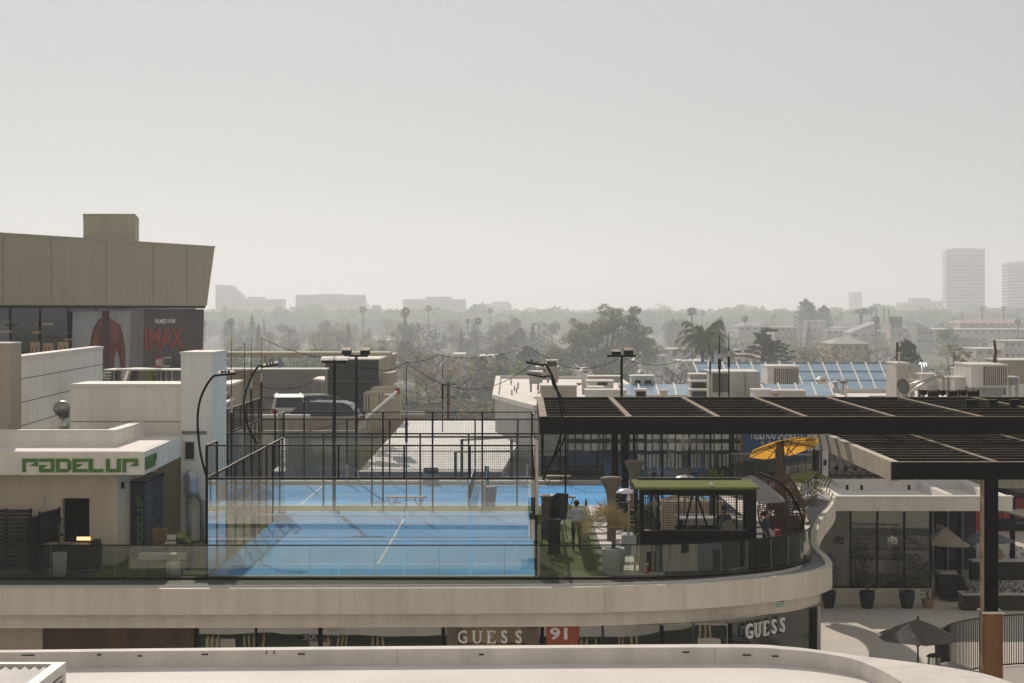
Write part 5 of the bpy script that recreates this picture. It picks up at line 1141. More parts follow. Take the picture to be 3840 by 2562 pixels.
# ------------------------------------------------------------------ garden bar with turf roof
ks = thing('garden_bar', 'black framed garden bar with mesh windows and a green turf roof', 'kiosk', (X(2620,61.6), 62.5, 0))
kx0, kx1, ky0, ky1 = X(2397,61.5), X(2837,61.5), 61.5, 64.2
zr0 = Z(1835,61.5)
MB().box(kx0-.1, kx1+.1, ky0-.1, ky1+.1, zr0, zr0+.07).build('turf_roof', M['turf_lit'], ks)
MB().box(kx0+.1, kx1-.2, ky1-.15, ky1-.05, zr0+.072, zr0+.14).build('roof_edge', M['slat_dark'], ks)
kf = MB()
zc_, zs_ = Z(1857,61.5), Z(1990,61.5)
kf.box(kx0, kx1, ky0, ky0+.12, zc_, zr0-.003); kf.box(kx0, kx1, ky1-.12, ky1, zc_, zr0-.003)
kf.box(kx0, kx0+.15, ky0, ky0+.15, 0, zc_); kf.box(kx1-.30, kx1, ky0, ky0+.2, 0, zc_)
kf.box(kx0, kx0+.12, ky1-.12, ky1, 0, zc_); kf.box(kx1-.12, kx1, ky1-.12, ky1, 0, zc_); kf.box(kx1-.1, kx1, ky0+.2, ky1-.12, 0, 1.0)
kf.build('frame', M['black_steel'], ks)
MB().box(kx0+.15, kx1-.30, ky0-.06, ky0+.3, Z(2052,61.5), zs_).build('counter', M['black_steel'], ks)
MB().box(kx0+.15, kx1-.30, ky0+.1, ky0+.16, 0.02, Z(2052,61.5)-.003).build('front_panel', M['slat_dark'], ks)
for px in (2470, 2545, 2612, 2680, 2692, 2763): B(X(px,61.5)-.03, X(px,61.5)+.03, ky0+.02, ky0+.10, zs_, zc_).build('window_post', M['black_steel'], ks)
kb_ = MB(); kb_.bar((X(2604,61.5),ky0+.6,zc_), (X(2566,61.5),ky0+.6,zs_-.2), .06); kb_.bar((X(2618,61.5),ky0+.6,zc_), (X(2668,61.5),ky0+.6,zs_-.2), .06); kb_.bar((X(2545,61.5),ky0+.6,zc_-.05), (X(2690,61.5),ky0+.6,zc_-.05), .06); kb_.build('brace', M['black_steel'], ks)
for a, b in ((2410,2470),(2470,2545),(2545,2612),(2612,2685),(2685,2763),(2763,2808)):
    m_ = MB(); mesh_panel(m_, (X(a,61.5), ky0+.06, zs_), (1,0,0), (0,0,1), X(b,61.5)-X(a,61.5), zc_-zs_, .075, .012); m_.build('mesh_window', M['black_steel'], ks)
hv = MB(); rr = random.Random(11)
for k in range(240):
    z = rr.uniform(.4, zr0); c = V(kx0-.03+rr.gauss(0,.03), ky0-.05+rr.gauss(0,.05), z); d = V(rr.gauss(0,1), rr.gauss(0,1), rr.gauss(-.4,1)).normalized()*.06; w = V(rr.gauss(0,1), rr.gauss(0,1), rr.gauss(0,1)).normalized()*.025
    hv.quad(c-w, c+d*.4, c+w, c+d)
hv.build('ivy', M['leaf_lime'], ks)
fl = thing('ball', 'small white ball lying on the green turf roof', 'ball', (X(2669,61.5), 61.6, zr0+.14)); MB().lathe([(0,0),(.05,.02),(.07,.07),(.05,.12),(0,.14)], (X(2669,61.5),61.6,zr0+.07), 10).build('ball', M['line_white'], fl, smooth=True)
bs = thing('bar_stock', 'pale seats and bottles on the shelf inside the garden bar', 'shelf', (X(2620,63.6), 63.6, 0))
MB().box(kx0+.2, kx1-.2, 63.5, 63.9, .0, .85).build('shelf', M['slat_dark'], bs)

# furniture on the terrace around the bar
def stool(label, px, d, py_top, rz=0, m='slat_dark'):
    x = X(px,d); zt = Z(py_top,d); T = thing('bar_stool', label, 'stool', (x, d, 0), rz, 'bar stools by the cage')
    MB().box(-.22,.22,-.2,.2,.70,.76).build('seat', M[m], T, world=False)
    MB().hexa([(-.22,.18,.76),(.22,.18,.76),(.22,.24,.76),(-.22,.24,.76)], [(-.26,.22,zt),(.26,.22,zt),(.26,.28,zt),(-.26,.28,zt)]).build('backrest', M[m], T, world=False)
    for s in (-1,1):
        MB().hexa([(s*.22,-.18,.76),(s*.25,-.18,.76),(s*.25,.22,.76),(s*.22,.22,.76)], [(s*.24,-.1,zt-.12),(s*.27,-.1,zt-.12),(s*.27,.24,zt-.02),(s*.24,.24,zt-.02)]).build('arm', M[m], T, world=False)
    for a in (-1,1):
        for b in (-1,1): MB().bar((a*.24,b*.22,0),(a*.17,b*.16,.70),.03).build('leg', M['black_steel'], T, world=False)
    f = MB(); f.bar((-.21,-.19,.28),(.21,-.19,.28),.025); f.bar((-.21,.19,.28),(.21,.19,.28),.025); f.build('footrest', M['black_steel'], T, world=False)
stool('dark padded bar stool beside the tan bar table', 2092, 70.5, 1852, math.radians(-40))
stool('nearer dark bar stool low behind the railing', 2062, 66, 1946, math.radians(-140))
for i, (px, d, y0, w) in enumerate(((2048,70.8,1856,48),(2078,66.4,1962,60))):
    T = thing('bar_table', ['tan pedestal bar table against the cage corner', 'low dark bar table nearer the railing'][i], 'table', (X(px,d), d, 0)); z = Z(y0,d); hw = w/2*d/F
    MB().box(X(px,d)-hw, X(px,d)+hw, d-.35, d+.35, z-.05, z).build('tabletop', M['wood_light' if i == 0 else 'slat_dark'], T); MB().box(X(px,d)-hw*.75, X(px,d)+hw*.75, d-.25, d+.25, 0, z-.05).build('pedestal', M['wicker' if i == 0 else 'slat_dark'], T)
def trestle(label, px0, px1, y0, y1, d):
    T = thing('trestle_table', label, 'table', (X((px0+px1)/2,d), d, 0)); z0, z1 = Z(y1,d), Z(y0,d); x0, x1_ = X(px0,d), X(px1,d)
    MB().box(x0, x1_, d-.2, d+.2, z1-.06, z1).build('tabletop', M['wood_light'], T)
    L_ = x1_-x0
    for a in (.12, .80):
        MB().bar((x0+L_*(a-.10), d-.14, z1-.06), (x0+L_*(a+.02), d-.14, z0), .05).build('leg', M['wood_light'], T); MB().bar((x0+L_*(a+.14), d+.14, z1-.06), (x0+L_*(a+.03), d+.14, z0), .05).build('leg', M['wood_light'], T)
trestle('wooden trestle bench on the blue floor between the two courts', 1450, 1599, 1861, 1903, 81.3)
trestle('small wooden trestle table behind the right cage corner', 2040, 2158, 1861, 1905, 81.5)
trestle('wooden trestle bench against the restaurant front', 2038, 2140, 1783, 1822, 92.3)
T = thing('score_box', 'grey box stand with slatted top beside the far court', 'stand', (X(1617,92.6), 92.6, 0))
MB().box(X(1587,92.6), X(1646,92.6), 92.4, 92.7, .02, Z(1772,92.6)).build('cabinet', M['pipe_grey'], T); s_ = MB(); [s_.box(X(1587,92.6), X(1646,92.6), 92.36, 92.395, Z(1772-k*4.2,92.6)-.03, Z(1772-k*4.2,92.6)) for k in range(4)]; s_.box(X(1590,92.6), X(1643,92.6), 92.45, 92.65, Z(1772,92.6), Z(1754,92.6)); s_.build('slat', M['slat_dark'], T)
T = thing('litter_bin', 'blue grey litter bin standing on the far court edge', 'bin', (X(1838,82), 82, 0)); MB().lathe([(.20,0),(.28,.75),(.31,.78),(.31,.82),(.2,.84)], (X(1838,82.1),82.1,0), 16).build('body', M['sign_blue'], T, smooth=True)
T = thing('white_column', 'short pale round column beside the litter bin', 'column', (X(1814,81.6), 81.6, 0)); MB().lathe([(.105,0),(.105,.95),(.12,.96),(.12,1.0)], (X(1814,81.4),81.4,0), 14).build('shaft', M['concrete'], T, smooth=True)
T = thing('net_post', 'blue white net post between the courts', 'post', (X(1822,92.4), 92.4, 0)); MB().box(X(1818,92.4), X(1834,92.4), 92.3, 92.4, 0, Z(1748,92.4)).build('post', M['navy'], T); MB().bar((X(1820,92.2),92.2,0), (X(1827,92.2),92.2,Z(1752,92.2)), .05).build('strut', M['letter_white'], T)
for i, px in enumerate((1302, 1977)):
    T = thing('bollard', ['thin white marker post behind the left part of the cage', 'thin white marker post behind the right part of the cage'][i], 'post', (X(px,92.6), 92.6, 0), group='white marker posts'); MB().lathe([(.05,0),(.05,Z(1745,92.6)),(.0,Z(1743,92.6))], (X(px,92.6),92.6,0), 8).build('post', M['bar_white'], T); MB().lathe([(.1,0),(.1,.05)], (X(px,92.6),92.6,0), 8).build('foot', M['slat_dark'], T)
bars_ = thing('crowd_gate', 'dark goal shaped frame before the pale seamed roof', 'frame', (X(1800,94), 94, 0))
MB().bar((X(1732,94),94,0),(X(1732,94),94,Z(1648,94)),.14).build('post', M['slat_dark'], bars_); MB().bar((X(1918,94),94,0),(X(1918,94),94,Z(1648,94)),.14).build('post', M['slat_dark'], bars_); MB().bar((X(1732,94),94,Z(1650,94)),(X(1918,94),94,Z(1640,94)),.10).build('crossbar', M['olive_wall'], bars_)
bars2 = thing('low_rail', 'lower tan handrail before the pale seamed roof', 'rail', (X(1820,93.8), 93.8, 0)); MB().bar((X(1708,93.8),93.8,Z(1695,93.8)),(X(1990,93.8),93.8,Z(1692,93.8)),.08).build('rail', M['olive_wall'], bars2); MB().bar((X(1708,93.8),93.8,0),(X(1708,93.8),93.8,Z(1695,93.8)),.14).build('post', M['slat_dark'], bars2)

# patio heaters, planters, wicker lamps
ht = thing('patio_heater', 'silver hooded patio heater on a pale square base by the railing', 'heater', (X(2358,61.6), 61.6, 0))
hx = X(2358,61.6)
MB().box(hx-.22, hx+.22, 61.4, 61.84, .56, 1.16).build('housing', M['poster_grey'], ht); MB().hexa([(hx-.22,61.4,1.16),(hx+.22,61.4,1.16),(hx+.22,61.84,1.16),(hx-.22,61.84,1.16)], [(hx-.09,61.55,1.24),(hx+.09,61.55,1.24),(hx+.09,61.7,1.24),(hx-.09,61.7,1.24)]).build('shoulder', M['chrome'], ht)
for a in (-.19,.19):
    for b in (61.43,61.81): MB().bar((hx+a,b,0),(hx+a,b,.56),.05).build('leg', M['wood_light'], ht)
MB().tube([(hx,61.62,1.22),(hx,61.62,2.2)], .03, 8).build('pole', M['grey_metal'], ht); MB().lathe([(.08,0),(.09,.1),(.06,.2),(.05,.32)], (hx,61.62,2.16), 12).build('burner', M['galv'], ht, smooth=True)
MB().lathe([(.33,0),(.335,.02),(.24,.09),(.08,.14),(.01,.145)], (X(2348,61.6),61.62,2.45), 22).build('hood', M['chrome'], ht, smooth=True)
ht2 = thing('patio_heater', 'silver heater hood seen above the turf roof', 'heater', (X(2568,72), 72, 0))
MB().lathe([(.42,0),(.42,.02),(.3,.10),(.1,.16),(.01,.165)], (X(2568,72),72,Z(1798,72)), 20).build('hood', M['chrome'], ht2, smooth=True); MB().tube([(X(2568,72),72,0),(X(2568,72),72,Z(1798,72))], .03, 8).build('pole', M['grey_metal'], ht2)
def wickerlamp(label, px, d, y0, y1, wtop):
    r = wtop/2*d/F; z0 = Z(y0,d); z1 = Z(y1,d); T = thing('wicker_planter', label, 'planter', (X(px,d), d, 0), group='woven funnel planters')
    MB().lathe([(.16,0),(.15,z1*.6),(.17,z1),(r*.55,z1+(z0-z1)*.35),(r*.9,z1+(z0-z1)*.8),(r,z0-.03),(r*.97,z0),(r*.7,z0+.04),(.01,z0+.05)], (X(px,d),d,0), 20).build('funnel', M['wicker_tan'], T, smooth=True)
wickerlamp('nearer shaded woven funnel planter beside the black pergola posts', 2293, 70, 1792, 1862, 84)
wickerlamp('sunlit woven funnel planter behind the pergola posts', 2378, 78, 1730, 1795, 74)
dp = thing('fan_palm_plant', 'dry tan fan palm in a tall white rounded pot by the railing', 'potted plant', (X(2302,61), 61, 0))
MB().lathe([(.24,0),(.30,.08),(.345,.4),(.36,.80),(.34,.83),(.30,.80),(.28,.72)], (X(2301,60.9),60.95,0), 22).build('pot', M['pot_white'], dp, smooth=True)
tk = MB(); fo = MB(); rr = random.Random(21); bx_, by_ = X(2300,61), 61.0
tk.tube([(bx_,by_,.7),(bx_+.02,by_,1.25)], [.07,.05], 7)
for k in range(7):
    az = k*.9; tilt = (.15,.7,.35,.8,.25,.6,.45)[k]; hub = V(bx_, by_, 1.2) + V(math.cos(az)*tilt*.75-.10, math.sin(az)*.25, .30+(.5,.1,.62,.0,.75,.3,-.1)[k]*.5)
    tk.tube([(bx_,by_,1.2), tuple(hub)], .012, 4)
    dirv = (hub-V(bx_,by_,1.1)).normalized(); sx_ = dirv.cross(V(.2,-1,.1)).normalized()
    for q in range(17):
        an = math.radians(-92+q*11.5); t_ = dirv*math.cos(an)+sx_*math.sin(an); L_ = rr.uniform(.45,.66); w = t_.cross(V(.1,-1,.2)).normalized()*.019
        fo.quad(hub, hub+t_*L_*.5+w, hub+t_*L_+V(0,0,-.05), hub+t_*L_*.5-w)
tk.build('stem', M['bark'], dp); fo.build('leaves', M['leaf_tan'], dp)
fe = []
for i, (px, d, y0, y1) in enumerate(((2198,80.6,1870,1898),(2427,61.2,2112,2156))):
    T = thing('fire_extinguisher', ['red fire extinguisher on the fence post behind the white shirted person', 'bright red fire extinguisher standing behind the rail glass by the bar'][i], 'fire extinguisher', (X(px,d), d, Z(y1,d)))
    h = Z(y0,d)-Z(y1,d); MB().lathe([(h*.16,0),(h*.17,h*.05),(h*.17,h*.6),(h*.08,h*.72),(h*.05,h*.8)], (X(px,d),d,Z(y1,d)), 12).build('cylinder', M['red_paint'], T, smooth=True); MB().box(X(px,d)-h*.12, X(px,d)+h*.10, d-.03, d+.03, Z(y1,d)+h*.8, Z(y1,d)+h*1.0).build('valve', M['bar_white' if i else 'rubber'], T)
# wicker armchairs seen through the bar
def armchair(label, px, d, ytop, w):
    T = thing('wicker_chair', label, 'chair', (X(px,d), d, 0), group='pale round backed chairs'); hw = w/2*d/F; zt = Z(ytop,d); x = X(px,d)
    pts = [(-hw,.38)]+[(-hw+.02*0, zt-.3)]+[(hw*math.cos(math.pi-a*math.pi/8), zt-.3+.3*math.sin(a*math.pi/8)) for a in range(9)]+[(hw,.38)]
    MB().ext(pts, (x,d-.3,0), (1,0,0), (0,0,1), (0,.07,0)).build('backrest', M['cream_fabric'], T); MB().box(x-hw, x+hw, d-.22, d+.35, .38, .5).build('seat', M['cream_fabric'], T)
    for a in (-1,1):
        for b in (-.2,.3): MB().bar((x+a*hw*.85,d+b,0),(x+a*hw*.85,d+b,.38),.04).build('leg', M['wicker'], T)
armchair('tall pale round backed chair seen through the left mesh windows', 2503, 66.5, 1876, 50)
armchair('low pale round backed chair seen through the right mesh windows', 2731, 65.5, 1948, 58)
tbx = thing('table', 'long dark table with a pale top seen through the bar windows', 'table', (X(2640,69), 69, 0))
MB().box(X(2545,69), X(2760,69), 68.6, 69.5, .88, .94).build('tabletop', M['bar_white'], tbx); [MB().bar((X(p,69),y,0),(X(p,69),y,.88),.06).build('leg', M['black_steel'], tbx) for p in (2555,2750) for y in (68.7,69.4)]
so = thing('sofa', 'pale outdoor sofa behind the bar', 'sofa', (X(2600,74), 74, 0))
MB().box(X(2480,74), X(2720,74), 73.7, 74.6, .15, .5).build('seat', M['paver'], so); MB().box(X(2480,74), X(2720,74), 74.6, 74.8, .15, .95).build('backrest', M['cream_fabric'], so); [MB().box(X(p,74), X(p+18,74), 73.75, 74.59, .5, .75).build('arm', M['cream_fabric'], so) for p in (2480,2702)]
cu3 = thing('white_daybed', 'white topped low table under the shade behind the bar', 'table', (X(2790,71), 71, 0)); MB().box(X(2700,71), X(2815,71), 70.4, 71.8, .55, .7).build('tabletop', M['paver'], cu3); [MB().box(X(p,71), X(p+8,71), y, y+.1, 0, .55).build('leg', M['slat_dark'], cu3) for p in (2705,2800) for y in (70.5,71.6)]

# umbrellas
def umbrella(label, c, r, h, fabric, mast_to, n=8, tilt=(0,0), group=None, lean=None, ribm='black_steel', mast_r=.03, valance=.0):
    """Parasol with apex at c; the canopy falls h over radius r; tilt turns it about x and y."""
    T = thing('parasol', label, 'umbrella', (c[0], c[1], mast_to), group=group); R = Matrix.Translation(c) @ Matrix.Rotation(tilt[0], 4, 'X') @ Matrix.Rotation(tilt[1], 4, 'Y')
    cm = MB(); vv = [(0,0,0)]; ff = []
    for i in range(n):
        a = 2*math.pi*(i+.5)/n; a2 = 2*math.pi*(i+1)/n
        vv += [(r*.52*math.cos(a), r*.52*math.sin(a), -h*.47), (r*math.cos(a), r*math.sin(a), -h), (r*.5*.94*math.cos(a2), r*.5*.94*math.sin(a2), -h*.52), (r*.95*math.cos(a2), r*.95*math.sin(a2), -h*.985)]
    for i in range(n):
        b = 1+i*4; c2 = 1+((i+1) % n)*4
        ff += [(0,b,b+2),(0,b+2,c2),(b,b+1,b+3,b+2),(b+2,b+3,c2+1,c2)]
    cm.add(vv, ff); nv = len(vv); cm.add([(p[0]*.995,p[1]*.995,p[2]-.012) for p in vv], [f[::-1] for f in ff]); cm.xf(R); cm.build('canopy', M[fabric], T)
    rb = MB()
    for i in range(n):
        a = 2*math.pi*(i+.5)/n; rb.bar((0,0,-.05), (r*.99*math.cos(a), r*.99*math.sin(a), -h-.03), .022); rb.bar((.03*math.cos(a),.03*math.sin(a),-h*1.1-.25), (r*.5*math.cos(a), r*.5*math.sin(a), -h*.5-.04), .018)
    rb.xf(R); rb.build('rib', M[ribm], T)
    top = R @ V(0,0,.02); foot = V(c[0], c[1], mast_to) if lean is None else V(*lean)
    MB().tube([tuple(foot), tuple(top)], mast_r, 8).build('mast', M[ribm], T, smooth=True)
    MB().lathe([(.05,0),(.03,.06),(.01,.1)], tuple(top), 8).build('finial', M[ribm], T)
    return T
umbrella('tilted orange parasol with dark ribs above the wicker swing seat', tuple(W(2934,1650,69)), 1.26, .30, 'orange_fabric', 0, 8, (math.radians(-19), math.radians(-10)), lean=(X(2952,69.3),69.3,0), ribm='slat_dark', mast_r=.05)
umbrella('grey parasol sloping down beside the turf roofed bar', tuple(W(2822,1781,65.7)), 1.22, .66, 'grey_fabric', 0, 8, (math.radians(6), math.radians(8)))
umbrella('dark grey parasol standing alone in the sunlit plaza', (X(3442,66),66,Z(2322,66)), 1.40, .60, 'charcoal_fabric', -5, 6, (math.radians(2),0), ribm='trunk_brown')
umbrella('cream parasol with drooping edge beyond the corner of the glass pavilion', (X(3546,98),98,Z(1976,98)), 1.35, .85, 'cream_fabric', -5, 4, (0,.05))
umbrella('second cream parasol half hidden behind the glass pavilion', (X(3470,101),101,Z(1936,101)), 1.2, .55, 'cream_fabric', -5, 6)
umbrella('lilac parasol behind the tall black pillar', (X(3705,94),94,Z(1983,94)), 1.30, .58, 'lilac_fabric', -5, 6)
umbrella('closed looking grey parasol tip low beside the curved baluster rail', (X(3557,60),60,Z(2480,60)), 1.0, .35, 'grey_fabric', -5, 8)
umbrella('pink white parasol under the shade behind the bar', (X(2555,76),76,Z(1848,76)), 1.4, .45, 'cream_fabric', 0, 6)

# wicker egg swing, timber post, palms
eg = thing('egg_swing_chair', 'big brown woven egg shaped swing seat at the curved end of the terrace', 'swing seat', (X(2945,67), 67, 0))
ex_, ey_ = X(2945,67), 67.0
def egg(mb, x, y, z0, z1, r, n=26, rings=24, t=.018, gap=None):
    prof = lambda s: r*math.sin(math.pi*min(1, max(0,.06+.9*s)))**.75*(1.0-.22*s)
    for k in range(n):
        a = 2*math.pi*k/n; pts = [(x+prof(s/14)*math.cos(a+s*.05), y+prof(s/14)*math.sin(a+s*.05), z0+(z1-z0)*s/14) for s in range(15)]
        mb.tube(pts, t, 4, False)
    for j in range(1, rings):
        s = j/rings; mb.tube([(x+prof(s)*math.cos(2*math.pi*k/20), y+prof(s)*math.sin(2*math.pi*k/20), z0+(z1-z0)*s) for k in range(21)], t, 4, False)
m_ = MB(); egg(m_, ex_, ey_, .1, 2.55, .74); m_.build('woven_shell', M['wicker'], eg)
m_ = MB(); m_.lathe([(.1,.2),(.5,.3),(.62,.7),(.55,1.1),(.5,1.15),(.52,.75),(.4,.45),(.05,.4)], (ex_-.05,ey_+.05,0), 16); m_.build('seat', M['wicker'], eg)
m_ = MB(); m_.tube(smooth_line([(ex_+.1,ey_-.4,.05),(ex_+.5,ey_-.6,.8),(ex_+.30,ey_-.7,1.6),(ex_-.2,ey_-.5,2.3),(ex_-.85,ey_,2.62)], 6), .045, 8); m_.build('stand', M['black_steel'], eg, smooth=True)
eg2 = thing('egg_swing_chair', 'second brown woven pod behind the grey parasol edge', 'swing seat', (X(2880,70), 70, 0))
m_ = MB(); egg(m_, X(2900,70), 70, .1, 2.3, .62, 18, 16); m_.build('woven_shell', M['wicker'], eg2)
tpst = thing('timber_trunk', 'upright weathered timber trunk in front of the orange parasol', 'post', (X(2925,68), 68, 0))
MB().tube([(X(2927,68),68,0),(X(2926,68),68,1.5),(X(2924,68),68,2.6),(X(2921,68),68,3.3),(X(2921,68),68,Z(1663,68))], [.22,.2,.16,.13,.06], 10).build('trunk', M['trunk_brown'], tpst, smooth=True)
def frondplant(name, label, c, n, L, m, h=0, seed=1, pot=True, spread=1.0):
    rr = random.Random(seed); T = thing(name, label, 'plant', c); fo = MB(); st = MB(); c = V(*c)
    st.tube([tuple(c), tuple(c+V(0,0,h+.05))], [.09,.06], 6)
    for k in range(n):
        a = 2*math.pi*k/n+rr.uniform(-.3,.3); up = rr.uniform(.5,1.3); o = V(math.cos(a),math.sin(a),0)
        pts = [c+V(0,0,h)+o*(L*spread*s)+V(0,0,L*(up*s-(1.0)*s*s)) for s in (0,.2,.4,.6,.8,1)]
        for p, q in zip(pts[:-1], pts[1:]):
            t_ = (q-p).normalized(); w = t_.cross(V(0,0,1)).normalized()
            for s in (-1,1):
                for e in (0,.5):
                    b = p.lerp(q,e); fo.quad(b, b+w*s*L*.20+t_*L*.08-V(0,0,L*.08), b+w*s*L*.21+t_*L*.13-V(0,0,L*.09), b+t_*L*.05)
    fo.build('fronds', M[m], T); st.build('stem', M['bark'], T)
    if pot: MB().lathe([(.18,-.0),(.26,.35),(.24,.36)], tuple(c-V(0,0,0)), 12).build('pot', M['pot_black'], T)
    return T
frondplant('palm_plant', 'sunlit yellowish palm by the far curve of the balustrade', (X(3032,83), 83, 0), 13, 1.2, 'leaf_lime', .95, 3)
frondplant('palm_plant', 'smaller drooping palm left of the wavy balustrade', (X(2992,81), 81, 0), 11, 1.0, 'leaf_olive', .55, 4)
bp = thing('banana_plant', 'banana plant with upright broad leaves rising above the turf roof', 'plant', (X(2672,74), 74, 0)); fo = MB(); rr = random.Random(4)
for (px, y0, y1, w, lx) in ((2640,1797,1765,8,-14),(2665,1800,1757,12,-2),(2678,1800,1757,12,3),(2700,1797,1763,8,10)):
    a, b = W(px,y0+20,74), W(px+lx,y1,74); ww = w*74/F; m_ = a.lerp(b,.6); fo.hexa([a+V(-.02,0,0),a+V(.02,0,0),a+V(.02,.02,0),a+V(-.02,.02,0)], [m_+V(-ww,0,0),m_+V(ww,0,0),b+V(.02,.03,0),b+V(-.02,.03,0)])
fo.build('leaves', M['leaf_lime'], bp); MB().tube([(X(2672,74),74,0),(X(2672,74),74,Z(1815,74))], .12, 8).build('stem', M['bark'], bp)
tp_ = thing('trailing_plant', 'bare twiggy shrub at the left side of the garden bar', 'plant', (X(2425,64.5), 64.5, 0)); m_ = MB(); rr = random.Random(9)
for k in range(26):
    a = V(X(2425,64.5)+rr.uniform(-.1,.1), 64.5, .1); p = [tuple(a)]
    for q in range(5): a = a+V(rr.uniform(-.12,.12), rr.uniform(-.1,.1), rr.uniform(.15,.42)); p.append(tuple(a))
    m_.tube(p, .012, 4)
m_.build('twigs', M['bark'], tp_); fo = MB()
for k in range(200): c = V(X(2425,64.5)+rr.gauss(0,.22), 64.5+rr.gauss(0,.2), rr.uniform(.5,1.9)); d = V(rr.gauss(0,1),rr.gauss(0,1),rr.gauss(0,1)).normalized()*.07; w = V(rr.gauss(0,1),rr.gauss(0,1),rr.gauss(0,1)).normalized()*.03; fo.quad(c-w,c+d*.4,c+w,c+d)
fo.build('leaves', M['leaf_dry'], tp_)
# small things by the curved rail
stb = thing('side_cabinet', 'white side cabinet behind the teal shirted person', 'cabinet', (X(2897,64.3), 64.3, 0)); MB().hexa([(X(2846,64),64.2,0),(X(2908,64),64.2,0),(X(2908,64),64.8,0),(X(2846,64),64.8,0)], [(X(2890,64),64.2,Z(1985,64)),(X(2908,64),64.2,Z(1998,64)),(X(2908,64),64.8,Z(1998,64)),(X(2890,64),64.8,Z(1985,64))]).build('body', M['bar_white'], stb)
for i, (nm_, lab, cat, x0, x1_, y0, y1, d, m_) in enumerate((('red_crate','red plastic crate at the feet of the teal shirted person','crate',2920,2947,2070,2098,63.2,'deep_red'),('red_can','red white tin standing on the ledge beside the side cabinet','tin',2911,2924,1992,2010,65.5,'red_paint'),('pale_crate','pale crate beside the red plastic crate','crate',2903,2925,2058,2090,63.8,'wicker_tan'),('white_cushion','white cushion on the seat by the curved glass','cushion',3000,3030,2024,2036,65.2,'cloth_white'),('dark_bag','dark rounded bag with pale top by the curved glass','bag',2993,3022,2082,2106,63.8,'cloth_black'))):
    T = thing(nm_, lab, cat, (X((x0+x1_)/2,d), d, 0)); b = MB(); zz0, zz1 = max(.01, Z(y1,d)), Z(y0,d)
    b.hexa([(X(x0,d),d,zz0),(X(x1_,d),d,zz0),(X(x1_,d),d+.35,zz0),(X(x0,d),d+.35,zz0)], [(X(x0-1,d),d-.02,zz1),(X(x1_+1,d),d-.02,zz1),(X(x1_+1,d),d+.37,zz1),(X(x0-1,d),d+.37,zz1)]); b.build('body', M[m_], T)
    l_ = MB(); l_.box(X(x0-2,d), X(x1_+2,d), d-.03, d+.38, zz1, zz1+.03); l_.build('rim', M[m_ if i != 4 else 'cloth_white'], T)
kerbs = thing('floor_light', 'row of flush pale uplights along the curved deck edge', 'light', (7, 60.6, 0))
for px, y in ((2455,2168),(2908,2131),(2540,2197)): g_ = G(px,y); MB().box(g_[0]-.28, g_[0]+.28, g_[1]-.06, g_[1]+.06, .004, .02).build('lens', M['letter_white'], kerbs)

# ------------------------------------------------------------------ glass pavilion on the plaza
hb = thing('glass_pavilion', 'white flat roofed glass pavilion with HRB lettering on the lower plaza', 'building', (X(3300,89), 89, -5))
dH = 88.8; hx0, hx1, hxr = X(3040,dH), X(3492,dH), X(3804,86.5)
ztp, zbt = Z(1864,87), Z(1915,87)
fx0 = X(3120,87)
fr_ = MB(); fr_.box(fx0, hxr, 86.8, 87.3, zbt, ztp); fr_.box(fx0, hxr, 95.5, 96, zbt, ztp+.03); fr_.box(fx0, fx0+.5, 87.3, 95.5, zbt, ztp); fr_.box(hxr-.5, hxr, 87.3, 95.5, zbt, ztp); fr_.build('fascia', M['white_stucco'], hb)
MB().box(fx0+.5, hxr-.5, 87.3, 95.5, zbt+.02, ztp-.32).build('roof', M['roof_membrane'], hb)
cp = MB(); cp.box(fx0-.04, hxr+.04, 86.76, 87.34, ztp, ztp+.05); cp.build('coping', M['coping_white'], hb)
sk = MB(); sx0, sx1 = X(3530,89), X(3700,89); sk.box(sx0, sx0+.3, 88, 94.5, ztp-.32, ztp+.02); sk.box(sx1, sx1+.3, 88, 94.5, ztp-.32, ztp+.02); sk.box(sx0+.3, sx1, 94.2, 94.5, ztp-.32, ztp+.02); sk.box(sx0+.3, sx1, 88, 88.3, ztp-.32, ztp-.04); sk.build('roof_well', M['coping_white'], hb)
ro = MB(); [ro.box(X(p,94), X(p+7,94), 93.9, 94.2, ztp-.32, ztp-.1) for p in (3174,3228,3406,3480)]; ro.build('roof_fitting', M['rubber'], hb)
MB().tube([(X(3380,89),88.6,ztp-.2),(X(3525,89),88.5,ztp-.2)], .05, 6).build('roof_pipe', M['deep_red'], hb)
MB().box(hx0, hx1, dH, dH+6, -5, Z(2206,dH)).build('plinth', M['fascia_stucco'], hb)
pw_ = MB(); pw_.box(hx0, X(3188,dH), dH+.1, dH+.3, Z(2206,dH), zbt); pw_.build('wall_panel', M['grey_wall'], hb)
MB().box(hx0, hx1, dH+5.6, dH+5.8, -5, zbt).build('rear_wall', M['dark_wall'], hb); MB().box(hx0+.1, hx1-.1, dH+.3, dH+5.6, Z(2206,dH)-.02, Z(2206,dH)+.02).build('inner_floor', M['wood_panel'], hb)
for a, b in ((3193,3290),(3294,3391),(3395,3490)):
    MB().box(X(a,dH), X(b,dH), dH+.15, dH+.17, Z(2206,dH), zbt-.02).build('glass_pane', M['vision_glass'], hb)
    MB().box(X(a,dH), X(b,dH), dH+.5, dH+.53, Z(1958,dH), zbt-.02).build('blind', M['grey_wall'], hb)
[B(X(p,dH)-.035, X(p,dH)+.035, dH+.05, dH+.2, Z(2206,dH)+.1, zbt).build('mullion', M['black_steel'], hb) for p in (3191,3292,3393,3491)]; B(hx0, hx1, dH+.02, dH+.2, Z(2206,dH), Z(2206,dH)+.1).build('sill', M['black_steel'], hb)
rr = random.Random(2)
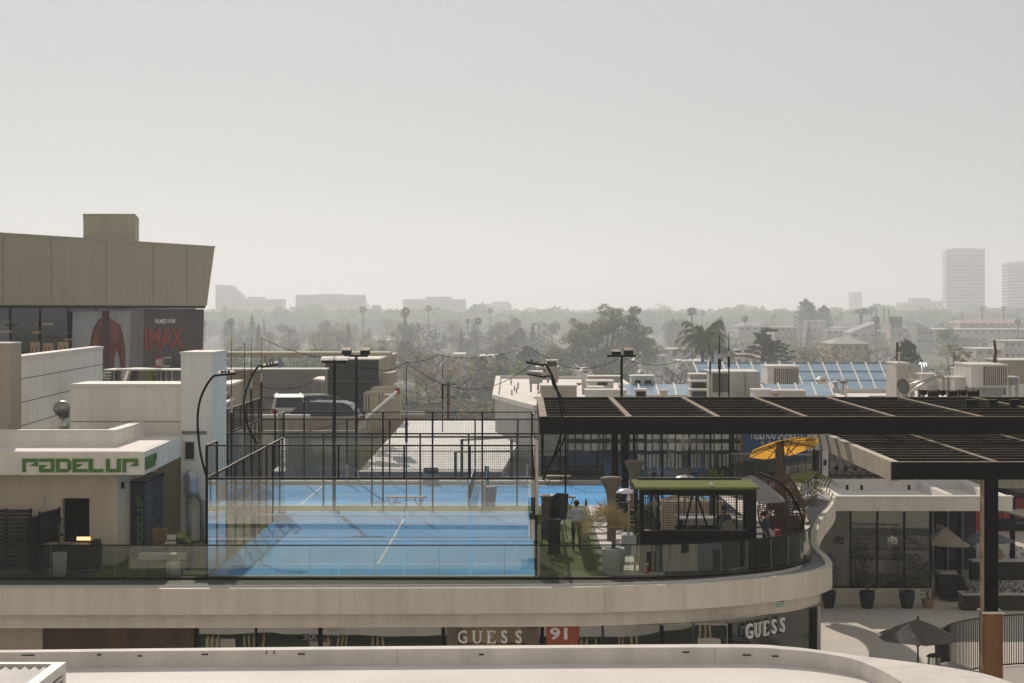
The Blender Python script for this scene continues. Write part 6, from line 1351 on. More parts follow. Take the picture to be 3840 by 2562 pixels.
for k in range(22): p = 3200+rr.random()*250; y = 2040+rr.random()*80; B(X(p,dH+3), X(p+rr.uniform(8,34),dH+3), dH+3+k*.004, dH+3.4+k*.004, Z(y+14,dH+3), Z(y,dH+3)).build('shelf_goods', M[rr.choice(['wood_panel','wood_light','deep_red','concrete_dark'])], hb)
sh_ = MB(); sh_ = MB(); sh_.box(X(3300,dH+2), X(3345,dH+2), dH+2, dH+2.6, Z(2092,dH+2), Z(1975,dH+2)); sh_.build('bright_display', M['curtain'], hb)
for i, (px, m_, d) in enumerate(((3126,'letter_black',dH+.09),(3329,'letter_white',dH+.14))):
    T = thing('pavilion_logo', ['black HRB logo with bowl on the plain wall panel', 'white HRB logo with bowl on the pavilion glass'][i], 'sign', (X(px+15,d), d, -3))
    w1 = X(32,d)-X(0,d); q = MB(); pbb = MB(); w0 = text_mb(pbb, 'HRB', (0,0,0), (1,0,0), (0,0,1), .24, .01, .02); text_mb(q, 'HRB', (X(px,d), d-.01, Z(2041,d)), (1,0,0), (0,0,1), .30, .015, .02, sx=w1/w0*.95)
    q.build('letters', M[m_], T)
    q = MB(); q.ext([(-.17,0),(-.12,.07),(-.05,.11),(.06,.11),(.13,.07),(.18,0)], (X(px+16,d), d-.02, Z(2022,d)), (1,0,0), (0,0,1), (0,.015,0)); q.ext([(-.05,0),(.05,0),(.05,.04),(-.05,.04)], (X(px+16,d), d-.02, Z(2013,d)), (1,0,0), (0,0,1), (0,.015,0)); q.build('bowl_emblem', M[m_], T)
# planters in front of the pavilion
def shrub(label, px, w, y0, y1, m_pot, foli=True, d=87.6, seed=1):
    T = thing('planter_shrub', label, 'potted plant', (X(px,d), d, -5), group='planters before the pavilion'); r = w/2*d/F; z1 = Z(y0,d); x = X(px,d)
    h = z1+5; MB().lathe([(r*.62,0),(r*.72,h*.1),(r*.98,h*.7),(r,h*.9),(r*.93,h),(r*.8,h*.97),(r*.7,h*.85)], (x,d,-5), 18).build('pot', M[m_pot], T, smooth=True)
    rr = random.Random(seed); fo = MB(); st = MB()
    for k in range(6):
        a = V(x,d,z1-.1); p = [tuple(a)]
        for q in range(4): a = a+V(rr.uniform(-.16,.16), rr.uniform(-.16,.16), .36); p.append(tuple(a))
        st.tube(p, .012, 4)
    for k in range(520):
        s = rr.random(); rad = .62*math.sin(math.pi*min(1,.15+s*.85))**.6; a = rr.uniform(0,6.28); c = V(x+rad*rr.random()**.5*math.cos(a), d+rad*rr.random()**.5*math.sin(a), z1+.05+s*1.55)
        dv = V(rr.gauss(0,1),rr.gauss(0,1),rr.gauss(.5,1)).normalized()*.13; w_ = V(rr.gauss(0,1),rr.gauss(0,1),rr.gauss(0,1)).normalized()*.03; fo.quad(c-w_,c+dv*.4,c+w_,c+dv)
    st.build('stem', M['bark'], T); fo.build('leaves', M['leaf_pot'], T)
shrub('shrub in a glossy black pot half behind the curved white fascia', 3108, 54, 2216, 2276, 'pot_black', seed=31)
shrub('shrub in a glossy black pot below the HRB glass logo', 3252, 62, 2216, 2276, 'pot_black', seed=32)
shrub('shrub in a glossy black pot at the right end of the pavilion glass', 3401, 62, 2216, 2276, 'pot_black', seed=33)
shrub('shrub in a brown basket pot at the pavilion corner', 3480, 48, 2245, 2280, 'terracotta', seed=34)
# dark arcade and stair right of the pavilion
ar = thing('dark_arcade', 'dark open arcade with posts right of the glass pavilion', 'building', (X(3680,99), 99, -5))
MB().box(X(3500,110), 24, 110, 110.4, -5, -.4).build('rear_wall', M['dark_void'], ar); MB().box(X(3505,100), 26, 98, 110, -1.15, -.9).build('roof', M['slat_dark'], ar)
[B(X(p,98), X(p,98)+.22, 98, 98.2, -5, -1.15).build('post', M['black_steel'], ar) for p in (3590,3690,3790)]; B(X(3505,98), X(3507,98)+.05, 98, 98.1, -5, -1.2).build('post', M['black_steel'], ar)
cnt = MB(); cnt.box(X(3640,97), X(3850,97), 96.6, 97.4, -5, -4.1); cnt.build('counter', M['slat_dark'], ar); MB().box(X(3640,97), X(3850,97), 96.5, 97.45, -4.1, -4.05).build('counter_top', M['paver'], ar)
rr = random.Random(12)
for k in range(34): p = 3645+rr.random()*190; y = 2040+rr.random()*75; B(X(p,99), X(p+rr.uniform(3,12),99), 99+k*.003, 99.2+k*.003, Z(y+rr.uniform(4,18),99), Z(y,99)).build('fitting', M[rr.choice(['letter_grey','letter_white','concrete'])], ar)
b = MB(); b.bar(W(3690,2000,95), W(3760,2092,95), .12, .3); b.build('wood_ramp', M['wood_light'], ar)
hs = thing('dark_kiosk_roof', 'tan ribbed awning roof at the far right of the arcade', 'awning', (X(3810,92), 92, -2))
MB().hexa([W(3757,1920,96), W(3840,1943,90), W(3920,1943,90), W(3860,1912,96)], [W(3757,1919,96)+V(0,0,.06), W(3840,1942,90)+V(0,0,.06), W(3920,1942,90)+V(0,0,.06), W(3860,1911,96)+V(0,0,.06)]).build('sheet', M['olive_wall'], hs)
MB().box(X(3745,92), 26, 91.9, 92.1, Z(1990,92), Z(1945,92)).build('front_board', M['dark_void'], hs); q = MB(); text_mb(q, 'Hand R', (X(3812,91.9),91.89,Z(1966,91.9)), (1,0,0), (0,0,1), .15, .01, .0); q.build('lettering', M['pipe_grey'], hs)
MB().box(X(3848,92), X(3848,92)+.2, 91.95, 92.1, -5, -1.9).build('post', M['black_steel'], hs)
rdw = thing('red_building', 'dark red wall block behind the pavilion roof', 'building', (X(3780,118), 118, -5)); MB().box(X(3655,118), 30, 118, 126, -5, ZRF-.8).build('wall', M['deep_red'], rdw); [MB().box(X(a,118), X(b_,118), 117.93, 117.998, -5, ZRF-.9).build('bright_panel', M['red_paint'], rdw) for a, b_ in ((3658,3690),(3764,3797))]
MB().box(24.6, 30, 116, 118, ZRF-.8, ZRF-.6).build('roof', M['dark_wall'], rdw)
aw = thing('tan_awning', 'tan striped sloping awning behind the right end of the pavilion', 'awning', (X(3770,104), 104, -2)); MB().hexa([W(3675,1830,108), W(3735,1808,110), W(3840,1851,102), W(3700,1853,102)], [W(3675,1830,108)+Z1*.06, W(3735,1808,110)+Z1*.06, W(3840,1851,102)+Z1*.06, W(3700,1853,102)+Z1*.06]).build('sheet', M['cream_fabric'], aw)
a_ = MB(); [a_.bar(W(3740+k*20,1815+k*9,108-k*1.5)+Z1*.09, W(3712-k*2,1835+k*8,107-k*1.5)+Z1*.09, .06) for k in range(4)]; a_.build('batten', M['olive_wall'], aw)
blk = thing('dark_shed', 'dark low arcade wall behind the white pavilion roof', 'wall', (X(3500,101), 101, -5)); MB().box(X(3085,100.5), X(3660,100.5), 100.5, 101, -5, ZRF-1.6).build('wall', M['dark_wall'], blk)
[B(X(p,100.5), X(p,100.5)+.1, 100.4, 100.49, -5, ZRF-1.6).build('post', M['pipe_grey'], blk) for p in range(3110, 3650, 55)]
wl_ = thing('terrace_wall', 'low white terrace wall with grille beside the pavilion roof', 'wall', (X(3050,89), 89, 0)); MB().box(X(2940,92), fx0-.05, 92, 92.4, -.6, Z(1832,92)).build('wall', M['white_stucco'], wl_); MB().box(X(3085,90.5), fx0-.03, 90.4, 90.5, Z(1856,90.5), Z(1834,90.5)).build('grille', M['dark_wall'], wl_)
st2 = thing('plaza_steps', 'dark steps with pale landing right of the glass pavilion', 'stair', (X(3560,90), 90, -5))
for k in range(5): MB().box(X(3505,92), X(3600,92), 89.5+k*.4, 92, -5+k*.18, -5+(k+1)*.18-.004).build('tread', M['slat_dark'], st2)
MB().box(X(3535,92), X(3598,92), 92.0, 93.2, -5, -4.1).build('landing', M['paver'], st2)
pbx = thing('planter_box', 'long black planter with pale rim beside the steps', 'planter', (X(3700,87), 87, -5)); MB().box(X(3608,87), X(3860,87), 86.8, 87.8, -5, Z(2230,87)).build('box', M['pot_black'], pbx); MB().box(X(3606,87), X(3862,87), 86.75, 87.85, Z(2230,87), Z(2226,87)).build('rim', M['plaza_floor'], pbx); fo = MB(); rr = random.Random(77)
for k in range(700): c = V(X(3610,87)+rr.random()*2.9, 87.0+rr.random()*.6, Z(2230,87)+abs(rr.gauss(0,.5))); dv = V(rr.gauss(0,1),rr.gauss(0,1),rr.gauss(.5,1)).normalized()*.16; w_ = V(rr.gauss(0,1),rr.gauss(0,1),rr.gauss(0,1)).normalized()*.04; fo.quad(c-w_,c+dv*.4,c+w_,c+dv)
fo.build('leaves', M['leaf_pot'], pbx)
# curved baluster rail on the upper walkway near the black pillar
ZW = -3.12
wk = [G(3960,2300,ZW),G(3840,2304,ZW),G(3760,2309,ZW),G(3690,2317,ZW),G(3620,2327,ZW),G(3555,2345,ZW),G(3522,2368,ZW),G(3508,2400,ZW),G(3512,2440,ZW),G(3525,2482,ZW)]
WK = smooth_line(wk, 8)
br_ = thing('baluster_rail', 'curved dark baluster fence with thin vertical bars beside the rust coloured pillar base', 'railing', (14, 70, -5))
bb = MB(); acc = 0; last = Vector(WK[0])
for p in WK[1:]:
    q = Vector(p); seg = (q-last).length
    while acc < seg: c = last.lerp(q, acc/seg); bb.box(c.x-.014, c.x+.014, c.y-.014, c.y+.014, -4.95, ZW-.02); acc += .10
    acc -= seg; last = q
bb.build('baluster', M['slat_dark'], br_)
MB().tube([(x, y, ZW) for x, y in WK], .035, 8).build('top_rail', M['trunk_brown'], br_, smooth=True); MB().tube([(x, y, -4.93) for x, y in WK], .03, 6).build('bottom_rail', M['slat_dark'], br_, smooth=True)
hl = thing('patio_heater', 'low roofed lantern heater below the lone dark parasol', 'heater', (X(3502,60), 60, -5))
MB().lathe([(.24,0),(.15,.07),(.03,.10)], (X(3502,60),60,Z(2462,60)), 14).build('hood', M['slat_dark'], hl); MB().lathe([(.18,-.8),(.18,0)], (X(3502,60),60,Z(2462,60)), 12).build('lantern', M['clear_glass'], hl); m_ = MB(); [m_.bar((X(3502,60)+.18*math.cos(a),60+.18*math.sin(a),-5),(X(3502,60)+.18*math.cos(a),60+.18*math.sin(a),Z(2462,60)), .02) for a in (0,1.57,3.14,4.71)]; m_.build('frame', M['grey_metal'], hl)

def lounge(label, px, d, rz):
    T = thing('armchair', label, 'chair', (X(px,d), d, 0), rz, 'dark armchairs behind the heater')
    MB().box(-.36, .36, -.34, .34, .14, .44).build('seat', M['cloth_black'], T, world=False); MB().box(-.36, .36, .345, .46, .14, .92).build('backrest', M['cloth_black'], T, world=False)
    for s_ in (-1, 1): MB().box(min(s_*.365, s_*.46), max(s_*.365, s_*.46), -.34, .46, .14, .66).build('arm', M['cloth_black'], T, world=False)
    for a in (-.3, .3):
        for b in (-.28, .38): MB().bar((a,b,0),(a,b,.14),.05).build('leg', M['black_steel'], T, world=False)
lounge('black armchair beside the heater pole, facing the courts', 2338, 74, math.radians(20)); lounge('black armchair behind the left post of the garden bar', 2398, 71.5, math.radians(-30)); lounge('black armchair farthest behind the heater hood', 2365, 78.5, math.radians(160))
for i, (px, d, h) in enumerate(((2408,68.5,1.5),(2436,70.5,1.75),(2322,79.5,1.3))):
    T = thing('planter_shrub', ['dark leafy shrub just left of the garden bar', 'taller dark leafy shrub behind the left end of the garden bar', 'dark leafy shrub behind the nearer funnel planter'][i], 'potted plant', (X(px,d), d, 0), group='dark shrubs on the terrace')
    MB().lathe([(.2,0),(.28,.4),(.26,.45),(.2,.42)], (X(px,d),d,0), 14).build('pot', M['pot_black'], T, smooth=True); fo = MB(); st = MB(); rr = random.Random(60+i)
    for k in range(420):
        s_ = rr.random(); a = rr.uniform(0,6.28); rad = .42*math.sin(math.pi*min(1,.2+.8*s_))**.6*rr.random()**.5; c = V(X(px,d)+rad*math.cos(a), d+rad*math.sin(a), .45+s_*(h-.45)); dv = V(rr.gauss(0,1),rr.gauss(0,1),rr.gauss(.5,1)).normalized()*.12; w_ = V(rr.gauss(0,1),rr.gauss(0,1),rr.gauss(0,1)).normalized()*.03; fo.quad(c-w_,c+dv*.4,c+w_,c+dv)
    for k in range(4): st.tube([(X(px,d),d,.35),(X(px,d)+rr.uniform(-.15,.15),d+rr.uniform(-.15,.15),h*.9)], .012, 4)
    fo.build('leaves', M['leaf_pot'], T); st.build('stem', M['bark'], T)
# ------------------------------------------------------------------ people
def person(label, loc, rz, J, regions, hair_len='short', extra=None):
    """One continuous skinned body. J: joint name -> (position, radius); edges below."""
    T = thing('person', label, 'person', loc, rz)
    names = list(J); idx = {n: i for i, n in enumerate(names)}
    ed = [e for e in (('pelvis','waist'),('waist','chest'),('chest','neck'),('neck','head0'),('head0','head1'),('chest','sh_l'),('sh_l','el_l'),('el_l','wr_l'),('chest','sh_r'),('sh_r','el_r'),('el_r','wr_r'),('pelvis','hip_l'),('hip_l','kn_l'),('kn_l','an_l'),('an_l','toe_l'),('pelvis','hip_r'),('hip_r','kn_r'),('kn_r','an_r'),('an_r','toe_r')) if e[0] in idx and e[1] in idx]
    vv = [J[n][0] for n in names]; rad = [J[n][1] for n in names]; ee = [(idx[a], idx[b]) for a, b in ed]
    for s in 'lr':
        if 'wr_'+s not in idx: continue
        w = Vector(J['wr_'+s][0]); e = Vector(J['el_'+s][0]); d = (w-e).normalized(); side = d.cross(Vector((0,1,0)))
        side = side.normalized() if side.length > .1 else Vector((1,0,0)); nrm = side.cross(d)
        palm = w+d*.075; vv.append(tuple(palm)); rad.append(.030); pi = len(vv)-1; ee.append((idx['wr_'+s], pi))
        for k, (o, L_) in enumerate(((-.030,.075),(-.010,.085),(.010,.08),(.028,.065))):
            b = palm+side*o+d*.03; vv += [tuple(b), tuple(b+d*L_*.55+nrm*.012), tuple(b+d*L_*.9+nrm*.035)]; rad += [.0095,.0085,.007]; n = len(vv); ee += [(pi, n-3), (n-3, n-2), (n-2, n-1)]
        th = w+d*.03+side*-.04; vv += [tuple(th), tuple(th+d*.045+side*-.012+nrm*.015)]; rad += [.011,.009]; n = len(vv); ee += [(idx['wr_'+s], n-2), (n-2, n-1)]
    me = bpy.data.meshes.new('body'); me.from_pydata(vv, ee, []); ob = bpy.data.objects.new('tmp_body', me); COL.objects.link(ob)
    md = ob.modifiers.new('skin', 'SKIN'); sd = ob.modifiers.new('sub', 'SUBSURF'); sd.levels = 2; sd.render_levels = 2
    lay = me.skin_vertices[0] if me.skin_vertices else None
    if lay is None:
        bm = bmesh.new(); bm.from_mesh(me); bm.verts.layers.skin.verify(); bm.to_mesh(me); bm.free(); lay = me.skin_vertices[0]
    for i, sv_ in enumerate(lay.data):
        r = rad[i]; sv_.radius = (r, r) if not isinstance(r, tuple) else r; sv_.use_root = (i == idx['pelvis'])
    dg = bpy.context.evaluated_depsgraph_get(); dg.update(); m2 = bpy.data.meshes.new_from_object(ob.evaluated_get(dg)); bpy.data.objects.remove(ob)
    m2.materials.clear(); mats = []
    for p in m2.polygons:
        m_ = regions(p.center); 
        if m_ not in mats: mats.append(m_)
        p.material_index = mats.index(m_); p.use_smooth = True
    for m_ in mats: m2.materials.append(M[m_])
    for i, p in enumerate(m2.polygons): p.material_index = mats.index(regions(p.center))
    b = bpy.data.objects.new('body', m2); COL.objects.link(b); b.parent = T
    h0, h1 = Vector(J['head0'][0]), Vector(J['head1'][0]); c = (h0+h1)/2
    f = J.get('_face')
    return T, c
def standing(h=1.70, arms='folded', stride=0.0):
    k = h/1.75
    J = {'pelvis':((0,0,.95*k),(.155,.115)), 'waist':((0,0,1.10*k),(.135,.105)), 'chest':((0,0,1.33*k),(.165,.115)), 'neck':((0,-.01,1.50*k),.055), 'head0':((0,-.015,1.59*k),(.078,.088)), 'head1':((0,-.01,1.69*k),(.072,.085)),
         'hip_l':((-.10,0,.88*k),.095), 'hip_r':((.10,0,.88*k),.095), 'kn_l':((-.11,-.01-stride*.5,.49*k),.062), 'kn_r':((.11,-.01+stride*.5,.49*k),.062), 'an_l':((-.11,.03-stride,.08),.042), 'an_r':((.11,.03+stride,.08),.042), 'toe_l':((-.12,-.14-stride,.035),.038), 'toe_r':((.12,-.14+stride,.035),.038),
         'sh_l':((-.19,.01,1.43*k),.062), 'sh_r':((.19,.01,1.43*k),.062)}
    if arms == 'folded': J.update({'el_l':((-.27,-.02,1.14*k),.046), 'el_r':((.27,-.02,1.14*k),.046), 'wr_l':((-.10,-.22,1.16*k),.032), 'wr_r':((.10,-.22,1.14*k),.032)})
    else: J.update({'el_l':((-.26,.03,1.14*k),.046), 'el_r':((.26,.03,1.14*k),.046), 'wr_l':((-.25,-.10,.90*k),.032), 'wr_r':((.25,-.08,.90*k),.032)})
    return J
def hair_cap(T, c, k=1.0, r=(.098,.108,.115), dz=.015, back=.018, cap=None):
    m = MB(); n = 16
    for i in range(9):
        pass
    prof = [(math.cos(t*math.pi/16)*1.0, math.sin(t*math.pi/16)) for t in range(-4, 9)]
    vv = []; ff = []
    for a, b in prof:
        for j in range(n):
            an = 2*math.pi*j/n; lift = max(0, -math.sin(an))*(.35 if b < .25 else 0)   # the face side (-y) stays clear
            vv.append((c.x+r[0]*a*math.cos(an), c.y+back+r[1]*a*math.sin(an)*(1 if math.sin(an) > 0 else .92), c.z+dz+r[2]*max(b, -.45+lift*2)))
    for i in range(len(prof)-1):
        for j in range(n): ff.append((i*n+j, i*n+(j+1) % n, (i+1)*n+(j+1) % n, (i+1)*n+j))
    m.add(vv, ff); m.build('hair', M['hair'], T, smooth=True, world=False)
def face(T, c):
    e = MB(); [e.lathe([(0,-.010),(.010,-.004),(.010,.004),(0,.010)], (c.x+s*.032, c.y-.083, c.z+.005), 8) for s in (-1,1)]; e.build('eye', M['hair'], T, world=False)
    n = MB(); n.hexa([(c.x-.014,c.y-.105,c.z-.035),(c.x+.014,c.y-.105,c.z-.035),(c.x+.012,c.y-.075,c.z-.035),(c.x-.012,c.y-.075,c.z-.035)], [(c.x-.006,c.y-.088,c.z+.008),(c.x+.006,c.y-.088,c.z+.008),(c.x+.006,c.y-.07,c.z+.008),(c.x-.006,c.y-.07,c.z+.008)]); n.build('nose', M['skin'], T, world=False)
    m = MB(); m.box(c.x-.022, c.x+.022, c.y-.092, c.y-.07, c.z-.062, c.z-.054); m.build('mouth', M['deep_red'], T, world=False)
    for s in (-1,1): q = MB(); q.lathe([(0,-.03),(.014,-.018),(.018,.01),(0,.03)], (c.x+s*.080, c.y+.01, c.z-.005), 8, .6, 1.2); q.build('ear', M['skin'], T, world=False)

def reg_waiter(c):
    if c.z > 1.47: return 'skin'
    if c.z > .98: return 'skin' if (c.y < -.17 and abs(c.x) < .14) else 'cloth_white'
    return 'cloth_black'
wt, hc = person('person in white shirt and black trousers, seen from behind on the turf path', (X(2162,67), 67, .006), math.radians(176), standing(1.70, 'folded'), reg_waiter)
hair_cap(wt, hc); face(wt, hc)
ap = MB(); ap.ribbon([(-.17,.125),(-.08,.165),(0,.17),(.08,.165),(.17,.125)], .95, 1.02, .012); ap.hexa([(-.05,.165,.72),(.03,.165,.72),(.03,.178,.72),(-.05,.178,.72)], [(-.03,.17,.96),(.02,.17,.96),(.02,.183,.96),(-.03,.183,.96)]); ap.hexa([(.04,.165,.76),(.10,.16,.76),(.10,.173,.76),(.04,.178,.76)], [(.02,.17,.96),(.07,.168,.96),(.07,.181,.96),(.02,.183,.96)]); ap.build('apron', M['cloth_olive'], wt, world=False)
def reg_teal(c):
    if c.z > 1.44: return 'skin'
    if c.z > .92: return 'skin' if (abs(c.x) > .2 and c.z < 1.08) else 'cloth_teal'
    if c.z > .62: return 'skin' if abs(c.x) > .21 else 'cloth_black'
    return 'skin' if c.z > .10 else 'cloth_white'
tt, hc = person('person in teal jacket and black shorts with white shoes by the balustrade', (X(2872,63.8), 63.8, .004), math.radians(70), standing(1.66, 'down', .10), reg_teal)
hair_cap(tt, hc, back=.022); face(tt, hc)
pt_ = MB(); pt_.tube([(hc.x, hc.y+.10, hc.z+.05),(hc.x, hc.y+.17, hc.z-.02),(hc.x, hc.y+.16, hc.z-.14)], [.035,.04,.015], 8); pt_.build('ponytail', M['hair'], tt, smooth=True, world=False)
vs_ = MB(); vs_.hexa([(hc.x-.07,hc.y-.20,hc.z+.055),(hc.x+.07,hc.y-.20,hc.z+.055),(hc.x+.09,hc.y-.07,hc.z+.07),(hc.x-.09,hc.y-.07,hc.z+.07)], [(hc.x-.07,hc.y-.20,hc.z+.063),(hc.x+.07,hc.y-.20,hc.z+.063),(hc.x+.09,hc.y-.07,hc.z+.085),(hc.x-.09,hc.y-.07,hc.z+.085)]); vs_.build('visor', M['cloth_white'], tt, world=False)
def reg_dark(c): return 'skin' if c.z > 1.52 or (c.y < -.17 and abs(c.x) < .14 and c.z > 1.1) else ('cloth_black' if c.z > .95 else 'cloth_grey')
bt, hc = person('person with dark bun standing behind the turf roof, only the head showing', (X(2452,77.5), 77.5, .006), math.radians(185), standing(1.80, 'folded'), reg_dark)
hair_cap(bt, hc, r=(.105,.115,.125))
bun = MB(); bun.lathe([(0,-.06),(.05,-.035),(.065,0),(.05,.04),(0,.06)], (hc.x, hc.y+.08, hc.z+.09), 10); bun.build('hair_bun', M['hair'], bt, smooth=True, world=False)
JS = {'pelvis':((0,0,.52),(.155,.13)), 'waist':((0,-.03,.70),(.14,.115)), 'chest':((0,-.06,.93),(.17,.12)), 'neck':((0,-.09,1.10),.055), 'head0':((0,-.12,1.18),(.078,.088)), 'head1':((0,-.12,1.28),(.072,.085)),
      'hip_l':((-.10,-.05,.50),.09), 'hip_r':((.10,-.05,.50),.09), 'kn_l':((-.14,-.45,.52),.062), 'kn_r':((.14,-.45,.52),.062), 'an_l':((-.14,-.42,.09),.042), 'an_r':((.14,-.42,.09),.042), 'toe_l':((-.15,-.58,.04),.036), 'toe_r':((.15,-.58,.04),.036),
      'sh_l':((-.19,-.05,1.03),.06), 'sh_r':((.19,-.05,1.03),.06), 'el_l':((-.27,-.17,.80),.045), 'el_r':((.27,-.17,.80),.045), 'wr_l':((-.14,-.36,.96),.03), 'wr_r':((.14,-.36,.96),.03)}
def reg_sit(c): return 'skin' if c.z > 1.07 or (c.y < -.33 and c.z > .85) else ('cloth_grey' if c.z > .62 else 'cloth_black')
se, hc = person('seated person in dark cap and grey top seen through the bar mesh', (X(2712,66.3), 66.3, .22), math.radians(160), JS, reg_sit)
cp_ = MB(); cp_.lathe([(.100,0),(.102,.05),(.085,.10),(.04,.13),(0,.135)], (hc.x, hc.y+.005, hc.z+.03), 14); cp_.hexa([(hc.x-.08,hc.y-.22,hc.z+.03),(hc.x+.08,hc.y-.22,hc.z+.03),(hc.x+.09,hc.y-.08,hc.z+.035),(hc.x-.09,hc.y-.08,hc.z+.035)], [(hc.x-.08,hc.y-.22,hc.z+.04),(hc.x+.08,hc.y-.22,hc.z+.04),(hc.x+.09,hc.y-.08,hc.z+.055),(hc.x-.09,hc.y-.08,hc.z+.055)]); cp_.build('cap', M['cloth_black'], se, world=False); face(se, hc)
sst = thing('high_stool', 'dark stool under the seated capped person', 'stool', (X(2712,66.3), 66.3, 0)); MB().box(X(2712,66.3)-.2, X(2712,66.3)+.2, 66.1, 66.5, .58, .64).build('seat', M['slat_dark'], sst); [MB().bar((X(2712,66.3)+a,66.3+b,0),(X(2712,66.3)+a*.8,66.3+b*.8,.58),.035).build('leg', M['black_steel'], sst) for a in (-.18,.18) for b in (-.18,.18)]
# ------------------------------------------------------------------ trees
GZ = -20.0
def far(d): return d*2.8 if d < 260 else (d*3.4 if d < 450 else d*5.4)   # estimated tree distances stretched, farther ones more, to set how haze fades them
def leafclump(mb, c, n, r, size, rr, flat=1.0, droop=0.0):
    for k in range(n):
        d = V(rr.gauss(0,1), rr.gauss(0,1), rr.gauss(0,1)).normalized(); p = c+V(d.x*r, d.y*r, d.z*r*flat)*rr.uniform(.55,1.05)
        t = (V(rr.gauss(0,1), rr.gauss(0,1), rr.gauss(0,.6)-droop)).normalized(); w = t.cross(V(rr.gauss(0,1), rr.gauss(0,1), rr.gauss(0,1))).normalized(); s = size*rr.uniform(.6,1.3)
        mb.quad(p-t*s*.5, p+w*s*.32, p+t*s*.5, p-w*s*.32)
def broad(rr, H=12., R=5., nblob=26, per=70, leaf=.55, low=.28, droop=0.0, top=1.0):
    fo = MB(); tr = MB()
    tr.tube([(0,0,0),(rr.uniform(-.2,.2),0,H*.2),(rr.uniform(-.4,.4),rr.uniform(-.3,.3),H*.42)], [H*.032,H*.026,H*.018], 7)
    for k in range(nblob):
        s = rr.random(); a = rr.uniform(0,6.28); zz = low+(1-low)*s; env = math.sin(math.pi*min(1,max(.0,(zz-low)/(1-low)*.86+.12)))**.7
        rad = R*env*rr.uniform(.35,.95); c = V(rad*math.cos(a), rad*math.sin(a), H*zz*top-.06*H*rr.random()); br = R*rr.uniform(.20,.36)
        leafclump(fo, c, per, br, leaf, rr, .85, droop)
        if k % 2 == 0: tr.tube([(0,0,H*rr.uniform(.18,.4)), (c.x*.5,c.y*.5,c.z*.75), tuple(c)], [H*.013,H*.008,H*.004], 5, False)
    return fo, tr
def spire(rr, H=14., R=1.3, n=1300, leaf=.5, conical=True, gaps=.0):
    fo = MB(); tr = MB(); tr.tube([(0,0,0),(0,0,H*.5),(0,0,H*.95)], [H*.02,H*.012,H*.003], 6)
    for k in range(n):
        s = rr.random()**(1.25 if conical else .95); z = H*(.04+.96*s); e = (1-s)**.8 if conical else math.sin(math.pi*min(1,.12+.88*s))**.55
        lump = 1+.22*math.sin(z*2.1+k % 3)*gaps+gaps*.25*math.sin(z*5); a = rr.uniform(0,6.28); r = R*e*lump*rr.uniform(.45,1.03); p = V(r*math.cos(a), r*math.sin(a), z)
        t = V(math.cos(a)*.35, math.sin(a)*.35, 1 if conical else .8).normalized()+V(rr.gauss(0,.25),rr.gauss(0,.25),0); w = t.cross(V(math.cos(a+.5),math.sin(a+.5),.2)).normalized(); q = leaf*rr.uniform(.6,1.25)
        fo.quad(p-t*q*.5, p+w*q*.35, p+t*q*.6, p-w*q*.35)
    return fo, tr
def cedar(rr, H=17., R=6.):
    fo = MB(); tr = MB(); tr.tube([(0,0,0),(0,0,H*.6),(0,0,H*.97)], [H*.03,H*.02,H*.006], 7)
    for k in range(46):
        s = rr.random(); z = H*(.25+.72*s); L_ = R*(1.05-.55*s**1.6)*rr.uniform(.55,1.1); a = rr.uniform(0,6.28); o = V(math.cos(a),math.sin(a),0)
        tr.tube([(0,0,z-.4), tuple(o*L_*.6+V(0,0,z)), tuple(o*L_+V(0,0,z+.1))], [.14,.08,.03], 4, False)
        for q in range(7):
            t = .3+.7*q/6; c = o*L_*t+V(rr.gauss(0,.3),rr.gauss(0,.3),z+rr.gauss(.1,.15)); leafclump(fo, c, 26, .65*(1.15-t*.6), .5, rr, .35, .1)
    return fo, tr
def fanpalm(rr, H=16., R=1.5):
    fo = MB(); tr = MB(); tr.tube([(0,0,0),(.1,0,H*.5),(.15,.1,H-.4)], [.30,.22,.20], 7); top = V(.15,.1,H-.3)
    for k in range(70):
        a = rr.uniform(0,6.28); el = rr.uniform(-1.15,1.35); d = V(math.cos(a)*math.cos(el), math.sin(a)*math.cos(el), math.sin(el)); L_ = R*rr.uniform(.75,1.1); b = top+d*L_*.35; w = d.cross(V(rr.gauss(0,.4),rr.gauss(0,.4),1)).normalized()
        for j in range(-2,3): t = (d+w*j*.28).normalized(); e = t.cross(w+V(0,0,.3)).normalized()*.07; fo.quad(b, b+t*L_*.35+e, b+t*L_*.68-V(0,0,.12), b+t*L_*.35-e)
    return fo, tr
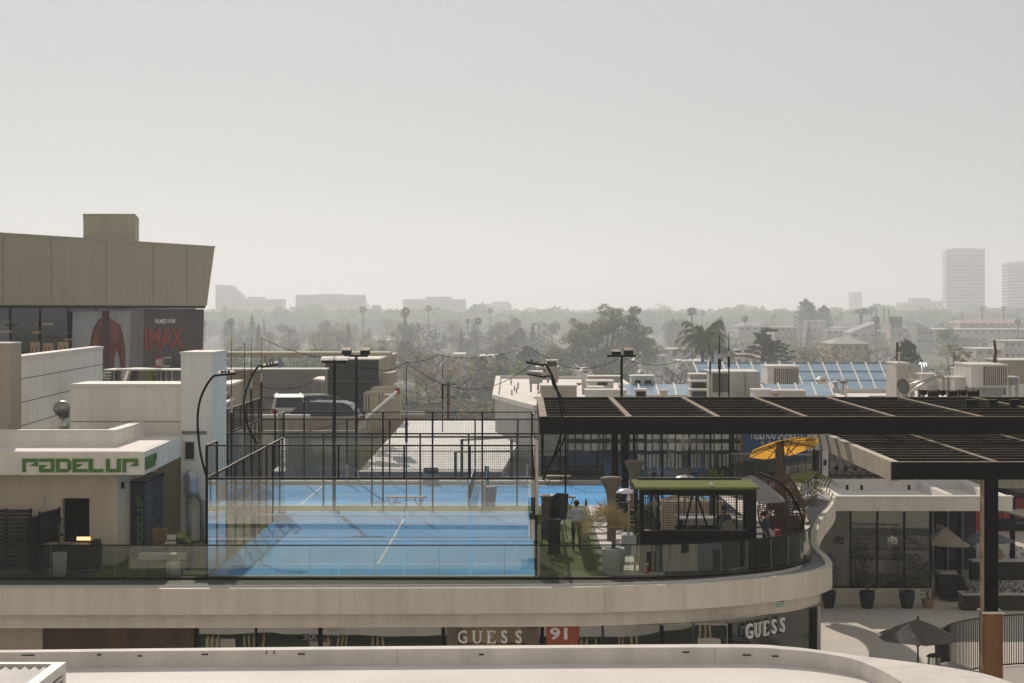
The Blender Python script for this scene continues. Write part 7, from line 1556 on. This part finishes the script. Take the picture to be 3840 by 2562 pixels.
def featherpalm(rr, H=9., L=4.2, n=44, skirt=True, thick=.45, rise=1.0):
    fo = MB(); tr = MB(); tr.tube([(0,0,0),(0,0,H*.5),(0,0,H)], [thick,thick*.85,thick*1.05], 9); top = V(0,0,H)
    for k in range(n):
        a = rr.uniform(0,6.28); up = rr.uniform(-.15,1.5)*rise; o = V(math.cos(a),math.sin(a),0); L_ = L*rr.uniform(.8,1.1)
        pts = [top+o*(L_*s*(1-.18*max(0,up)*s))+V(0,0,L_*(up*s*.75-(.30+.45*max(0,up)*.7)*s*s)) for s in (0,.18,.36,.54,.72,.88,1)]
        for p, q in zip(pts[:-1], pts[1:]):
            t_ = (q-p).normalized(); w = t_.cross(V(0,0,1)).normalized()
            for s in (-1,1):
                for e in (0,.2,.4,.6,.8): b = p.lerp(q,e); k2 = rr.uniform(.8,1.25); fo.quad(b, b+(w*s*.34+t_*.16-V(0,0,.30))*k2, b+(w*s*.36+t_*.24-V(0,0,.42))*k2, b+t_*.08)
    if skirt:
        for k in range(60):
            a = rr.uniform(0,6.28); o = V(math.cos(a),math.sin(a),0); b = top+o*thick*.8-V(0,0,rr.uniform(0,.5)); w = V(-o.y,o.x,0)*.1; tr.quad(b-w, b+w, b+w*.5+o*.5-V(0,0,1.6), b-w*.5+o*.5-V(0,0,1.6))
    return fo, tr
def baretree(rr, H=11., leafy=0.0):
    tr = MB(); fo = MB()
    def br(p, d, L_, r, dep):
        q = p+d*L_; m = p.lerp(q,.5)+V(rr.gauss(0,.05)*L_,rr.gauss(0,.05)*L_,0); tr.tube([tuple(p),tuple(m),tuple(q)], [r,r*.85,r*.65], 4 if dep > 1 else 6, False)
        if dep >= 5:
            if leafy and rr.random() < leafy: leafclump(fo, q, 5, .35, .28, rr)
            return
        for k in range(3 if dep < 4 else 2):
            dd = (d+V(rr.gauss(0,.45),rr.gauss(0,.45),rr.gauss(.10,.25))).normalized(); br(q, dd, L_*rr.uniform(.62,.86), r*.6, dep+1)
    br(V(0,0,0), V(0,0,1), H*.24, H*.022, 0)
    if not fo.v: leafclump(fo, V(0,0,H*.7), 60, H*.25, .2, rr)
    return fo, tr
PROTO = {}
def species(key, gen, leaf, bark='bark'):
    rr = random.Random(hash(key) % 1000 if False else sum(ord(c)*(i+3) for i, c in enumerate(key))); fo, tr = gen(rr)
    both = MB(); both.v = fo.v+tr.v; n = len(fo.v); both.f = fo.f+[tuple(i+n for i in f) for f in tr.f]; both.m = [0]*len(fo.f)+[1]*len(tr.f)
    PROTO[key] = (fo, tr, M[leaf], M[bark], both, {})
species('broad_a', lambda r: broad(r), 'leaf_green'); species('broad_b', lambda r: broad(r, 13, 4.2, 22, 64, .5, .22), 'leaf_olive'); species('broad_c', lambda r: broad(r, 9, 5.2, 24, 60, .5, .2), 'leaf_dark')
species('gum', lambda r: broad(r, 15, 4.4, 24, 64, .5, .30, .5), 'leaf_olive'); species('spire', lambda r: spire(r), 'leaf_dark'); species('column', lambda r: spire(r, 12, 1.9, 1700, .45, False), 'leaf_dark')
species('pine', lambda r: spire(r, 16, 2.6, 1500, .7, True, 1.0), 'leaf_green'); species('fan', lambda r: fanpalm(r), 'leaf_palm'); species('feather', lambda r: featherpalm(r), 'leaf_palm')
species('bare', lambda r: baretree(r), 'leaf_dry'); species('sparse', lambda r: baretree(r, 10, .75), 'leaf_dry'); species('ever', lambda r: spire(r, 14, 3.0, 1700, .6, False, 1.0), 'leaf_dark')
NAMES = {'broad_a':'broadleaf_tree','broad_b':'broadleaf_tree','broad_c':'broadleaf_tree','gum':'gum_tree','spire':'cypress_tree','column':'cypress_tree','pine':'pine_tree','fan':'fan_palm_tree','feather':'date_palm_tree','bare':'bare_tree','sparse':'thin_leaved_tree','ever':'evergreen_tree'}
def mesh_of(mb, name, mats):
    me = bpy.data.meshes.new(name); me.from_pydata(mb.v, [], mb.f); [me.materials.append(m) for m in mats]
    if len(mats) > 1: me.polygons.foreach_set('material_index', mb.m)
    me.update(); return me
def plant(key, px, d, top_py, label, width=1.0, cat='tree', group=None, rz=None, lo=GZ, kmat=None):
    """Tree of a species at image column px, its top at image row top_py, distance d stretched by far."""
    fo, tr, lm, bm_, both, cache = PROTO[key]; H0 = max(p[2] for p in fo.v); s0 = (Z(top_py, d)+12)/H0
    kd = far(d)/d; d *= kd; h = Z(top_py, d)-lo; s = h/H0; width *= s0/s*kd
    if 'fo' not in cache: cache['fo'] = mesh_of(fo, 'crown', [lm]); cache['tr'] = mesh_of(tr, 'trunk', [bm_])
    T = thing(NAMES[key], label, cat, (X(px,d), d, lo), rz if rz is not None else (px*7.3) % 6.28, group); T.scale = (s*width, s*width, s)
    for nm in ('crown', 'trunk'):
        me = cache['fo' if nm == 'crown' else 'tr']
        o = bpy.data.objects.new(nm, me); COL.objects.link(o); o.parent = T
    return T
def plant_far(key, px, d, h, width, label, group):
    fo, tr, lm, bm_, both, cache = PROTO[key]; H0 = max(p[2] for p in fo.v)
    if 'both' not in cache: cache['both'] = mesh_of(both, NAMES[key], [lm, bm_])
    o = bpy.data.objects.new(NAMES[key], cache['both']); COL.objects.link(o); o.location = (X(px,d), d, GZ); s = h/H0; o.scale = (s*width, s*width, s); o.rotation_euler = (0,0,(px*3.7+d) % 6.28); return tag(o, label, 'tree', group)

# the tall spreading clump in the middle of the view and the named trees round it
def bigclump(rr):
    fo = MB(); tr = MB()
    lobes = [(-5.6,0,10.5,2.2),(-4.4,1,13,2.3),(-3.2,-1,15.5,2.2),(-1.6,0,18.2,2.1),(-1.0,1,14.5,2.6),(.6,0,16.5,2.4),(1.7,-1,19.2,2.2),(3.0,0,18.6,2.2),(4.2,1,16.4,2.2),(5.2,0,13.6,2.2),(6.0,-1,11,2.0),(2.4,1,13,2.6),(-2.8,1,11,2.5),(0,-1,11,2.6),(4.2,-1,11,2.3),(-5.2,1,8,2.1),(5.6,1,8.4,2.1),(-2.2,-2,8.5,2.4),(1.6,-2,8.6,2.4)]
    for (x,y,z,r) in lobes:
        for q in range(5):
            c = V(x+rr.gauss(0,r*.42), y+rr.gauss(0,r*.5), z+rr.gauss(-.5,r*.6)); leafclump(fo, c, 150, r*rr.uniform(.34,.56), .5, rr, 1.3, .9)
        tr.tube([(x*.1,0,1),(x*.4,y*.4,z*.45),(x*.8,y,z*.78),(x,y,z)], [.35,.24,.14,.05], 5, False)
    tr.tube([(0,0,0),(0,0,3)], [.6,.5], 8); return fo, tr
species('clump', bigclump, 'leaf_olive'); NAMES['clump'] = 'spreading_tree'
species('cedar', lambda r: cedar(r), 'leaf_dark'); NAMES['cedar'] = 'cedar_tree'
species('queen', lambda r: featherpalm(r, 12, 4.4, 40, False, .28, 1.15), 'leaf_palm'); NAMES['queen'] = 'feather_palm_tree'
plant('clump', 2265, 250, 1138, 'tall spreading grey green tree clump in the middle of the view', .97, rz=0)
plant('cedar', 2860, 178, 1226, 'dark layered cedar above the large skylight', .50)
plant('queen', 2635, 150, 1200, 'shaggy feather palm left of the dark cedar', .36, rz=.6)
plant('queen', 2672, 158, 1243, 'second lower feather palm crown touching the cedar', .32, rz=2.6)
plant('column', 3400, 150, 1270, 'dark column shaped cypress behind the white chimney block', .56)
plant('feather', 1752, 330, 1262, 'date palm with round skirted crown beyond the wedge building', .80)
plant('spire', 1870, 300, 1254, 'narrow pointed cypress right of the date palm', .72)
plant('spire', 1666, 420, 1244, 'narrow pointed cypress left of the date palm', .60)
plant('bare', 1560, 210, 1262, 'bare brown tree left of the date palm', .8); plant('sparse', 1640, 190, 1300, 'thin leaved brown tree below the left pointed cypress', .85)
plant('bare', 1700, 170, 1345, 'bare twiggy tree in front of the date palm trunk', .7); plant('sparse', 1600, 160, 1370, 'bare thicket behind the red banner', .9)
plant('broad_c', 1850, 165, 1385, 'dark rounded tree left of the wedge building', .50); plant('broad_b', 1960, 170, 1352, 'yellow green bushy tree behind the wedge building', .55)
plant('broad_a', 1530, 150, 1475, 'low green bush right of the red banner', .55); plant('broad_c', 1640, 150, 1470, 'low dark bush below the bare trees', .55); plant('sparse', 1745, 145, 1478, 'low brown thicket above the tan parapet', 1.0)
plant('bare', 2500, 180, 1300, 'bare twiggy tree left of the feather palm', .72); plant('bare', 2570, 175, 1330, 'low bare tree under the feather palm', .75)
plant('broad_b', 2150, 170, 1372, 'yellow flecked bush left of the tall lamp mast', .45); plant('broad_a', 2330, 175, 1372, 'green bush behind the tall lamp mast', .45)
plant('sparse', 3110, 200, 1285, 'thin orange brown tree above the right part of the skylight', .95); plant('sparse', 3220, 205, 1290, 'second thin orange brown tree above the skylight', .95); plant('sparse', 3020, 190, 1318, 'low sparse tree right of the dark cedar', .8)
plant('broad_b', 3570, 160, 1290, 'rounded olive tree left of the largest finned unit', .72)
plant('broad_c', 3640, 330, 1262, 'square clipped dark hedge tree below the apartment terrace', .8); plant('column', 3790, 300, 1325, 'small column cypress near the right edge', .55)
plant('ever', 3022, 420, 1118, 'tallest of the three upright evergreens on the right', .50); plant('ever', 3042, 425, 1133, 'thin evergreen leaning against the tallest upright one', .38); plant('ever', 3090, 430, 1143, 'third upright evergreen apart from the other two', .52)
plant('pine', 2735, 600, 1155, 'pointed hazy pine above the feather palm', .62)
plant('ever', 2790, 520, 1180, 'left of two hazy evergreens right of the pointed pine', .55); plant('ever', 2812, 540, 1183, 'right of two hazy evergreens right of the pointed pine', .7)
plant('fan', 1087, 330, 1232, 'round headed fan palm left of the dark block', .95); plant('gum', 1183, 300, 1238, 'first of three narrow trees above the dark block', .42); plant('gum', 1218, 305, 1225, 'second and tallest of three narrow trees above the dark block', .42); plant('gum', 1272, 300, 1238, 'third of three narrow trees above the dark block', .45)
plant('gum', 1365, 620, 1132, 'tall hazy gum tree standing above the tree belt', .55); plant('broad_a', 1430, 600, 1170, 'hazy pair crown right of the tall gum tree', .55); plant('broad_b', 1490, 620, 1172, 'rounded hazy tree right of the pair crown', .5); plant('broad_c', 1540, 520, 1195, 'dark domed hazy tree right of the tall gum tree', .5)
plant('fan', 1774, 640, 1158, 'slim fan palm standing above the hazy tree belt', 1.0); plant('fan', 1870, 480, 1182, 'fan palm with twin head left of the tall clump', 1.0); plant('broad_b', 1915, 470, 1212, 'loose hazy tree beside the twin headed fan palm', .6); plant('fan', 2018, 420, 1208, 'wide drooping fan palm just left of the tall clump', 1.35)
plant('fan', 1035, 620, 1172, 'slim hazy fan palm below the far left buildings', 1.1); plant('fan', 905, 560, 1205, 'hazy fan palm near the cinema building', 1.1); plant('queen', 985, 520, 1218, 'hazy feather palm near the cinema building', .7); plant('queen', 2540, 420, 1208, 'hazy feather palm left of the shaggy one', .7); plant('ever', 2492, 480, 1186, 'hazy layered evergreen right of the tall clump', .6)
plant('fan', 2468, 900, 1138, 'tallest of the tiny palms on the skyline', 1.2); plant('fan', 2443, 900, 1150, 'left small palm on the skyline', 1.2); plant('fan', 2500, 900, 1146, 'right small palm on the skyline', 1.4); plant('fan', 3230, 420, 1156, 'ragged palm left of the gabled houses', 1.5)
plant('broad_a', 2800, 700, 1140, 'domed hazy tree on the skyline right of the tall clump', .9); plant('column', 900, 380, 1262, 'thin cypress behind the long tan canopy', .4)
for i, px in enumerate((1018, 1045)): plant('column', px, 165, 1340, ['left dark clipped cypress under the tan canopy', 'right dark clipped cypress under the tan canopy'][i], .42)

# the wide belt of trees over the city, near ones as trees, the far rest as woods
rr = random.Random(42); KEYS = ['broad_a','broad_b','broad_c','gum','broad_a','broad_b','ever','pine','fan','sparse','spire','broad_c']
GRP = {'broadleaf_tree':('hazy broadleaf tree in the belt of city trees','broadleaf trees of the city belt'),'gum_tree':('hazy drooping gum tree in the belt of city trees','gum trees of the city belt'),'evergreen_tree':('hazy upright evergreen in the belt of city trees','evergreens of the city belt'),'pine_tree':('hazy pointed pine in the belt of city trees','pines of the city belt'),'fan_palm_tree':('hazy slim fan palm in the belt of city trees','fan palms of the city belt'),'thin_leaved_tree':('hazy brownish thin leaved tree in the belt of city trees','thin leaved trees of the city belt'),'cypress_tree':('hazy thin cypress in the belt of city trees','cypresses of the city belt')}
cnt_ = 0
for k in range(250):
    t = rr.random(); d = 1/(1/1000+(1/3800-1/1000)*t); px = rr.uniform(700, 4000)
    if px > 2950 and d < 1500 and rr.random() < .6: continue
    key = rr.choice(KEYS); h = {'fan':rr.uniform(13,19),'spire':rr.uniform(9,14),'pine':rr.uniform(10,16),'ever':rr.uniform(9,14)}.get(key, rr.uniform(7,13.5)); h *= 1.7
    lab, gp = GRP[NAMES[key]]; plant_far(key, px, d, h, rr.uniform(.85,1.35), lab, gp)
for k in range(70):
    d = 1/(1/560+(1/1300-1/560)*rr.random()); px = rr.uniform(770, 2120); key = rr.choice(['broad_a','broad_b','broad_c','broad_a','gum','ever','broad_b'])
    lab, gp = GRP[NAMES[key]]; plant_far(key, px, d, rr.uniform(10,17), rr.uniform(.95,1.4), lab, gp)
wd_ = MB(); rr = random.Random(7)
for k in range(3600):
    t = rr.random(); d = 1/(1/2200+(1/8600-1/2200)*t); x = rr.uniform(-.36,.34)*d; hh = rr.uniform(12,25)+(8 if rr.random() < .07 else 0); r = rr.uniform(8,18)
    n = 26 if d < 4200 else 14
    for q in range(n):
        dv = V(rr.gauss(0,1), rr.gauss(0,1), rr.gauss(0,1)).normalized(); p = V(x, d, GZ+hh*.55)+V(dv.x*r, dv.y*r, dv.z*hh*.46); s = r*rr.uniform(.35,.6); tv = V(rr.gauss(0,1),rr.gauss(0,.4),rr.gauss(0,1)).normalized(); w = tv.cross(V(rr.gauss(0,.4),1,rr.gauss(0,.4))).normalized(); wd_.quad(p-tv*s, p+w*s*.8, p+tv*s, p-w*s*.8)
tag(wd_.build('woods', M['leaf_green']), 'hazy mass of trees covering the city to the horizon', 'woods', kind='stuff')

# ------------------------------------------------------------------ houses and far buildings
def house(label, px0, px1, py, d, m, roof='flat', dep=10, wins=(2,5), rm='roof_grey', name='house', zlo=GZ, group=None, rows_py=None):
    KD = 3.2 if d < 460 else 5.0; d *= KD; dep *= KD; T = thing(name, label, 'building', (X((px0+px1)/2,d), d, zlo), group=group); x0, x1_ = X(px0,d), X(px1,d); zt = Z(py,d)  # distance and depth stretched, farther houses more, to set how haze fades them
    MB().box(x0, x1_, d, d+dep, zlo, zt).build('wall', M[m], T)
    if roof == 'flat': MB().box(x0-.3, x1_+.3, d-.3, d+dep+.3, zt, zt+.35).build('roof', M['coping_white'], T)
    elif roof == 'hip': r = min(3.0, (x1_-x0)*.22); MB().hexa([(x0-.5,d-.5,zt),(x1_+.5,d-.5,zt),(x1_+.5,d+dep+.5,zt),(x0-.5,d+dep+.5,zt)], [(x0+r*1.6,d+dep*.45,zt+r*.8),(x1_-r*1.6,d+dep*.45,zt+r*.8),(x1_-r*1.6,d+dep*.55,zt+r*.8),(x0+r*1.6,d+dep*.55,zt+r*.8)]).build('roof', M[rm], T)
    elif roof == 'shed': MB().ext([(x0-.3,zt),(x1_+.3,zt+(x1_-x0)*.42),(x1_+.3,zt+(x1_-x0)*.42+.3),(x0-.3,zt+.3)], (0,d-.4,0), (1,0,0), (0,0,1), (0,dep+.8,0)).build('roof', M[rm], T); MB().ext([(x0,zt),(x1_,zt),(x1_,zt+(x1_-x0)*.42)], (0,d,0), (1,0,0), (0,0,1), (0,dep,0)).build('gable', M[m], T)
    elif roof == 'shedl': MB().ext([(x0-.3,zt+(x1_-x0)*.42),(x1_+.3,zt),(x1_+.3,zt+.3),(x0-.3,zt+(x1_-x0)*.42+.3)], (0,d-.4,0), (1,0,0), (0,0,1), (0,dep+.8,0)).build('roof', M[rm], T); MB().ext([(x0,zt),(x1_,zt),(x0,zt+(x1_-x0)*.42)], (0,d,0), (1,0,0), (0,0,1), (0,dep,0)).build('gable', M[m], T)
    nr, nc = wins; fh = 3.0*KD**.5
    for r in range(nr):
        for c in range(nc):
            a = x0+(x1_-x0)*(c+.28)/nc; b = a+(x1_-x0)*.46/nc; z = zt-.7-r*fh
            if z-1.4 < zlo: continue
            MB().box(a, b, d-.06, d-.002, z-1.35, z).build('window', M['window_far'], T)
    return T
hz = [('pale shed roofed house with glass gable left of the white tower house',3190,3288,1250,400,'cream_house','shed',(3,3)),('tall white house with dark steep roof face on the right',3338,3384,1215,390,'cream_house','flat',(2,2)),('low pale house between the gabled and the white tower house',3288,3338,1242,405,'grey_house','flat',(2,3)),('pale terrace house right of the white tower house',3384,3448,1232,410,'cream_house','flat',(3,4)),('grey gabled house with tall glass right of the terrace house',3440,3500,1240,400,'grey_house','shedl',(2,4)),('low tan house with a red tile roof behind the orange brown trees',3120,3260,1290,260,'tan_house','hip',(1,5)),('pale flat house left of the gabled house',3100,3186,1240,430,'grey_house','flat',(2,4)),('house with pink tile roof left of the gabled house',3132,3180,1232,440,'brick_house','hip',(1,3)),('cream house behind the dark cedar',2770,2870,1225,380,'cream_house','hip',(1,4)),('tan house right of the dark cedar crown',2905,2990,1228,390,'tan_house','flat',(2,4)),('pale block under the three upright evergreens',3020,3095,1203,440,'cream_house','flat',(3,3)),('white low house between apartment and edge',3660,3760,1310,280,'cream_house','flat',(1,3)),('cream arched villa at the right edge',3765,3900,1280,300,'cream_house','flat',(2,6)),('wide white flat house low among the left trees',1880,2100,1282,520,'brick_house','flat',(1,6)),('small white roofed house left of the bare trees',1395,1475,1322,420,'grey_house','flat',(1,3)),('small pale house behind the long tan canopy',1052,1095,1395,230,'cream_house','flat',(1,2)),('white gabled house far left of the date palm',1585,1650,1262,560,'cream_house','hip',(1,3)),('low grey hall with long roof in the left trees',1700,1740,1330,300,'cream_house','flat',(1,2))]
for a in hz: house(a[0], a[1], a[2], a[3], a[4], a[5], a[6], wins=a[7])
dq = 389*3.2; st3 = thing('steep_roof', 'dark steep roof block on top of the white tower house', 'roof', (X(3360,dq),dq,0)); MB().hexa([W(3337,1215,dq-1),W(3385,1215,dq-1),W(3385,1215,dq+8),W(3337,1215,dq+8)], [W(3335,1188,dq+6),W(3382,1188,dq+6),W(3384,1190,dq+9),W(3337,1190,dq+9)]).build('slates', M['dark_wall'], st3)
house('wide cream apartment house with long cornice near the right edge', 3502, 3960, 1236, 420, 'cream_house', 'flat', 22, (4,16), name='apartment_house')
house('set back upper storey with pale roof above the apartment house', 3600, 3860, 1212, 436, 'tan_house', 'hip', 16, (1,10), 'roof_tile', name='apartment_house')
house('grey block with flat roof at the far right behind the apartment', 3785, 3960, 1155, 520, 'grey_wall', 'flat', 20, (2,8), name='office_block')
house('hazy pale office block below the tall tower', 3560, 3640, 1168, 900, 'grey_house', 'flat', 30, (3,8), name='office_block')
house('pale square penthouse block left of the set back storey', 3605, 3660, 1195, 470, 'cream_house', 'flat', 12, (1,4), name='apartment_house')
rr = random.Random(19)
for k in range(34):
    d = rr.uniform(230, 700); px = rr.uniform(820, 3100); w = rr.uniform(9,18)*F/d/(3.2 if d < 460 else 5.0)
    house('small hazy house roof among the city trees', px, px+w, HY+(CH-GZ-rr.uniform(5.5,8.5))*F/d/(3.2 if d < 460 else 5.0), d, rr.choice(['cream_house','grey_house','tan_house','cream_house']), rr.choice(['flat','hip','flat']), rr.uniform(8,14), (1,4), rr.choice(['roof_grey','roof_tile']), group='houses among the city trees')
def tower(label, pxs, px0, px1, py, d, nf, name='office_tower'):
    T = thing(name, label, 'building', (X((px0+px1)/2,d), d, GZ)); x0, x1_ = X(px0,d), X(px1,d); zt = Z(py,d); xs_2 = X(pxs,d+26)
    MB().box(x0, x1_, d, d+30, GZ, zt).build('core', M['tower_glass'], T)
    MB().prism([(x0-.05,d+.1),(xs_2,d+28),(xs_2+.5,d+30),(x0-.05,d+30)], GZ, zt-.2).build('side_wall', M['tower_side'], T)
    b = MB(); fh = (zt-GZ)/nf
    for k in range(nf): b.box(x0-.02, x1_+.3, d-.5, d-.002, GZ+fh*k+fh*.40, GZ+fh*(k+1)-.02)
    b.box(x0-.02, x1_+.3, d-.52, d-.003, zt-fh*1.3, zt+.5); b.build('floor_band', M['tower_band'], T)
    MB().box(x0+(x1_-x0)*.2, x1_-(x1_-x0)*.25, d+6, d+20, zt, zt+2.2).build('roof_plant', M['tower_band'], T)
    s = MB(); [s.bar((x0-.1, d+.1, GZ+fh*k), (xs_2-.02, d+28, GZ+fh*k), .3, fh*.30) for k in range(1, nf)]; s.build('side_band', M['tower_glass'], T)
    return T
tower('tall hazy office tower with banded floors on the right skyline', 3536, 3549, 3693, 935, 3200, 22)
tower('second hazy office tower cut by the right edge', 3759, 3781, 3960, 986, 3350, 20)
def slab(label, pts, d, name='office_block', rows=4):
    T = thing(name, label, 'building', (X(pts[0][0],d), d, GZ)); poly = [(X(x,d), Z(y,d)) for x, y in pts]; poly = [(poly[0][0],GZ)]+poly+[(poly[-1][0],GZ)]
    MB().ext(poly, (0,d,0), (1,0,0), (0,0,1), (0,40,0)).build('wall', M['grey_wall'], T); x0, x1_ = poly[0][0], poly[-1][0]; zt = min(Z(y,d) for x, y in pts); 
    for r in range(rows):
        z = zt-3-r*4.5; MB().box(x0+2, x1_-2, d-.3, d-.01, z-1.8, z).build('window_row', M['window_far'], T)
    return T
slab('hazy stepped tower block at the far left of the skyline', [(808,1068),(866,1070),(890,1092),(908,1110),(908,1122),(926,1122),(926,1114),(984,1114),(984,1122),(1062,1122)], 3300)
slab('hazy long flat block second from the left on the skyline', [(1108,1106),(1190,1106),(1190,1103),(1282,1103),(1282,1106),(1365,1106)], 3200); slab('hazy block with raised centre third on the skyline', [(1510,1122),(1596,1122),(1596,1113),(1690,1113),(1690,1122),(1745,1122)], 3300); slab('faint low block fourth from the left on the skyline', [(1808,1140),(1835,1140),(1850,1131),(1905,1131),(1918,1142)], 3900)
slab('faint slim tower alone on the right skyline', [(3193,1098),(3196,1095),(3232,1095),(3233,1098)], 4500, 'office_tower', 6); slab('faint group of low blocks right of the slim tower', [(3375,1135),(3420,1135),(3420,1118),(3490,1118),(3490,1130),(3540,1130)], 3800, rows=2); slab('faint small block on the skyline left of the tall clump', [(1085,1150),(1110,1150)], 3200, rows=1)
for i, (px, y, d) in enumerate(((3684,1149,1450),(3764,1149,1500),(3287,1152,1500),(3314,1155,1500),(3333,1160,1500))):
    T = thing('utility_pole', ['utility pole with cross arms below the tall tower', 'utility pole with cross arms left of the second tower', 'thin pole left of the white tower house', 'second thin pole beside the white tower house', 'third thin pole nearest the white tower house'][i], 'pole', (X(px,d), d, GZ)); MB().bar((X(px,d),d,GZ),(X(px,d),d,Z(y,d)),.8).build('pole', M['trunk_brown'], T)
    if i < 2: a = MB(); [a.bar((X(px-11,d),d,Z(y+k*11+3,d)),(X(px+11,d),d,Z(y+k*11+3,d)),.6) for k in range(2)]; a.build('cross_arm', M['trunk_brown'], T)
up = thing('utility_pole', 'dark utility pole with two cross arms among the bare trees', 'pole', (X(1681,140),140,GZ)); MB().bar((X(1681,140),140,GZ),(X(1681,140),140,Z(1433,140)),.2).build('pole', M['trunk_brown'], up); a = MB(); a.bar(W(1660,1442,140),W(1708,1442,140),.12); a.bar(W(1650,1490,140),W(1712,1490,140),.08); a.build('cross_arm', M['trunk_brown'], up)

# ------------------------------------------------------------------ the hazy air
hm = MB().box(-4200, 4200, -30, 8900, -21.0, 118)
hz_ = bpy.data.materials.new('haze'); hz_.use_nodes = True; t = hz_.node_tree; t.nodes.remove(t.nodes['Principled BSDF']); pvn = t.nodes.new('ShaderNodeVolumePrincipled')
pvn.inputs['Color'].default_value = (.89, .925, .98, 1); pvn.inputs['Density'].default_value = .00034; pvn.inputs['Anisotropy'].default_value = .37
t.links.new(pvn.outputs[0], t.nodes['Material Output'].inputs['Volume'])
tag(hm.build('haze', hz_), kind='stuff')
